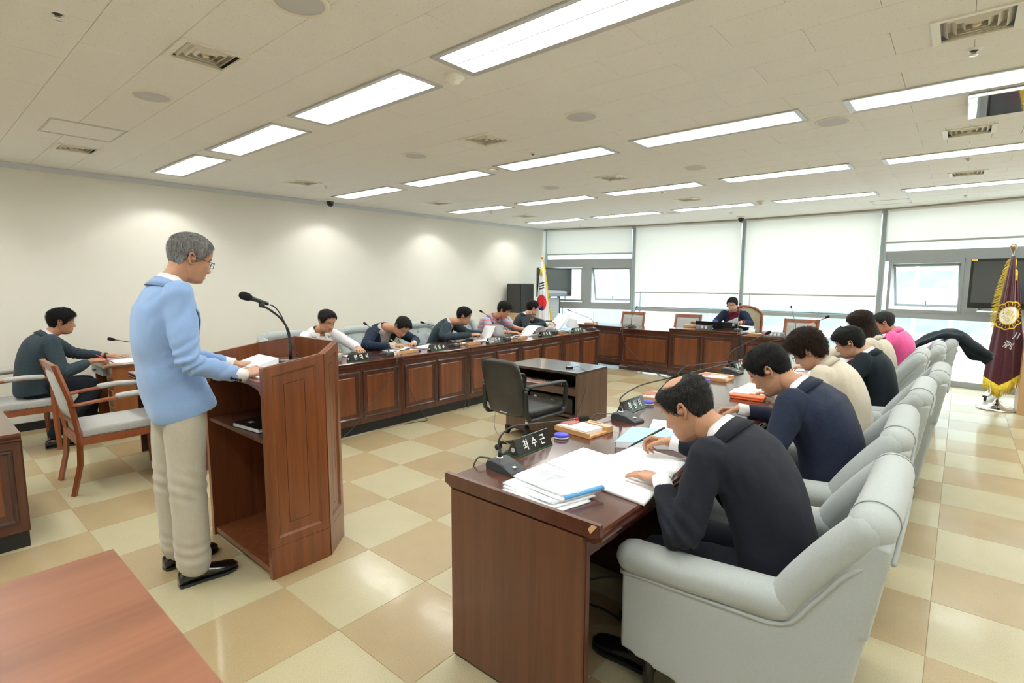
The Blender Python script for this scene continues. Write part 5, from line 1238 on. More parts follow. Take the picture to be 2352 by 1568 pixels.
rightperson('person with curly dark brown hair and glasses in beige jacket, third in right row', 3.95, (-.755, 3.95, 1.085), 36, (-.655, 3.95, 1.015), (-.47, 3.95, .53),
    {'l': dict(e=(-.66, 3.66, .72), w=(-.90, 3.76, .81), d=(-1, .3, -.1), n=(0, 0, 1), pose='rest', fwd=.04), 'r': dict(e=(-.74, 4.24, .80), w=(-1.03, 4.12, .84), d=(-1, -.3, .25), n=(0, .5, 1), pose='pen', fwd=.04)},
    top='beige_cloth', garment='loose', trousers='trouser_dark', skin='b', hairs='curly', hairc='hair_brown', glasses='tv_black', hq=True, vox=.009, seed=23, bulge=.12, tail=-.06, wr=.006, scale=.94)
rightperson('person with glasses and black hair in black suit and white shirt, fourth in right row', 4.95, (-.655, 4.95, 1.06), 25, (-.535, 4.95, 1.0), (-.42, 4.95, .53),
    {'l': dict(e=(-.62, 4.66, .72), w=(-.88, 4.76, .80), d=(-1, .3, -.1), n=(0, 0, 1), pose='rest', fwd=.04), 'r': dict(e=(-.70, 5.22, .78), w=(-.95, 5.10, .81), d=(-1, -.25, 0), n=(0, .3, 1), pose='rest', fwd=.04)},
    top='suit_char', skin='b', hairs='fringe', hairc='hair_black', glasses='tv_black', vox=.010, seed=24, bulge=.08, tail=-.06, scale=.97, v0=.55)
rightperson('person with shoulder-length dark hair in beige vest jacket, fifth in the right desk row', 5.95, (-.705, 5.95, 1.145), 22, (-.60, 5.95, 1.03), (-.50, 5.95, .53),
    {'l': dict(e=(-.70, 5.66, .74), w=(-.92, 5.74, .80), d=(-1, .3, -.1), n=(0, 0, 1), pose='rest', fwd=.04), 'r': dict(e=(-.96, 5.78, .84), w=(-1.10, 5.80, 1.0), d=(-.3, .1, 1), n=(-1, 0, 0), pose='hold', fwd=.06)},
    top='beige_cloth', garment='loose', skin='d', hairs='long', hairc='hair_brown', vox=.010, seed=25, bulge=.07, tail=-.06, scale=.92)
rightperson('person in bright pink shirt with greying short hair, sixth in the right desk row', 6.95, (-.62, 6.95, 1.105), 15, (-.53, 6.95, 1.03), (-.44, 6.95, .53),
    {'l': dict(e=(-.64, 6.64, .72), w=(-.88, 6.74, .80), d=(-1, .3, -.1), n=(0, 0, 1), pose='rest', fwd=.03), 'r': dict(e=(-.70, 7.24, .74), w=(-.92, 7.12, .80), d=(-1, -.25, 0), n=(0, .3, 1), pose='rest', fwd=.03)},
    top='polo_pink', garment='shirt', skin='a', hairs='short', hairc='hair_mix', vox=.010, seed=26, bulge=.09, tail=-.06, scale=1.04, hairt=.009, cuffs=True)
# left row (facing +x)
def leftperson(label, y, head, hf, hu, neck, hip, arms, **kw):
    return person(label, (hip[0], y, 0), hip, neck, head, hf, hu, kw.pop('bf', (1, 0, 0)), arms, seatlegs(hip[0]+.02, y, 1, 0), **kw)
leftperson('person in white shirt with neat black hair, nearest in the left desk row', 3.05, (-5.30, 3.075, 1.10), (1, .10, -.42), (.42, 0, 1), (-5.42, 3.05, 1.0), (-5.56, 3.05, .53),
    {'l': dict(e=(-5.30, 3.40, .80), w=(-5.06, 3.30, .80), d=(1, -.25, -.12), n=(0, 0, 1), pose='rest', fwd=.04), 'r': dict(e=(-5.32, 2.74, .80), w=(-5.08, 2.96, .80), d=(1, .35, 0), n=(0, -.4, 1), pose='pen', fwd=.04)},
    top='shirt_white', garment='shirt', skin='a', hairs='short', hairc='hair_black', vox=.009, hq=True, seed=31, bulge=.06, tail=-.05, scale=1.03, cuffs=False, wr=.004)
leftperson('person in navy blazer bent low over the desk writing, second in the left desk row', 3.93, (-5.13, 3.965, .985), (1, -.10, -1.05), (1.0, .25, .95), (-5.33, 3.86, .985), (-5.60, 3.93, .53),
    {'l': dict(e=(-5.22, 4.25, .79), w=(-4.98, 4.02, .795), d=(.25, -1, -.05), n=(0, 0, 1), pose='rest', fwd=.05), 'r': dict(e=(-5.22, 3.50, .79), w=(-4.96, 3.72, .80), d=(.25, 1, 0), n=(.2, 0, 1), pose='pen', fwd=.05)},
    top='blazer_navy', shirt='shirt_pale', skin='a', hairs='short', hairc='hair_black', vox=.009, hq=True, seed=32, bulge=.10, tail=-.05, scale=1.04, watch='l', v0=.3, wr=.006, hairt=.016)
leftperson('person in slate grey suit with glasses turning pages, third in the left desk row', 4.93, (-5.20, 5.08, 1.06), (.72, .70, -.38), (.25, .25, 1), (-5.36, 4.98, .985), (-5.62, 4.88, .53),
    {'l': dict(e=(-5.28, 5.24, .80), w=(-5.05, 5.36, .81), d=(.8, .45, 0), n=(0, 0, 1), pose='hold', fwd=.05), 'r': dict(e=(-5.25, 4.72, .79), w=(-5.0, 5.05, .82), d=(.5, .9, .05), n=(.2, 0, 1), pose='hold', fwd=.05)},
    top='suit_slate', shirt='shirt_pink', skin='a', hairs='short', hairc='hair_black', glasses='label_silver', vox=.009, hq=True, seed=33, bulge=.08, tail=-.05, v0=.3, hairt=.017, bf=(.85, .5, 0), cuffs=False)
leftperson('person in red and grey striped polo shirt with thick black hair, fourth in left row', 5.95, (-5.34, 6.08, 1.10), (.9, .42, -.45), (.35, .2, 1), (-5.46, 6.0, 1.0), (-5.66, 5.93, .53),
    {'l': dict(e=(-5.34, 6.34, .80), w=(-5.06, 6.32, .79), d=(1, .0, -.1), n=(0, 0, 1), pose='rest', fwd=.04), 'r': dict(e=(-5.32, 5.74, .79), w=(-5.06, 5.92, .785), d=(.8, .6, 0), n=(0, 0, 1), pose='rest', fwd=.04)},
    top='polo_stripe', garment='polo', sleeves='short', skin='a', hairs='fringe', hairc='hair_black', vox=.009, hq=True, seed=34, bulge=.06, tail=-.05, scale=1.04, hairt=.022, cuffs=False)
leftperson('person in dark grey jacket and mint shirt holding up papers, last in left row', 6.90, (-5.50, 6.99, 1.09), (.45, .90, -.25), (.1, .2, 1), (-5.60, 6.93, .985), (-5.72, 6.82, .53),
    {'l': dict(e=(-5.42, 7.24, .80), w=(-5.22, 7.42, .86), d=(.25, .5, .9), n=(-.6, .6, 0), pose='hold', fwd=.04), 'r': dict(e=(-5.42, 6.68, .78), w=(-5.18, 7.0, .84), d=(.5, .8, .15), n=(.3, -.2, 1), pose='hold', fwd=.04)},
    top='suit_dim', shirt='shirt_mint', skin='b', hairs='short', hairc='hair_black', glasses='label_silver', vox=.009, hq=True, seed=35, bulge=.06, tail=-.05, v0=.15, hairt=.017, bf=(.75, .65, 0))
# chairman
person('person in navy suit and wine red shirt with glasses, seated at the head table', (-2.84, 9.15, 0), (-2.84, 9.2, .56), (-2.86, 9.07, 1.07), (-2.87, 8.99, 1.165), (.05, -1, -.38), (0, -.38, 1), (0, -1, 0),
    {'l': dict(e=(-2.56, 8.98, .86), w=(-2.64, 8.76, .90), d=(-.2, -1, .1), n=(0, 0, 1), pose='hold', fwd=.04), 'r': dict(e=(-3.13, 8.98, .86), w=(-3.03, 8.76, .865), d=(.3, -1, 0), n=(0, 0, 1), pose='pen', fwd=.04)},
    {'l': {'k': (-2.72, 8.8, .50), 'a': (-2.72, 8.78, .10), 'd': (0, -1, 0)}, 'r': {'k': (-2.96, 8.8, .50), 'a': (-2.96, 8.78, .10), 'd': (0, -1, 0)}},
    top='blazer_navy', shirt='shirt_wine', skin='b', hairs='short', hairc='hair_black', glasses='label_silver', vox=.010, hq=True, seed=41, bulge=.05, tail=-.05, v0=.3, wide=.96, hairt=.011)
# far left writer
person('person in dark slate suit seated in the wooden armchair at the far left', (-6.42, .62, 0), (-6.42, .76, .56), (-6.42, .905, 1.045), (-6.42, 1.0, 1.155), (.06, 1, -.14), (0, .14, 1), (0, 1, 0),
    {'l': dict(e=(-6.68, 1.10, .82), w=(-6.56, 1.33, .785), d=(.1, 1, -.05), n=(0, 0, 1), pose='flat', fwd=.06), 'r': dict(e=(-6.14, .93, .70), w=(-6.20, 1.16, .785), d=(-.15, 1, .1), n=(.3, 0, 1), pose='pen', fwd=.03)},
    {'l': {'k': (-6.54, 1.22, .54), 'a': (-6.54, 1.16, .12), 'd': (0, 1, 0)}, 'r': {'k': (-6.30, 1.22, .54), 'a': (-6.30, .86, .13), 'd': (.1, 1, 0)}},
    top='suit_slate', shirt='shirt_pink', skin='c', hairs='fringe', hairc='hair_black', glasses='label_silver', vox=.009, hq=True, seed=42, bulge=.10, tail=-.09, v0=.4, hairt=.013, cuffs=False, watch='l', wide=.97)
# ------------------------------------------------------------------ microphones
def make_mic(neckP, headL=.045, base=True):
    """conference microphone; neck path is local"""
    t = empty('desk_microphone', (0, 0, 0)); m = MB()
    # wedge base, long axis x (front toward +x)
    prof = [(-.075, .0), (-.078, .012), (-.070, .036), (-.040, .042), (.02, .034), (.080, .014), (.086, .006), (.084, 0)]
    for y0, y1, k in ((-.050, .050, 1),):
        V = []; n = len(prof)
        for y, s_ in ((-.050, .0), (-.044, 1), (.044, 1), (.050, .0)): V += [(x, y*(1-.12*(x > 0)), z*(.86 if not s_ else 1)) for x, z in prof]
        F = [(j*n+i, j*n+(i+1) % n, (j+1)*n+(i+1) % n, (j+1)*n+i) for j in range(3) for i in range(n)]+[tuple(range(n))[::-1], tuple(range(3*n, 4*n))]
        m.add(V, F)
    m.build('base', 'mic_grey', t)
    MB().lathe([(.014, .040), (.014, .044), (.010, .045)], 18, 0, (-.045, 0, 0)).build('collar_ring', 'label_silver', t, True)
    MB().tube([(-.045, 0, .042), (-.045, 0, .075)], [.0085, .0075], 14).build('socket', 'black_plastic', t, True)
    MB().box(.045, -.012, .0245, .062, .006, .0265).build('logo_plate', 'label_silver', t); MB().lathe([(.006, .033), (.006, .036), (0, .0365)], 12, 0, (.0, .008, 0)).build('button', 'black_plastic', t, True)
    P = catmull([(-.045, 0, .075)]+neckP, 7); MB().tube(P, .0038, 10).build('gooseneck', 'mic_grey', t, True)
    d = nrm(np.array(P[-1])-np.array(P[-3])); e = np.array(P[-1])
    MB().tube([e-d*.004, e+d*.010], [.0068, .0072], 12).build('light_ring', 'red_ring', t, True)
    V, F = capsule([e+d*.018, e+d*headL], [.0125, .0135], 14); MB().add(V, F).build('foam_head', 'foam', t, True)
    return t
def mic_at(x, y, z, rz, tip, label, group, mids=None):
    """tip in world coordinates"""
    c, s = math.cos(-rz), math.sin(-rz)
    def loc(p): dx, dy = p[0]-x, p[1]-y; return (c*dx-s*dy, s*dx+c*dy, p[2]-z)
    tp = A3(*loc(tip)); b = A3(-.045, 0, .075); mid = b+A3(0, 0, .05); k = [tuple(mid)]
    d = tp-mid; k += [tuple(mid+d*.14+A3(0, 0, .035)), tuple(mid+d*.35+A3(0, 0, .030)), tuple(mid+d*.68+A3(0, 0, .015)), tuple(tp)]
    t = make_mic(k); t.location = (x, y, z); t.rotation_euler = (0, 0, rz); tag(t, label, 'microphone', group); return t
ZR, ZL_ = .7605, .7405
mic_at(-1.40, 1.61, ZR, -.15, (-1.22, 1.86, .958), 'black desk microphone at the nearest end of the right desk row, beside the newspaper', 'microphones of the right row')
mic_at(-1.40, 2.66, ZR, -.15, (-1.02, 3.42, 1.055), 'black desk microphone beside the second name plate of the right row', 'microphones of the right row')
mic_at(-1.48, 3.66, ZR, -.15, (-1.30, 4.0, .95), 'desk microphone hidden behind the balding head, right row', 'microphones of the right row')
mic_at(-1.47, 4.68, ZR, -.15, (-1.25, 4.78, 1.10), 'black desk microphone with long neck before the woman with curly hair', 'microphones of the right row')
mic_at(-1.45, 5.7, ZR, -.1, (-1.2, 6.0, 1.0), 'desk microphone in the right row past the curly hair', 'microphones of the right row'); mic_at(-1.45, 6.7, ZR, -.1, (-1.15, 6.75, 1.14), 'farthest desk microphone of the right row, thin neck against the window', 'microphones of the right row')
LM = [(-4.70, 3.41, (-4.93, 3.34, 1.060), 'between the white-shirted and navy-blazered men'), (-4.72, 4.42, (-4.94, 4.16, 1.033), 'left of the man in the slate suit'), (-4.72, 5.38, (-4.95, 5.20, 1.115), 'left of the man in the striped shirt'),
      (-4.78, 6.60, (-4.95, 6.16, 1.022), 'in front of the man reading papers'), (-4.66, 7.50, (-5.0, 7.38, 1.05), 'at its far end by the head table')]
for x, y, tip, l in LM: mic_at(x, y, ZL_, PI+.1, tip, 'black desk microphone on the left desk row, '+l, 'microphones of the left row')
mic_at(-4.40, 8.45, .736, PI/2, (-4.42, 8.62, 1.07), 'desk microphone at the left section of the head table before an empty chair', 'microphones of the head table')
mic_at(-2.56, 8.36, .796, PI/2, (-2.60, 8.50, 1.17), 'desk microphone in front of the chairman', 'microphones of the head table')
mic_at(-1.78, 8.45, .746, PI/2, (-1.90, 8.62, 1.15), 'desk microphone with thin upright neck, right section of the head table', 'microphones of the head table')
mic_at(-5.22, 1.62, .7405, -PI/2, (-5.20, 1.14, 1.062), 'small desk microphone reaching out from behind the standing man, left one', 'microphones of the dark desk')
# vocal microphone on the lectern
t = empty('lectern_microphone', (-2.95, 1.47, 1.054)); MB().lathe([(0, .0), (.072, .0), (.074, .006), (.070, .030), (.066, .036), (.02, .040), (0, .040)], 40).build('round_base', 'black_plastic', t, True)
MB().tube([(0, 0, .04), (0, 0, .135)], .0095, 16).build('stem', 'black_plastic', t, True)
P = catmull([(0, 0, .135), (0, -.004, .20), (0, -.045, .275), (0, -.115, .335), (0, -.150, .350)], 6); MB().tube(P, .0065, 12).build('gooseneck', 'black_plastic', t, True)
MB().lathe([(.010, -.012), (.016, -.008), (.016, .012), (.010, .016)], 16, 0, (0, -.150, .356)).build('clip', 'black_plastic', t, True)
q0, q1 = A3(0, -.115, .362), A3(0, -.215, .400); MB().tube([q0, q0+(q1-q0)*.6, q1], [.0095, .0115, .015], 18).build('handle', 'mic_grey', t, True)
V, F = capsule([q1+(q1-q0)*.06, q1+(q1-q0)*.30], [.0215, .0235], 20); MB().add(V, F).build('foam_head', 'foam', t, True)
MB().tube([q0, q0-(q1-q0)*.10], [.0065, .005], 12).build('connector', 'label_silver', t, True)
MB().tube(catmull([q0-(q1-q0)*.1, (0, -.07, .335), (.004, -.03, .26), (.01, .005, .12), (.03, .06, .03), (.06, .09, .012)], 6), .0035, 8).build('lead', 'cable', t, True)
tag(t, 'black hand microphone with foam head on a gooseneck with round base, on the lectern', 'microphone')
t = empty('dark_desk_microphone', (-5.0, 1.72, .7405)); MB().lathe([(0, 0), (.06, 0), (.058, .02), (0, .03)], 28).build('round_base', 'black_plastic', t, True)
P = catmull([(0, 0, .02), (-.01, -.05, .2), (-.06, -.22, .31), (-.12, -.40, .325)], 6); MB().tube(P, .006, 10).build('gooseneck', 'black_plastic', t, True); V, F = capsule([(-.14, -.42, .325), (-.155, -.455, .325)], .024, 16); MB().add(V, F).build('foam_head', 'foam', t, True)
tag(t, 'larger black foam microphone head showing just left of the standing man', 'microphone')
# ------------------------------------------------------------------ name plates
def plate(x, y, z, rz, txt, label, group, two=True, w=.26, size=.052, white='plate_white', sx=.8, spc=1.3):
    t = empty('name_plate', (x, y, z), rz); h, d = .075, .036
    MB().prism([(-d, 0), (d, 0), (.004, h), (-.004, h)], -w/2, w/2, 'y').build('prism', 'plate_black', t)
    MB().prism([(-d-.001, 0), (d+.001, 0), (d+.001, .003), (-d-.001, .003)], -w/2-.001, w/2+.001, 'y').build('felt_foot', 'green_felt', t)
    m = MB(); up_ = nrm((-(d-.004), 0, h)); place_text(m, txt, size, A3((d+.004)/2+.0015, 0, h/2)+A3(.0012, 0, .0005), (0, 1, 0), up_, sx, space=spc); 
    m.build('lettering', white, t)
    if two: m = MB(); up2_ = nrm(((d-.004), 0, h)); place_text(m, txt, size, A3(-(d+.004)/2-.0015, 0, h/2)+A3(-.0012, 0, .0005), (0, -1, 0), up2_, sx, space=spc); m.build('lettering', white, t)
    for s_ in (-1, 1): MB().lathe([(.011, 0), (.011, s_*.001), (0, s_*.0012)], 16, 0, (0, s_*w/2, .028), 'y').build('round_sticker', 'emblem_silver', t)
    tag(t, label, 'name plate', group); return t
RP = [(1.885, '최수근', 'nearest black name plate of the right row beside the desk microphone'), (2.885, '최동식', 'second black name plate of the right row beyond the blue ink pad'), (3.885, '강정원', 'black name plate of the right row hidden behind the balding head'), (4.885, '강대익', 'black name plate of the right row with round coloured sticker, before the orange wallet'), (5.885, '최갑현', 'fifth name plate of the right row'), (6.885, '이정희', 'sixth name plate of the right row')]
for k, (y, s_, l) in enumerate(RP): plate(-1.49, y, ZR, 0.0, ' '.join(s_), l, 'name plates of the right row', w=.255, size=.052)
LP_ = [(3.02, '한대식', 'black name plate before the person in the white shirt'), (4.07, '이삼수', 'black name plate right of the person in the navy blazer'), (5.05, '김국연', 'black name plate between the slate suit and the striped shirt'), (6.16, '조익래', 'black name plate before the person holding up papers'), (6.99, '최용석', 'black name plate at the far end of the left row')]
for y, s_, l in LP_: plate(-4.60, y, ZL_, .0, ' '.join(s_), l, 'name plates of the left row', w=.27, size=.054)
plate(-3.02, 8.19, .7955, -PI/2, '의 장', 'wide black name plate on the raised central head table', 'name plates of the head table', w=.26, size=.05)
plate(-2.05, 8.30, .7455, -PI/2, '전 문 위 원', 'wide black four-letter plate on the right section of the head table', 'name plates of the head table', w=.30, size=.05, spc=1.1)
# ------------------------------------------------------------------ note boxes, ink pads, pens
def make_notebox(w=.25, d=.185, pen=None, card=False, txt=False):
    t = empty('note_box', (0, 0, 0)); MB().rbox(-w/2, -d/2, 0, w/2, d/2, .012, .002).build('tray', 'light_wood', t)
    for q in ((-w/2, -d/2, w/2, -d/2+.012), (-w/2, -d/2, -w/2+.012, d/2)): MB().box(q[0], q[1], .012, q[2], q[3], .026).build('rim', 'light_wood', t)
    MB().rbox(-w/2, d/2-.045, .010, w/2, d/2, .034, .003).build('pen_ledge', 'light_wood', t)
    MB().box(-w/2+.016, -d/2+.016, .012, w/2-.03, d/2-.05, .029).build('note_paper', 'paper', t)
    if card: MB().box(-w/2-.01, -d/2+.05, .030, -w/2+.07, d/2-.05, .033).build('card', 'card_red', t)
    if txt: m = MB(); place_text(m, '사천시의회', .018, (0.02, d/2-.022, .0345), (1, 0, 0), (0, 1, 0), .8, space=1.2); m.build('lettering', 'moulding', t)
    if pen:
        MB().tube([(-.02, d/2-.035, .040), (.10, d/2-.03, .040)], .005, 8).build('pen', pen, t, True); MB().tube([(.04, d/2-.020, .040), (w/2-.0, d/2-.018, .040)], .0048, 8).build('pen', 'black_plastic', t, True)
    return t
for k, (y, l) in enumerate([(2.31, 'wooden note paper box with red card, nearest on the right row'), (3.28, 'wooden note paper box mostly hidden by the balding head'), (4.27, 'wooden note paper box beside the long-necked microphone, right row'), (5.3, 'wooden note paper box past the third visible name plate')]):
    t = make_notebox(.235, .20, None, True, True); t.location = (-1.47, y, ZR); t.rotation_euler = (0, 0, -.12 if k == 0 else 0)
    t.rotation_euler.z += 0; tag(t, l, 'note box', 'note boxes of the right row')
    s_ = empty('ink_pad', (-1.485, y-.18, ZR)); MB().lathe([(0, 0), (.036, 0), (.038, .004), (.038, .008), (.036, .010)], 28).build('pad_base', 'plate_white', s_, True); MB().lathe([(.038, .010), (.038, .018), (.034, .022), (0, .023)], 28).build('lid', 'ink_blue', s_, True)
    tag(s_, ['blue round ink pad in front of the nearest note box', 'blue round ink pad behind the second name plate', 'blue round ink pad before the third note box', 'blue round ink pad past the third visible plate'][k], 'ink pad', 'blue ink pads of the right row')
for k, (y, l, p_) in enumerate([(3.70, 'holding a bright blue pen, before the navy blazer', 'pen_blue'), (4.72, 'with dark pens before the slate suit', 'black_plastic'), (5.66, 'before the striped shirt', 'pen_blue'), (6.74, 'before the man reading papers', 'black_plastic')]):
    t = make_notebox(.25, .14, p_); t.location = (-4.72, y, ZL_); t.rotation_euler = (0, 0, PI/2+PI); tag(t, 'wooden note paper box '+l, 'note box', 'note boxes of the left row')
    s_ = empty('ink_pad', (-4.72, y+.175, ZL_)); MB().lathe([(0, 0), (.030, 0), (.031, .018), (0, .019)], 24).build('lid', 'ink_blue', s_, True); tag(s_, 'ink pad beside the note box '+l, 'ink pad', 'blue ink pads of the left row')
for x, y, z, l in [(-5.25, 8.46, .746, 'small wooden note box on the left end of the head table'), (-2.32, 8.40, .746, 'small wooden note box beside the four-letter name plate')]:
    t = make_notebox(.22, .13, 'black_plastic'); t.location = (x, y, z); tag(t, l, 'note box', 'note boxes of the head table')
# ------------------------------------------------------------------ papers and books
def sheet_stack(name, pts, z, n=6, th=.0012, mat='paper', jitter=.006, label='', cat='papers', group=None, curl=0, seed=0):
    """pts: four world corners (x, y) of the stack, counter-clockwise"""
    rng = random.Random(seed); pts = [A3(*p, 0) for p in pts]; c = sum(pts)/4; t = empty(name, (c[0], c[1], z))
    for k in range(n):
        a = rng.uniform(-1, 1)*jitter*4; d = A3(rng.uniform(-1, 1)*jitter, rng.uniform(-1, 1)*jitter, 0); R_ = np.array([[math.cos(a), -math.sin(a), 0], [math.sin(a), math.cos(a), 0], [0, 0, 1]])
        Q = [R_@(p-c)+d for p in pts]; N = 6; V = []
        for lvl in (0, 1):
            for i in range(N+1):
                for j in range(N+1):
                    u, v = i/N, j/N; p = (1-u)*(1-v)*Q[0]+u*(1-v)*Q[1]+u*v*Q[2]+(1-u)*v*Q[3]; h = curl*(u**3*.5+.3*(1-v)**4)*(k+1)/n
                    V.append((p[0], p[1], (k+lvl*.9)*th+h))
        M_ = (N+1)**2; F = []
        for i in range(N):
            for j in range(N): a_ = i*(N+1)+j; F += [(M_+a_, M_+a_+N+1, M_+a_+N+2, M_+a_+1), (a_, a_+1, a_+N+2, a_+N+1)]
        b = [i*(N+1) for i in range(N+1)]+[N*(N+1)+j for j in range(1, N+1)]+[i*(N+1)+N for i in range(N-1, -1, -1)]+[j for j in range(N-1, 0, -1)]
        F += [(b[q], M_+b[q], M_+b[(q+1) % len(b)], b[(q+1) % len(b)]) for q in range(len(b))]
        MB().add(V, F).build('sheet', mat, t, True)
    if label: tag(t, label, cat, group)
    return t
def textlines(t, pts, z, rows=9, mat='paper_text', w=.0022, seed=0, blocks=1):
    pts = [A3(*p, 0) for p in pts]; c = sum(pts)/4; rng = random.Random(seed); m = MB()
    for r in range(rows):
        v = .10+.8*r/max(1, rows-1); u1 = .92-rng.random()*.25
        f = lambda u, v: (1-u)*(1-v)*pts[0]+u*(1-v)*pts[1]+u*v*pts[2]+(1-u)*v*pts[3]-c
        a, b_ = f(.08, v), f(u1, v); s_ = nrm(f(.08, v+.01)-a)*w; m.add([(*a[:2], z), (*b_[:2], z), (*(b_+s_)[:2], z), (*(a+s_)[:2], z)], [(0, 1, 2, 3)])
    m.build('printed_lines', mat, t)
# open book of the nearest man, loose sheets, newspaper
t = sheet_stack('loose_sheets', [(-1.315, 1.78), (-1.10, 1.73), (-1.09, 2.03), (-1.30, 2.06)], ZR, 5, .0012, label='stack of loose white sheets partly under the open book of the balding man', seed=1)
t = empty('open_report', (-1.0, 1.93, ZR))
for s_, (p0, p1, p2, p3) in enumerate([((-1.175, 1.70), (-.795, 1.655), (-.83, 1.96), (-1.15, 1.985)), ((-1.15, 1.985), (-.83, 1.96), (-.86, 2.20), (-1.14, 2.25))]):
    N = 8; V = []
    for lvl in (0, 1):
        for i in range(N+1):
            for j in range(N+1):
                u, v = i/N, j/N; P0, P1, P2, P3 = [A3(*q, 0) for q in (p0, p1, p2, p3)]; p = (1-u)*(1-v)*P0+u*(1-v)*P1+u*v*P2+(1-u)*v*P3-A3(-1.0, 1.93, 0)
                vv = v if s_ == 0 else 1-v; h = (.012 if s_ == 0 else .006)+(.012*math.exp(-((vv-.88)/.12)**2)-.012*max(0, vv-.93)/.07)
                V.append((p[0], p[1], h*lvl))
    M_ = (N+1)**2; F = []
    for i in range(N):
        for j in range(N): a_ = i*(N+1)+j; F += [(M_+a_, M_+a_+N+1, M_+a_+N+2, M_+a_+1), (a_, a_+1, a_+N+2, a_+N+1)]
    b = [i*(N+1) for i in range(N+1)]+[N*(N+1)+j for j in range(1, N+1)]+[i*(N+1)+N for i in range(N-1, -1, -1)]+[j for j in range(N-1, 0, -1)]
    F += [(b[q], M_+b[q], M_+b[(q+1) % len(b)], b[(q+1) % len(b)]) for q in range(len(b))]
    MB().add(V, F).build('page_block', 'paper', t, True)
tag(t, 'thick open white report under the hands of the balding man', 'book')
t = empty('newspaper', (-1.11, 1.54, ZR)); c_ = A3(-1.11, 1.54, 0)
for k, (pts, z0, th, mt) in enumerate([([(-1.27, 1.425), (-1.0, 1.385), (-.955, 1.56), (-1.235, 1.63)], 0, .006, 'news'), ([(-1.275, 1.445), (-1.02, 1.415), (-.96, 1.60), (-1.25, 1.66)], .006, .006, 'paper'), ([(-1.285, 1.455), (-1.03, 1.43), (-.965, 1.61), (-1.26, 1.67)], .012, .007, 'news'), ([(-1.27, 1.495), (-1.01, 1.455), (-.955, 1.63), (-1.255, 1.69)], .019, .009, 'paper'), ([(-1.28, 1.51), (-1.01, 1.47), (-.955, 1.64), (-1.265, 1.70)], .028, .010, 'news')]):
    N = 8; V = []
    for lvl in (0, 1):
        for i in range(N+1):
            for j in range(N+1):
                u, v = i/N, j/N; P0, P1, P2, P3 = [A3(*q, 0) for q in pts]; p = (1-u)*(1-v)*P0+u*(1-v)*P1+u*v*P2+(1-u)*v*P3-c_
                V.append((p[0], p[1], z0+th*lvl*(1-.55*(v < .01))+.004*math.sin(u*5+k)*(1-v)*(lvl)))
    M_ = (N+1)**2; F = []
    for i in range(N):
        for j in range(N): a_ = i*(N+1)+j; F += [(M_+a_, M_+a_+N+1, M_+a_+N+2, M_+a_+1), (a_, a_+1, a_+N+2, a_+N+1)]
    b = [i*(N+1) for i in range(N+1)]+[N*(N+1)+j for j in range(1, N+1)]+[i*(N+1)+N for i in range(N-1, -1, -1)]+[j for j in range(N-1, 0, -1)]
    F += [(b[q], M_+b[q], M_+b[(q+1) % len(b)], b[(q+1) % len(b)]) for q in range(len(b))]
    MB().add(V, F).build('folded_sheet', mt, t, True)
MB().tube([(.10, -.07, .030), (.155, .10, .032)], [(.011, .008)]*2, 10).build('blue_fold', 'sky_blue', t, True)
m = MB(); 
for col in range(3):
    for r in range(11): u0 = .06+col*.31; x0 = -.15+u0*.30; y0 = -.02+.011*r*.8; m.box(x0-.004*r*.2, y0-.045*(u0-.5)+.0, .0392, x0+.075, y0-.045*(u0-.5)+.0035, .0396)
m.build('printed_columns', 'paper_text', t)
tag(t, 'folded newspaper pile with a blue edge on the near end of the right desk row', 'newspaper')
t = empty('blue_book', (-1.08, 2.36, ZR)); B4 = [(-1.20, 2.17), (-.90, 2.36), (-.99, 2.56), (-1.26, 2.46)]; c_ = A3(-1.08, 2.36, 0)
for z0, z1, mt, nm, k in ((0, .003, 'blue_cover', 'back_cover', 1), (.003, .027, 'paper', 'pages', .985), (.027, .030, 'blue_cover', 'front_cover', 1)):
    P = [((A3(*p, 0)-c_)*k) for p in B4]; V = [(p[0], p[1], z0) for p in P]+[(p[0], p[1], z1) for p in P]; MB().add(V, [(0, 1, 2, 3), (7, 6, 5, 4)]+[(i, (i+1) % 4, 4+(i+1) % 4, 4+i) for i in range(4)]).build(nm, mt, t)
P = [((A3(*p, 0)-c_)) for p in B4]; MB().add([(*P[3][:2], 0), (*P[0][:2], 0), (*P[0][:2], .030), (*P[3][:2], .030), *[(q[0]-.003, q[1]-.001, z) for q, z in ((P[3], 0), (P[0], 0), (P[0], .03), (P[3], .03))]], [(0, 1, 2, 3), (7, 6, 5, 4), (0, 4, 5, 1), (2, 6, 7, 3), (0, 3, 7, 4), (1, 5, 6, 2)]).build('spine', 'blue_cover', t)
tag(t, 'thick light blue book lying on the right desk row behind the pen', 'book')
t = empty('reading_glasses', (-1.02, 2.40, ZR+.031)); g = MB()
for q in (-1, 1): g.tube([A3(q*.030+.022*math.cos(a), .0, .014+.013*math.sin(a)) for a in np.linspace(0, 2*math.pi, 15)], .001, 6, caps=False); g.tube([(q*.053, 0, .016), (q*.050, -.11, .006)], .001, 6)
g.tube([(-.008, 0, .017), (.008, 0, .017)], .001, 6).build('frame', 'label_silver', t); t.rotation_euler = (0, 0, 2.4); tag(t, 'thin-rimmed reading glasses lying on the light blue book', 'glasses')
sheet_stack('loose_sheets', [(-1.17, 2.43), (-.99, 2.52), (-1.05, 2.82), (-1.29, 2.77)], ZR, 3, .001, label='white sheets behind the light blue book', seed=2)
sheet_stack('notepad', [(-1.20, 3.78), (-.98, 3.74), (-.99, 3.92), (-1.22, 3.97)], ZR, 5, .0014, label='white notepad beyond the orange wallet', seed=3)
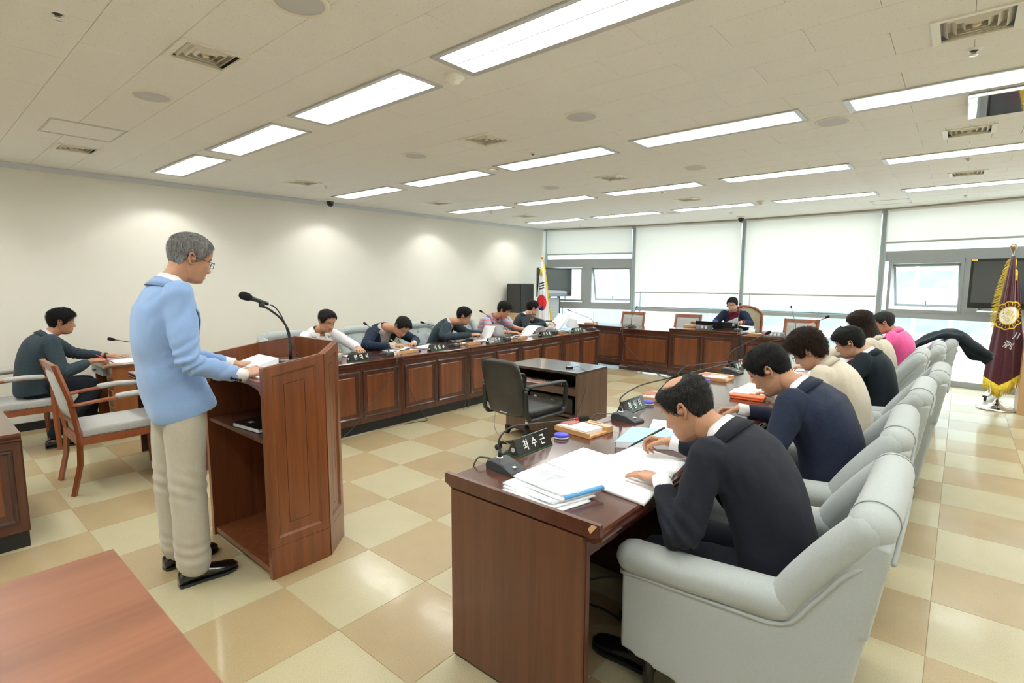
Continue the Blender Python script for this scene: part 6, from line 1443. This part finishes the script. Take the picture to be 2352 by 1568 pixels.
sheet_stack('loose_sheets', [(-1.12, 2.90), (-.93, 2.92), (-.93, 3.10), (-1.12, 3.10)], ZR, 3, .001, label='white sheets under the hand of the man in the navy suit', seed=4)
t = empty('orange_wallet', (-1.045, 3.68, ZR), .05); MB().rbox(-.105, -.045, 0, .105, .045, .014, .006, 3).build('lower_flap', 'orange_leather', t, True); MB().rbox(-.107, -.047, .0145, .107, .047, .028, .006, 3).build('upper_flap', 'orange_leather', t, True); MB().rbox(.0, .03, .02, .04, .052, .032, .004).build('strap', 'orange_leather', t, True)
MB().rbox(.098, -.035, .004, .108, .035, .022, .002).build('brass_edge', 'nail', t); tag(t, 'bright orange leather wallet on the right desk row', 'wallet')
for k, (y, l) in enumerate([(3.95, 'woman with curly hair'), (4.95, 'man in the black suit'), (5.95, 'long-haired person')]):
    t = sheet_stack('report_sheets', [(-1.2, y-.02), (-.95, y-.06), (-.94, y+.28), (-1.2, y+.30)], ZR, 5, .0016, label='white report pages before the '+l, group='report pages of the right row', seed=5+k, curl=.01)
# left row papers
for k, (x0, y0, x1, y1, l, c_) in enumerate([(-4.80, 3.48, -4.66, 3.66, 'white sheets beside the first note box of the left row', 0), (-5.06, 4.0, -4.80, 4.32, 'white report pages beside the man in the navy blazer', .01), (-5.05, 3.62, -4.86, 3.86, 'white diary pages under the hand of the man in the navy blazer', .0), (-5.0, 5.05, -4.76, 5.4, 'white pages lying before the man in the slate suit', .01), (-5.0, 5.9, -4.78, 6.2, 'papers before the man in the striped shirt', .01), (-4.98, 6.3, -4.78, 6.52, 'single white sheet right of the striped shirt man', 0), (-4.95, 6.62, -4.8, 7.0, 'white sheets on the last left row note box', 0), (-5.0, 3.05, -4.84, 3.25, 'papers under the hand of the man in the white shirt', 0)]):
    sheet_stack('paper_sheets', [(x0, y0), (x1, y0), (x1, y1), (x0, y1)], ZL_, 5, .0016, label=l, group='papers of the left row', seed=20+k, curl=c_)
def curved_page(name, P, width_dir, w, parent=None, mat='paper', th=.0012):
    P = catmull(P, 6); V = []; wd = nrm(width_dir)*w
    for p in P: V += [p, p+wd]
    n = len(P); T2 = [np.array(v)+A3(0, 0, th) for v in V]; F = [(2*i, 2*i+1, 2*i+3, 2*i+2) for i in range(n-1)]; F += [tuple(2*n+q for q in f[::-1]) for f in F]+[(0, 2*n, 2*n+1, 1), (2*n-2, 2*n-1, 4*n-1, 4*n-2)]+[(2*i, 2*i+2, 2*n+2*i+2, 2*n+2*i) for i in range(n-1)]+[(2*i+1, 2*n+2*i+1, 2*n+2*i+3, 2*i+3) for i in range(n-1)]
    o = np.mean(V, axis=0) if parent is None else np.array(parent.location); return MB().add(np.array(V+T2), F).build(name, mat, parent, True, off=tuple(o))
t = empty('lifted_pages', (-4.95, 5.35, ZL_))
curved_page('page', [(-5.02, 5.18, .745), (-4.99, 5.22, .84), (-4.98, 5.26, .93)], (.6, .25, 0), .16, t); curved_page('page', [(-4.95, 5.50, .745), (-4.94, 5.40, .78), (-4.93, 5.34, .86), (-4.94, 5.30, .95)], (.75, .2, 0), .19, t)
tag(t, 'white pages being turned upright by the man in the slate suit', 'papers')
t = empty('curled_report', (-4.88, 6.25, ZL_))
for k in range(3): curved_page('page', [(-4.98, 6.02+.01*k, .745+.003*k), (-4.98, 6.10, .80+.004*k), (-4.98, 6.20, .855+.004*k), (-4.98, 6.31, .86+.004*k), (-4.98, 6.37+.004*k, .82), (-4.98, 6.375+.004*k, .745)], (1, .1, 0), .20, t)
tag(t, 'white report curled over in a roll before the striped shirt man', 'papers')
t = empty('held_papers', (-5.13, 7.25, .76))
curved_page('page', [(-5.25, 7.05, .755), (-5.24, 7.15, .84), (-5.22, 7.26, .93), (-5.21, 7.33, 1.0)], (.85, .35, -.05), .21, t); curved_page('page', [(-5.10, 7.42, .76), (-5.12, 7.40, .85), (-5.14, 7.38, .95)], (.5, .8, -.25), .26, t); curved_page('page', [(-5.2, 7.15, .76), (-5.19, 7.22, .86), (-5.18, 7.30, .95), (-5.16, 7.33, .98)], (.85, .45, 0), .20, t)
tag(t, 'white papers held up spread by the last man of the left row', 'papers')
t = empty('diary', (-4.90, 3.86, ZL_+.009)); MB().add([(-.05, -.13, 0), (.05, -.12, .0), (.05, .0, .02), (-.05, 0, .02), (.05, .12, 0), (-.05, .12, 0)], [(0, 1, 2, 3), (3, 2, 4, 5)]).build('cover', 'black_plastic', t); MB().add([(-.05, -.125, .004), (.05, -.115, .004), (.05, .0, .024), (-.05, 0, .024), (.05, .115, .004), (-.05, .115, .004)], [(0, 1, 2, 3), (3, 2, 4, 5)]).build('pages', 'paper', t)
tag(t, 'small black diary standing open before the navy blazer man', 'book')
# paper cup by the lectern edge, light blue folder at far end
t = empty('paper_cup', (-4.70, 2.84, ZL_)); MB().lathe([(0, 0), (.026, 0), (.035, .075), (.036, .078), (.034, .078)], 28).build('cup', 'plate_white', t, True); MB().lathe([(0, .07), (.034, .07)], 24).build('drink', 'shirt_white', t); tag(t, 'white paper cup on the left row at the edge of the lectern', 'cup')
t = empty('blue_folder', (-4.98, 7.22, ZL_)); MB().rbox(-.13, -.17, 0, .13, .17, .012, .003).build('cover', 'blue_cover', t); tag(t, 'pale blue folder lying at the far end of the left row', 'folder')
# pens in hands
def pen(a, b_, mat, label):
    a, b_ = A3(*a), A3(*b_); t = empty('pen', tuple(a)); d = b_-a; MB().tube([(0, 0, 0), d*.06, d*.12, d*.98, d], [.0008, .003, .0048, .0050, .003], 10).build('barrel', mat, t, True); tag(t, label, 'pen'); return t
pen((-1.105, 2.115, .795), (-.985, 2.235, .885), 'black_plastic', 'black pen held by the balding man'); pen((-5.00, 3.03, .755), (-5.06, 2.94, .88), 'pen_blue', 'blue pen held by the man in the white shirt')
pen((-4.90, 3.80, .755), (-4.98, 3.68, .875), 'gold_fringe', 'black and yellow pencil of the man in the navy blazer'); pen((-2.99, 8.64, .81), (-3.05, 8.68, .95), 'pen_blue', 'blue pen held by the chairman'); pen((-6.16, 1.33, .745), (-6.23, 1.20, .835), 'red_ring', 'dark red pen of the man at the far left')
# far left desk sheets
sheet_stack('paper_sheets', [(-6.52, 1.36), (-6.20, 1.30), (-6.18, 1.52), (-6.50, 1.60)], .7405, 3, .0012, label='white sheets under the hands of the man at the far left', seed=40); sheet_stack('paper_sheets', [(-6.68, 1.56), (-6.44, 1.66), (-6.50, 1.86), (-6.74, 1.76)], .7405, 3, .0012, label='second white sheets farther on the far left writing desk', seed=41)
# lectern items
t = empty('speech_papers', (-3.03, 1.31, 1.047)); sl_ = lambda y: 1.035+.03*(y-1.16)/.476
for k, (x0, x1, y0, y1, z0, z1) in enumerate([(-3.20, -2.93, 1.20, 1.44, .003, .010), (-3.20, -2.95, 1.22, 1.40, .010, .055), (-2.92, -2.72, 1.19, 1.42, .003, .012)]):
    V = []
    for i in range(7):
        for x in (x0, x1):
            y = y0+(y1-y0)*i/6; f = (i/6)**.7 if k == 1 else 1; V.append((x+3.03, y-1.31, sl_(y)-1.047+.002)); V.append((x+3.03, y-1.31, sl_(y)-1.047+z0+(z1-z0)*f))
    F = [(4*i+1, 4*i+3, 4*i+7, 4*i+5) for i in range(6)]+[(4*i, 4*i+1, 4*i+5, 4*i+4) for i in range(6)]+[(4*i+2, 4*i+6, 4*i+7, 4*i+3) for i in range(6)]+[(0, 2, 3, 1), (24, 25, 27, 26), ]
    MB().add(V, F).build('page_block', 'paper', t, False)
tag(t, 'thick open script of white pages on the lectern', 'papers')
t = empty('ring_binder', (-2.93, 1.33, .736), .12); MB().rbox(-.13, -.15, 0, .13, .15, .004, .001).build('back_cover', 'tv_black', t); MB().box(-.125, -.148, .004, .12, .14, .022).build('pages', 'paper', t); MB().rbox(-.13, -.15, .022, .13, .15, .027, .001).build('front_cover', 'tv_black', t); MB().box(-.06, -.11, .027, -.02, -.08, .0275).build('sticker', 'label_silver', t); tag(t, 'black covered ring binder on the shelf inside the lectern', 'binder')
# ------------------------------------------------------------------ head table items
t = empty('document_rack', (-2.95, 8.42, .7955)); MB().box(-.30, -.012, 0, .28, .0, .118).build('front_board', 'tv_black', t); MB().box(-.30, 0, 0, -.29, .24, .10).build('side_board', 'tv_black', t); MB().box(.27, 0, 0, .28, .24, .10).build('side_board', 'tv_black', t); MB().box(-.30, 0, 0, .28, .24, .008).build('floor_board', 'tv_black', t); tag(t, 'low black box screen standing before the chairman on the raised table', 'document rack')
t = empty('gavel', (-3.36, 8.52, .7955)); MB().rbox(-.11, -.06, 0, .11, .06, .035, .006).build('sound_block', 'light_wood', t); MB().lathe([(0, -.05), (.022, -.048), (.026, -.03), (.019, -.022), (.019, .022), (.026, .03), (.022, .048), (0, .05)], 18, 0, (.04, 0, .078), 'x').build('hammer_head', 'chair_wood', t, True)
MB().tube([(.04, 0, .06), (.04, 0, .03)], .012, 12).build('stand', 'light_wood', t); tag(t, 'wooden gavel resting on its sound block, left of the chairman', 'gavel')
t = empty('held_papers', (-2.72, 8.66, .80)); curved_page('page', [(-2.92, 8.62, .875), (-2.80, 8.62, .92), (-2.66, 8.62, .985)], (.1, .1, -.6), .19, t); curved_page('page', [(-2.66, 8.60, .86), (-2.55, 8.60, .845), (-2.46, 8.60, .84)], (0, 1, 0), .22, t); MB().box(-.06, -.1, 0, .25, .15, .035).build('folder', 'tv_black', t)
tag(t, 'white papers held up by the chairman above a black folder', 'papers')
sheet_stack('paper_sheets', [(-1.85, 8.30), (-1.6, 8.30), (-1.6, 8.6), (-1.85, 8.6)], .7455, 12, .003, label='white document stack at the right section of the head table', seed=50)
t = empty('headset', (-2.80, 8.99, 1.18)); MB().tube(catmull([(.078, .0, -.02), (.085, -.02, -.05), (.05, -.09, -.085)], 5), .003, 8).build('boom', 'tv_black', t, True); V, F = capsule([(-.085, 0, -.01), (-.088, 0, -.03)], .011, 10); MB().add(V, F).build('earpiece', 'tv_black', t, True); t.location = (-2.87, 9.0, 1.16); tag(t, 'small black headset worn by the chairman', 'headset')
# ------------------------------------------------------------------ speaker, TVs, flags, jacket, podium
t = empty('speaker_stand_box', (-6.95, 8.45, 0)); MB().rbox(-.22, -.42, 0, .25, .42, .90, .004).build('cabinet_body', 'beech', t); MB().box(.251, -.41, .03, .256, -.005, .87).build('door', 'beech', t); MB().box(.251, .005, .03, .256, .41, .87).build('door', 'beech', t); tag(t, 'light wooden cabinet in the corner under the black loudspeaker', 'cabinet')
t = empty('loudspeaker', (-6.93, 8.36, .90)); MB().prism([(-.20, -.16), (.20, -.22), (.20, .22), (-.20, .20)], 0, .59, 'z').build('case', 'tv_black', t); MB().rbox(.195, -.205, .02, .215, .205, .575, .006).build('grille', 'speaker_black', t); MB().box(.215, .04, .03, .217, .12, .045).build('badge', 'red_ring', t); MB().rbox(-.02, .205, .25, .08, .215, .38, .004).build('side_handle', 'black_plastic', t)
tag(t, 'large black loudspeaker in the far left corner', 'loudspeaker')
def tv_stand(x, y, rz, w, h, zc, label, screen='screen', shelf=False):
    t = empty('television_stand', (x, y, 0), rz)          # screen faces local -y
    s_ = MB().rbox(-w/2, -.05, zc-h/2, w/2, .03, zc+h/2, .012, 3).build('television', 'tv_black', t); MB().box(-w/2+.035, -.052, zc-h/2+.075, w/2-.035, -.0495, zc+h/2-.035).build('screen', screen, s_); MB().box(-w/2+.01, -.053, zc+h/2-.03, -w/2+.07, -.05, zc+h/2-.006).build('energy_sticker', 'gold_fringe', s_)
    for q in (-1, 1):
        MB().box(q*.19-.025, .04, .10, q*.19+.025, .09, zc+.1).build('upright', 'black_plastic', t)
        MB().tube([(q*.19, -.0, zc-h/2-.22), (q*.19+q*.05, .0, zc-h/2-.22), (q*.19+q*.05, 0, zc-h/2-.40), (q*.19, 0, zc-h/2-.40)], .008, 8).build('side_handle', 'black_plastic', t)
        l = MB().add([(q*.22-.025, -.30, .05), (q*.22+.025, -.30, .05), (q*.22+.025, .38, .05), (q*.22-.025, .38, .05), (q*.22-.025, -.28, .07), (q*.22+.025, -.28, .07), (q*.22+.03, .06, .14), (q*.22-.03, .06, .14), (q*.22+.025, .36, .07), (q*.22-.025, .36, .07)],
                 [(0, 1, 2, 3), (0, 4, 5, 1), (4, 7, 6, 5), (7, 9, 8, 6), (9, 3, 2, 8), (0, 3, 9, 7, 4), (1, 5, 6, 8, 2)]).build('foot', 'tv_black', t)
        for yy in (-.27, .34): MB().lathe([(0, -.012), (.028, -.012), (.03, 0), (.028, .012), (0, .012)], 16, 0, (q*.22, yy, .03), 'x').build('caster', 'black_plastic', l, True)
    if not shelf: pass
    pl = MB().box(-.165, .03, .35, .165, .045, zc-h/2-.03).build('perforated_plate', 'grey_plate', t)
    m = MB()
    for r in range(3):
        for c in range(9): m.lathe([(.005, 0), (0, -.001)], 6, 0, (-.10+c*.025, .029, zc-h/2-.2-r*.06), 'y')
    m.build('perforations', 'emblem_white', pl)['kind'] = 'stuff'
    MB().rbox(-.25, -.1, .62, .25, .12, .64, .003).build('equipment_shelf', 'tv_black', t)
    return tag(t, label, 'television')
tv_stand(-6.60, 9.12, math.radians(76), .92, .60, 1.52, 'black flat television on a wheeled stand beside the national flag')
tv_stand(.62, 9.40, math.radians(-14), 1.12, .66, 1.53, 'large black television on a wheeled stand behind the burgundy flag')
def cloth_cone(fx, nx=70, nz=60, th=.004):
    V = []; 
    for side in (0, 1):
        for j in range(nz+1):
            for i in range(nx+1): V.append(fx(i/nx, j/nz, side*th))
    M_ = (nx+1)*(nz+1); F = [(j*(nx+1)+i, j*(nx+1)+i+1, (j+1)*(nx+1)+i+1, (j+1)*(nx+1)+i) for j in range(nz) for i in range(nx)]
    return V, F, M_
def build_flag(name, loc, rz, ztop, zbot, wtop, wbot, cols, main, tipcut, depth=.09, fringe=None, facer=None):
    """draped flag around its pole; local frame faces -y (towards the lens after rotation)"""
    t = empty(name, loc, rz)
    def fx(u, v, d=0):
        w = wtop+(wbot-wtop)*(v**.8); x = (u-.42)*w; f = depth*(.35+.65*v)
        y = -.03-f*(1-((u-.5)/.55)**2)+.010*math.sin(u*17+.6)*min(1, v*3)-d*1.0+.004*math.sin(u*41+v*3)
        zb = zbot+tipcut(u); z = ztop-(ztop-zb)*v; return A3(x, y, z)
    nx, nz = 90, 110; V = []; F = []; M = []
    for j in range(nz+1):
        for i in range(nx+1): V.append(fx(i/nx, j/nz))
    for j in range(nz):
        for i in range(nx):
            F.append((j*(nx+1)+i, j*(nx+1)+i+1, (j+1)*(nx+1)+i+1, (j+1)*(nx+1)+i)); M.append(facer((i+.5)/nx, (j+.5)/nz, fx((i+.5)/nx, (j+.5)/nz)) if facer else 0)
    k = len(V); Vb = [v*A3(1, -.35, 1)+A3(0, .0, 0) for v in V]; n0 = len(F); F += [tuple(k+q for q in f[::-1]) for f in F[:n0]]; M += [0]*n0
    bd = [i for i in range(nx+1)]+[j*(nx+1)+nx for j in range(1, nz+1)]+[nz*(nx+1)+i for i in range(nx-1, -1, -1)]+[j*(nx+1) for j in range(nz-1, 0, -1)]
    F += [(bd[q], bd[(q+1) % len(bd)], k+bd[(q+1) % len(bd)], k+bd[q]) for q in range(len(bd))]; M += [0]*len(bd)
    fl = MB().add(V+Vb, F, M).build('flag_cloth', main, t, True)
    MB().tube([(0, 0, .02), (0, 0, ztop+.07)], .013, 12).build('pole', 'chrome' if 'burg' in name else 'beech', t, True)
    MB().lathe([(0, 0), (.02, .0), (.034, .025), (.034, .045), (.02, .07), (0, .075)], 20, 0, (0, 0, ztop+.065)).build('finial', 'nail' if 'burg' in name else 'light_wood', t, True)
    MB().lathe([(0, .0), (.19, .0), (.195, .012), (.15, .022), (.14, .032), (.08, .042), (.06, .06), (.03, .075), (.02, .12), (0, .12)], 40).build('base', 'chrome', t, True)
    return t, fx, fl
# burgundy flag
cut = lambda u: .30*abs(u-.40)**1.0*(1.0 if u > .40 else .75)
t, fx, fl = build_flag('burgundy_flag', (.43, 8.68, 0), math.radians(3), 1.86, .30, .03, .36, 1, ['burgundy', 'emblem_yellow'], cut)
tag(t, 'burgundy velvet flag with gold emblem and fringe on a chrome stand at the right edge', 'flag')
def inv(X_, Z_, off):      # flat design coordinates -> draped front surface
    lo, hi = 0., 1.; v = .5
    for _ in range(22):
        v = (lo+hi)/2; w = .03+.33*(v**.8); u = X_/w+.42; z = 1.86-(1.86-(.30+cut(min(1, max(0, u)))))*v
        if z > Z_: lo = v
        else: hi = v
    p = fx(min(1, max(0, u)), v); return p+A3(0, -off, 0), 0 <= u <= 1
def drape(shape_V, shape_F, cx, cz, rot, off, mat, name, sx=1):
    c, s = math.cos(rot), math.sin(rot); P = []; ok = []
    for v in shape_V: x, z = v[0]*sx*c-v[1]*s, v[0]*sx*s+v[1]*c; q, o_ = inv(cx+x, cz+z, off); P.append(q); ok.append(o_)
    F = [f for f in shape_F if all(ok[i] for i in f)]
    if F: MB().add(P, F).build(name, mat, fl, False)
def disc(r0, r1, n=72, rings=6, sc=None, e=(1, 1)):
    V = []; F = []
    for j in range(rings+1):
        for i in range(n):
            a = 2*PI*i/n; q = (sc(a) if sc else 1); r = (r0+(r1-r0)*j/rings)*(q if j == rings or sc and r0 > 0 and j == 0 else 1+(q-1)*j/rings); V.append((r*math.cos(a)*e[0], r*math.sin(a)*e[1]))
    F = [(j*n+i, j*n+(i+1) % n, (j+1)*n+(i+1) % n, (j+1)*n+i) for j in range(rings) for i in range(n)]; return V, F
CX, CZ_ = .015, 1.155; E_ = (.78, 1.0); rt_ = -.25
scl = lambda a: 1+.09*abs(math.sin(a*5.5))
drape(*disc(.150, .163, sc=scl, e=E_, rings=2), CX, CZ_, rt_, .003, 'emblem_yellow', 'emblem_ring')
drape(*disc(.100, .112, e=E_, rings=2), CX, CZ_, rt_, .003, 'emblem_yellow', 'emblem_ring'); drape(*disc(.001, .100, e=E_), CX, CZ_, rt_, .0035, 'emblem_white', 'emblem_field')
for k in range(22):
    a = 2*PI*k/22; V = []; n = 5
    for i in range(n): r = .116+.034*i/(n-1); V += [(r*math.cos(a-.025)*E_[0], r*math.sin(a-.025)*E_[1]), (r*math.cos(a+.025)*E_[0], r*math.sin(a+.025)*E_[1])]
    drape(V, [(2*i, 2*i+1, 2*i+3, 2*i+2) for i in range(n-1)], CX, CZ_, rt_, .0032, 'emblem_yellow', 'emblem_ray')
def bars(L_, cx, cz, rot, mat, nm, w=.008, off=.0045):
    for (x0, z0, x1, z1) in L_:
        d = nrm((x1-x0, z1-z0)); s2 = (-d[1]*w/2, d[0]*w/2); V = []; n = 6
        for i in range(n): q = i/(n-1); x, z = x0+(x1-x0)*q, z0+(z1-z0)*q; V += [(x-s2[0], z-s2[1]), (x+s2[0], z+s2[1])]
        drape(V, [(2*i, 2*i+1, 2*i+3, 2*i+2) for i in range(n-1)], cx, cz, rot, off, mat, nm)
bars([(-.055, .045, .03, .055), (-.05, .025, .035, .035), (-.045, .005, .04, .015), (-.01, .065, -.012, -.005), (-.03, .06, -.032, 0), (.01, .07, .012, .0), (.03, .0, .062, .025), (.02, -.02, .055, .0), (.04, .03, .045, -.035), (-.05, -.02, -.015, -.02), (-.05, -.036, -.015, -.036), (-.05, -.052, -.015, -.052), (-.005, -.035, .03, -.035), (-.005, -.065, .03, -.065), (-.005, -.035, -.005, -.065), (.03, -.035, .03, -.065)], CX, CZ_, -.45, 'emblem_yellow', 'emblem_glyph', .0075)
V, F = text_mesh('泗', .095, 1, 0); drape(V, F, .035, .80, -.35, .004, 'emblem_silver', 'lettering'); V, F = text_mesh('川', .095, 1, 0); drape(V, F, .115, .905, -.35, .004, 'emblem_silver', 'lettering')
# fringe: strips hanging from the lower hem and along the left edge
m = MB(); rng = random.Random(3)
for k in range(110):
    u = k/109; p = fx(u, 1.0); l = .125+.03*rng.random(); d = A3(rng.uniform(-.004, .004), rng.uniform(-.004, .004), -l); m.tube([p+A3(0, -.004, .01), p+d*.6+A3(0, -.006, 0), p+d], [.0028, .0026, .0022], 5)
m.build('bottom_fringe', 'gold_fringe', t, True)['kind'] = 'stuff'
m = MB(); 
for k in range(90):
    v = .02+.55*k/89; p = fx(0, v); d = A3(-.030-.014*rng.random()-.03*math.sin(v*5)**2, rng.uniform(-.01, .01), -.03-.02*rng.random()); m.tube([p+A3(.01, 0, 0), p+d*.6, p+d], [.003, .003, .002], 5)
m.build('side_fringe', 'gold_fringe', t, True)['kind'] = 'stuff'
MB().tube(catmull([(.01, -.02, 1.86), (.03, -.04, 1.80), (.035, -.045, 1.72), (.035, -.045, 1.69)], 5), .006, 8).build('cord', 'gold_fringe', t, True); MB().lathe([(0, 0), (.014, -.005), (.020, -.03), (.024, -.13), (0, -.132)], 16, 0, (.035, -.045, 1.70)).build('tassel', 'gold_fringe', t, True)
# national flag
def kfacer(u, v, p):
    x, z = p[0], p[2]
    e = ((x-.0)/.10)**2+((z-1.10)/.165)**2
    if e < 1:
        b = z < 1.10-.35*(x+.02)-.07+.05*math.sin(x*25); return 2 if b and x < .03 else 1
    for k in range(3):
        zz = 1.50-k*.052+.25*x
        if abs(z-zz) < .014 and -.055 < x < .05: return 3
    return 0
cut2 = lambda u: .12*abs(u-.5)
t, fx, fl = build_flag('national_flag', (-6.62, 8.72, 0), math.radians(34), 1.93, .52, .035, .34, 1, ['flag_white', 'flag_red', 'flag_blue', 'flag_black'], cut2, facer=kfacer)
tag(t, 'white national flag with red and blue circle and gold fringe in the far left corner', 'flag')
m = MB(); rng = random.Random(5)
for k in range(130):
    v = .02+.96*k/129; p = fx(1, v); d = A3(.024+.012*rng.random(), rng.uniform(-.006, .006), -.035-.02*rng.random()); m.tube([p-A3(.012, 0, 0), p+d*.6, p+d], [.005, .005, .003], 5)
m.build('side_fringe', 'gold_fringe', t, True)['kind'] = 'stuff'
MB().lathe([(0, 0), (.018, -.005), (.028, -.04), (.034, -.16), (0, -.162)], 16, 0, (-.01, -.05, 1.82)).build('tassel', 'gold_fringe', t, True); MB().tube([(0, 0, 1.9), (-.01, -.05, 1.82)], .006, 8).build('cord', 'gold_fringe', t, True)
# jacket over the last chair
path = catmull([(-.36, .85), (-.26, .93), (-.13, 1.005), (0, 1.02), (.08, .985), (.17, .91), (.26, .83), (.31, .775)], 5); nz = 14; nx = len(path)-1; V = []
for j in range(nz+1):
    for i in range(nx+1):
        v = j/nz; px, pz = path[i]; e = abs(2*v-1)**2.5; V.append((px+.012*math.sin(v*9), -.27+.54*v+.02*math.sin(i*.4), pz-.035*e+.007*math.sin(i*.7+v*7)+.008*math.sin(v*15+i*.2)))
F = [(j*(nx+1)+i, j*(nx+1)+i+1, (j+1)*(nx+1)+i+1, (j+1)*(nx+1)+i) for j in range(nz) for i in range(nx)]; k = len(V); V2 = [(x-.02-.03*(x > .05), y*.97, z-.055-.07*math.exp(-((x-.17)/.09)**2)) for x, y, z in V]; n0 = len(F)
bd = [i for i in range(nx+1)]+[j*(nx+1)+nx for j in range(1, nz+1)]+[nz*(nx+1)+i for i in range(nx-1, -1, -1)]+[j*(nx+1) for j in range(nz-1, 0, -1)]
F += [tuple(k+q for q in f[::-1]) for f in F[:n0]]+[(bd[q], bd[(q+1) % len(bd)], k+bd[(q+1) % len(bd)], k+bd[q]) for q in range(len(bd))]
t = empty('draped_jacket', (-.02, 7.66, 0), .05); MB().add(V+V2, F).build('jacket_body', 'suit_char', t, True)
VV, FF = capsule(catmull([(.06, -.24, .95), (.17, -.27, .86), (.27, -.26, .79)], 4), [(.055, .04)]*9, 14); MB().add(VV, FF).build('sleeve', 'suit_char', t, True)
tag(t, 'black jacket draped over the back of the last armchair of the right row', 'jacket')
t = empty('side_podium', (.93, 8.70, 0)); MB().rbox(-.33, -.24, 0, .33, .24, .94, .004).build('podium_body', 'beech', t); MB().rbox(-.34, -.25, .94, .34, .25, .96, .004).build('podium_top', 'beech', t); tag(t, 'light beech podium cut by the right edge of the photo', 'podium')
# ------------------------------------------------------------------ cables
def drop(x, y, zt, P, l, g, r=.0035): return cord('microphone_cable', [(x, y, zt)]+P, r, label=l, group=g)
G = 'microphone cables hanging from the left row'
drop(-4.63, 3.44, .76, [(-4.54, 3.43, .77), (-4.495, 3.40, .73), (-4.485, 3.36, .62), (-4.48, 3.20, .42), (-4.47, 3.0, .26), (-4.46, 2.82, .10), (-4.45, 2.66, .02), (-4.43, 2.55, .008)], 'dark cable sagging from the first left row microphone down to the lectern foot', G)
drop(-4.63, 3.46, .76, [(-4.54, 3.47, .765), (-4.495, 3.48, .72), (-4.48, 3.50, .60), (-4.48, 3.54, .40), (-4.46, 3.62, .22), (-4.42, 3.70, .06), (-4.40, 3.72, .01), (-4.44, 3.62, .008), (-4.47, 3.46, .008)], 'dark cable from the first left row microphone ending in a loop on the floor', G)
for k, (y, l) in enumerate([(4.45, 'second'), (5.42, 'third'), (6.62, 'fourth'), (7.45, 'last')]):
    for q, s_ in enumerate((0, .05)): drop(-4.65, y+s_*.5, .76, [(-4.55, y+s_*.7, .77), (-4.495, y+.02+s_, .72), (-4.485, y+.04+s_, .55), (-4.48, y-.02+s_*1.6, .3), (-4.47, y-.06+s_, .1), (-4.45, y-.12+s_*1.5, .009)], f'{"left" if q == 0 else "right"} one of two dark cables hanging from the {l} left row microphone', G)
cord('microphone_cable', [(-1.475, 1.64, .775), (-1.51, 1.60, .79), (-1.535, 1.57, .785), (-1.545, 1.55, .70), (-1.55, 1.55, .4), (-1.56, 1.56, .01)], .0035, label='dark cable leaving the nearest right row microphone over the desk edge', group='microphone cables of the right row')
cord('microphone_cable', [(-1.475, 2.68, .775), (-1.51, 2.62, .785), (-1.54, 2.52, .78), (-1.55, 2.5, .6), (-1.555, 2.5, .01)], .0035, label='dark cable leaving the second right row microphone', group='microphone cables of the right row')
cord('microphone_cable', [(-4.40, 8.38, .75), (-4.42, 8.18, .77), (-4.41, 8.125, .70), (-4.36, 8.10, .5), (-4.15, 8.08, .30), (-3.85, 8.05, .10), (-3.60, 8.0, .01), (-3.45, 7.9, .008)], .004, label='long cable running diagonally down the diamond veneer panel to the floor')
cord('microphone_cable', [(-2.56, 8.30, .81), (-2.50, 8.12, .80), (-2.48, 8.06, .68), (-2.45, 8.05, .4), (-2.35, 7.98, .12), (-2.3, 7.9, .01)], .004, label='cable hanging from the chairman microphone beside the table corner')
cord('floor_cable', [(-1.0, 2.2, .008), (-1.15, 2.35, .008), (-1.3, 2.3, .008), (-1.42, 2.1, .008)], .005, label='black cable lying on the floor under the nearest right desk'); cord('floor_cable', [(-.95, 2.0, .008), (-1.2, 2.05, .008), (-1.42, 1.95, .008)], .005, label='second black cable on the floor under the nearest right desk')
bpy.context.view_layer.update()
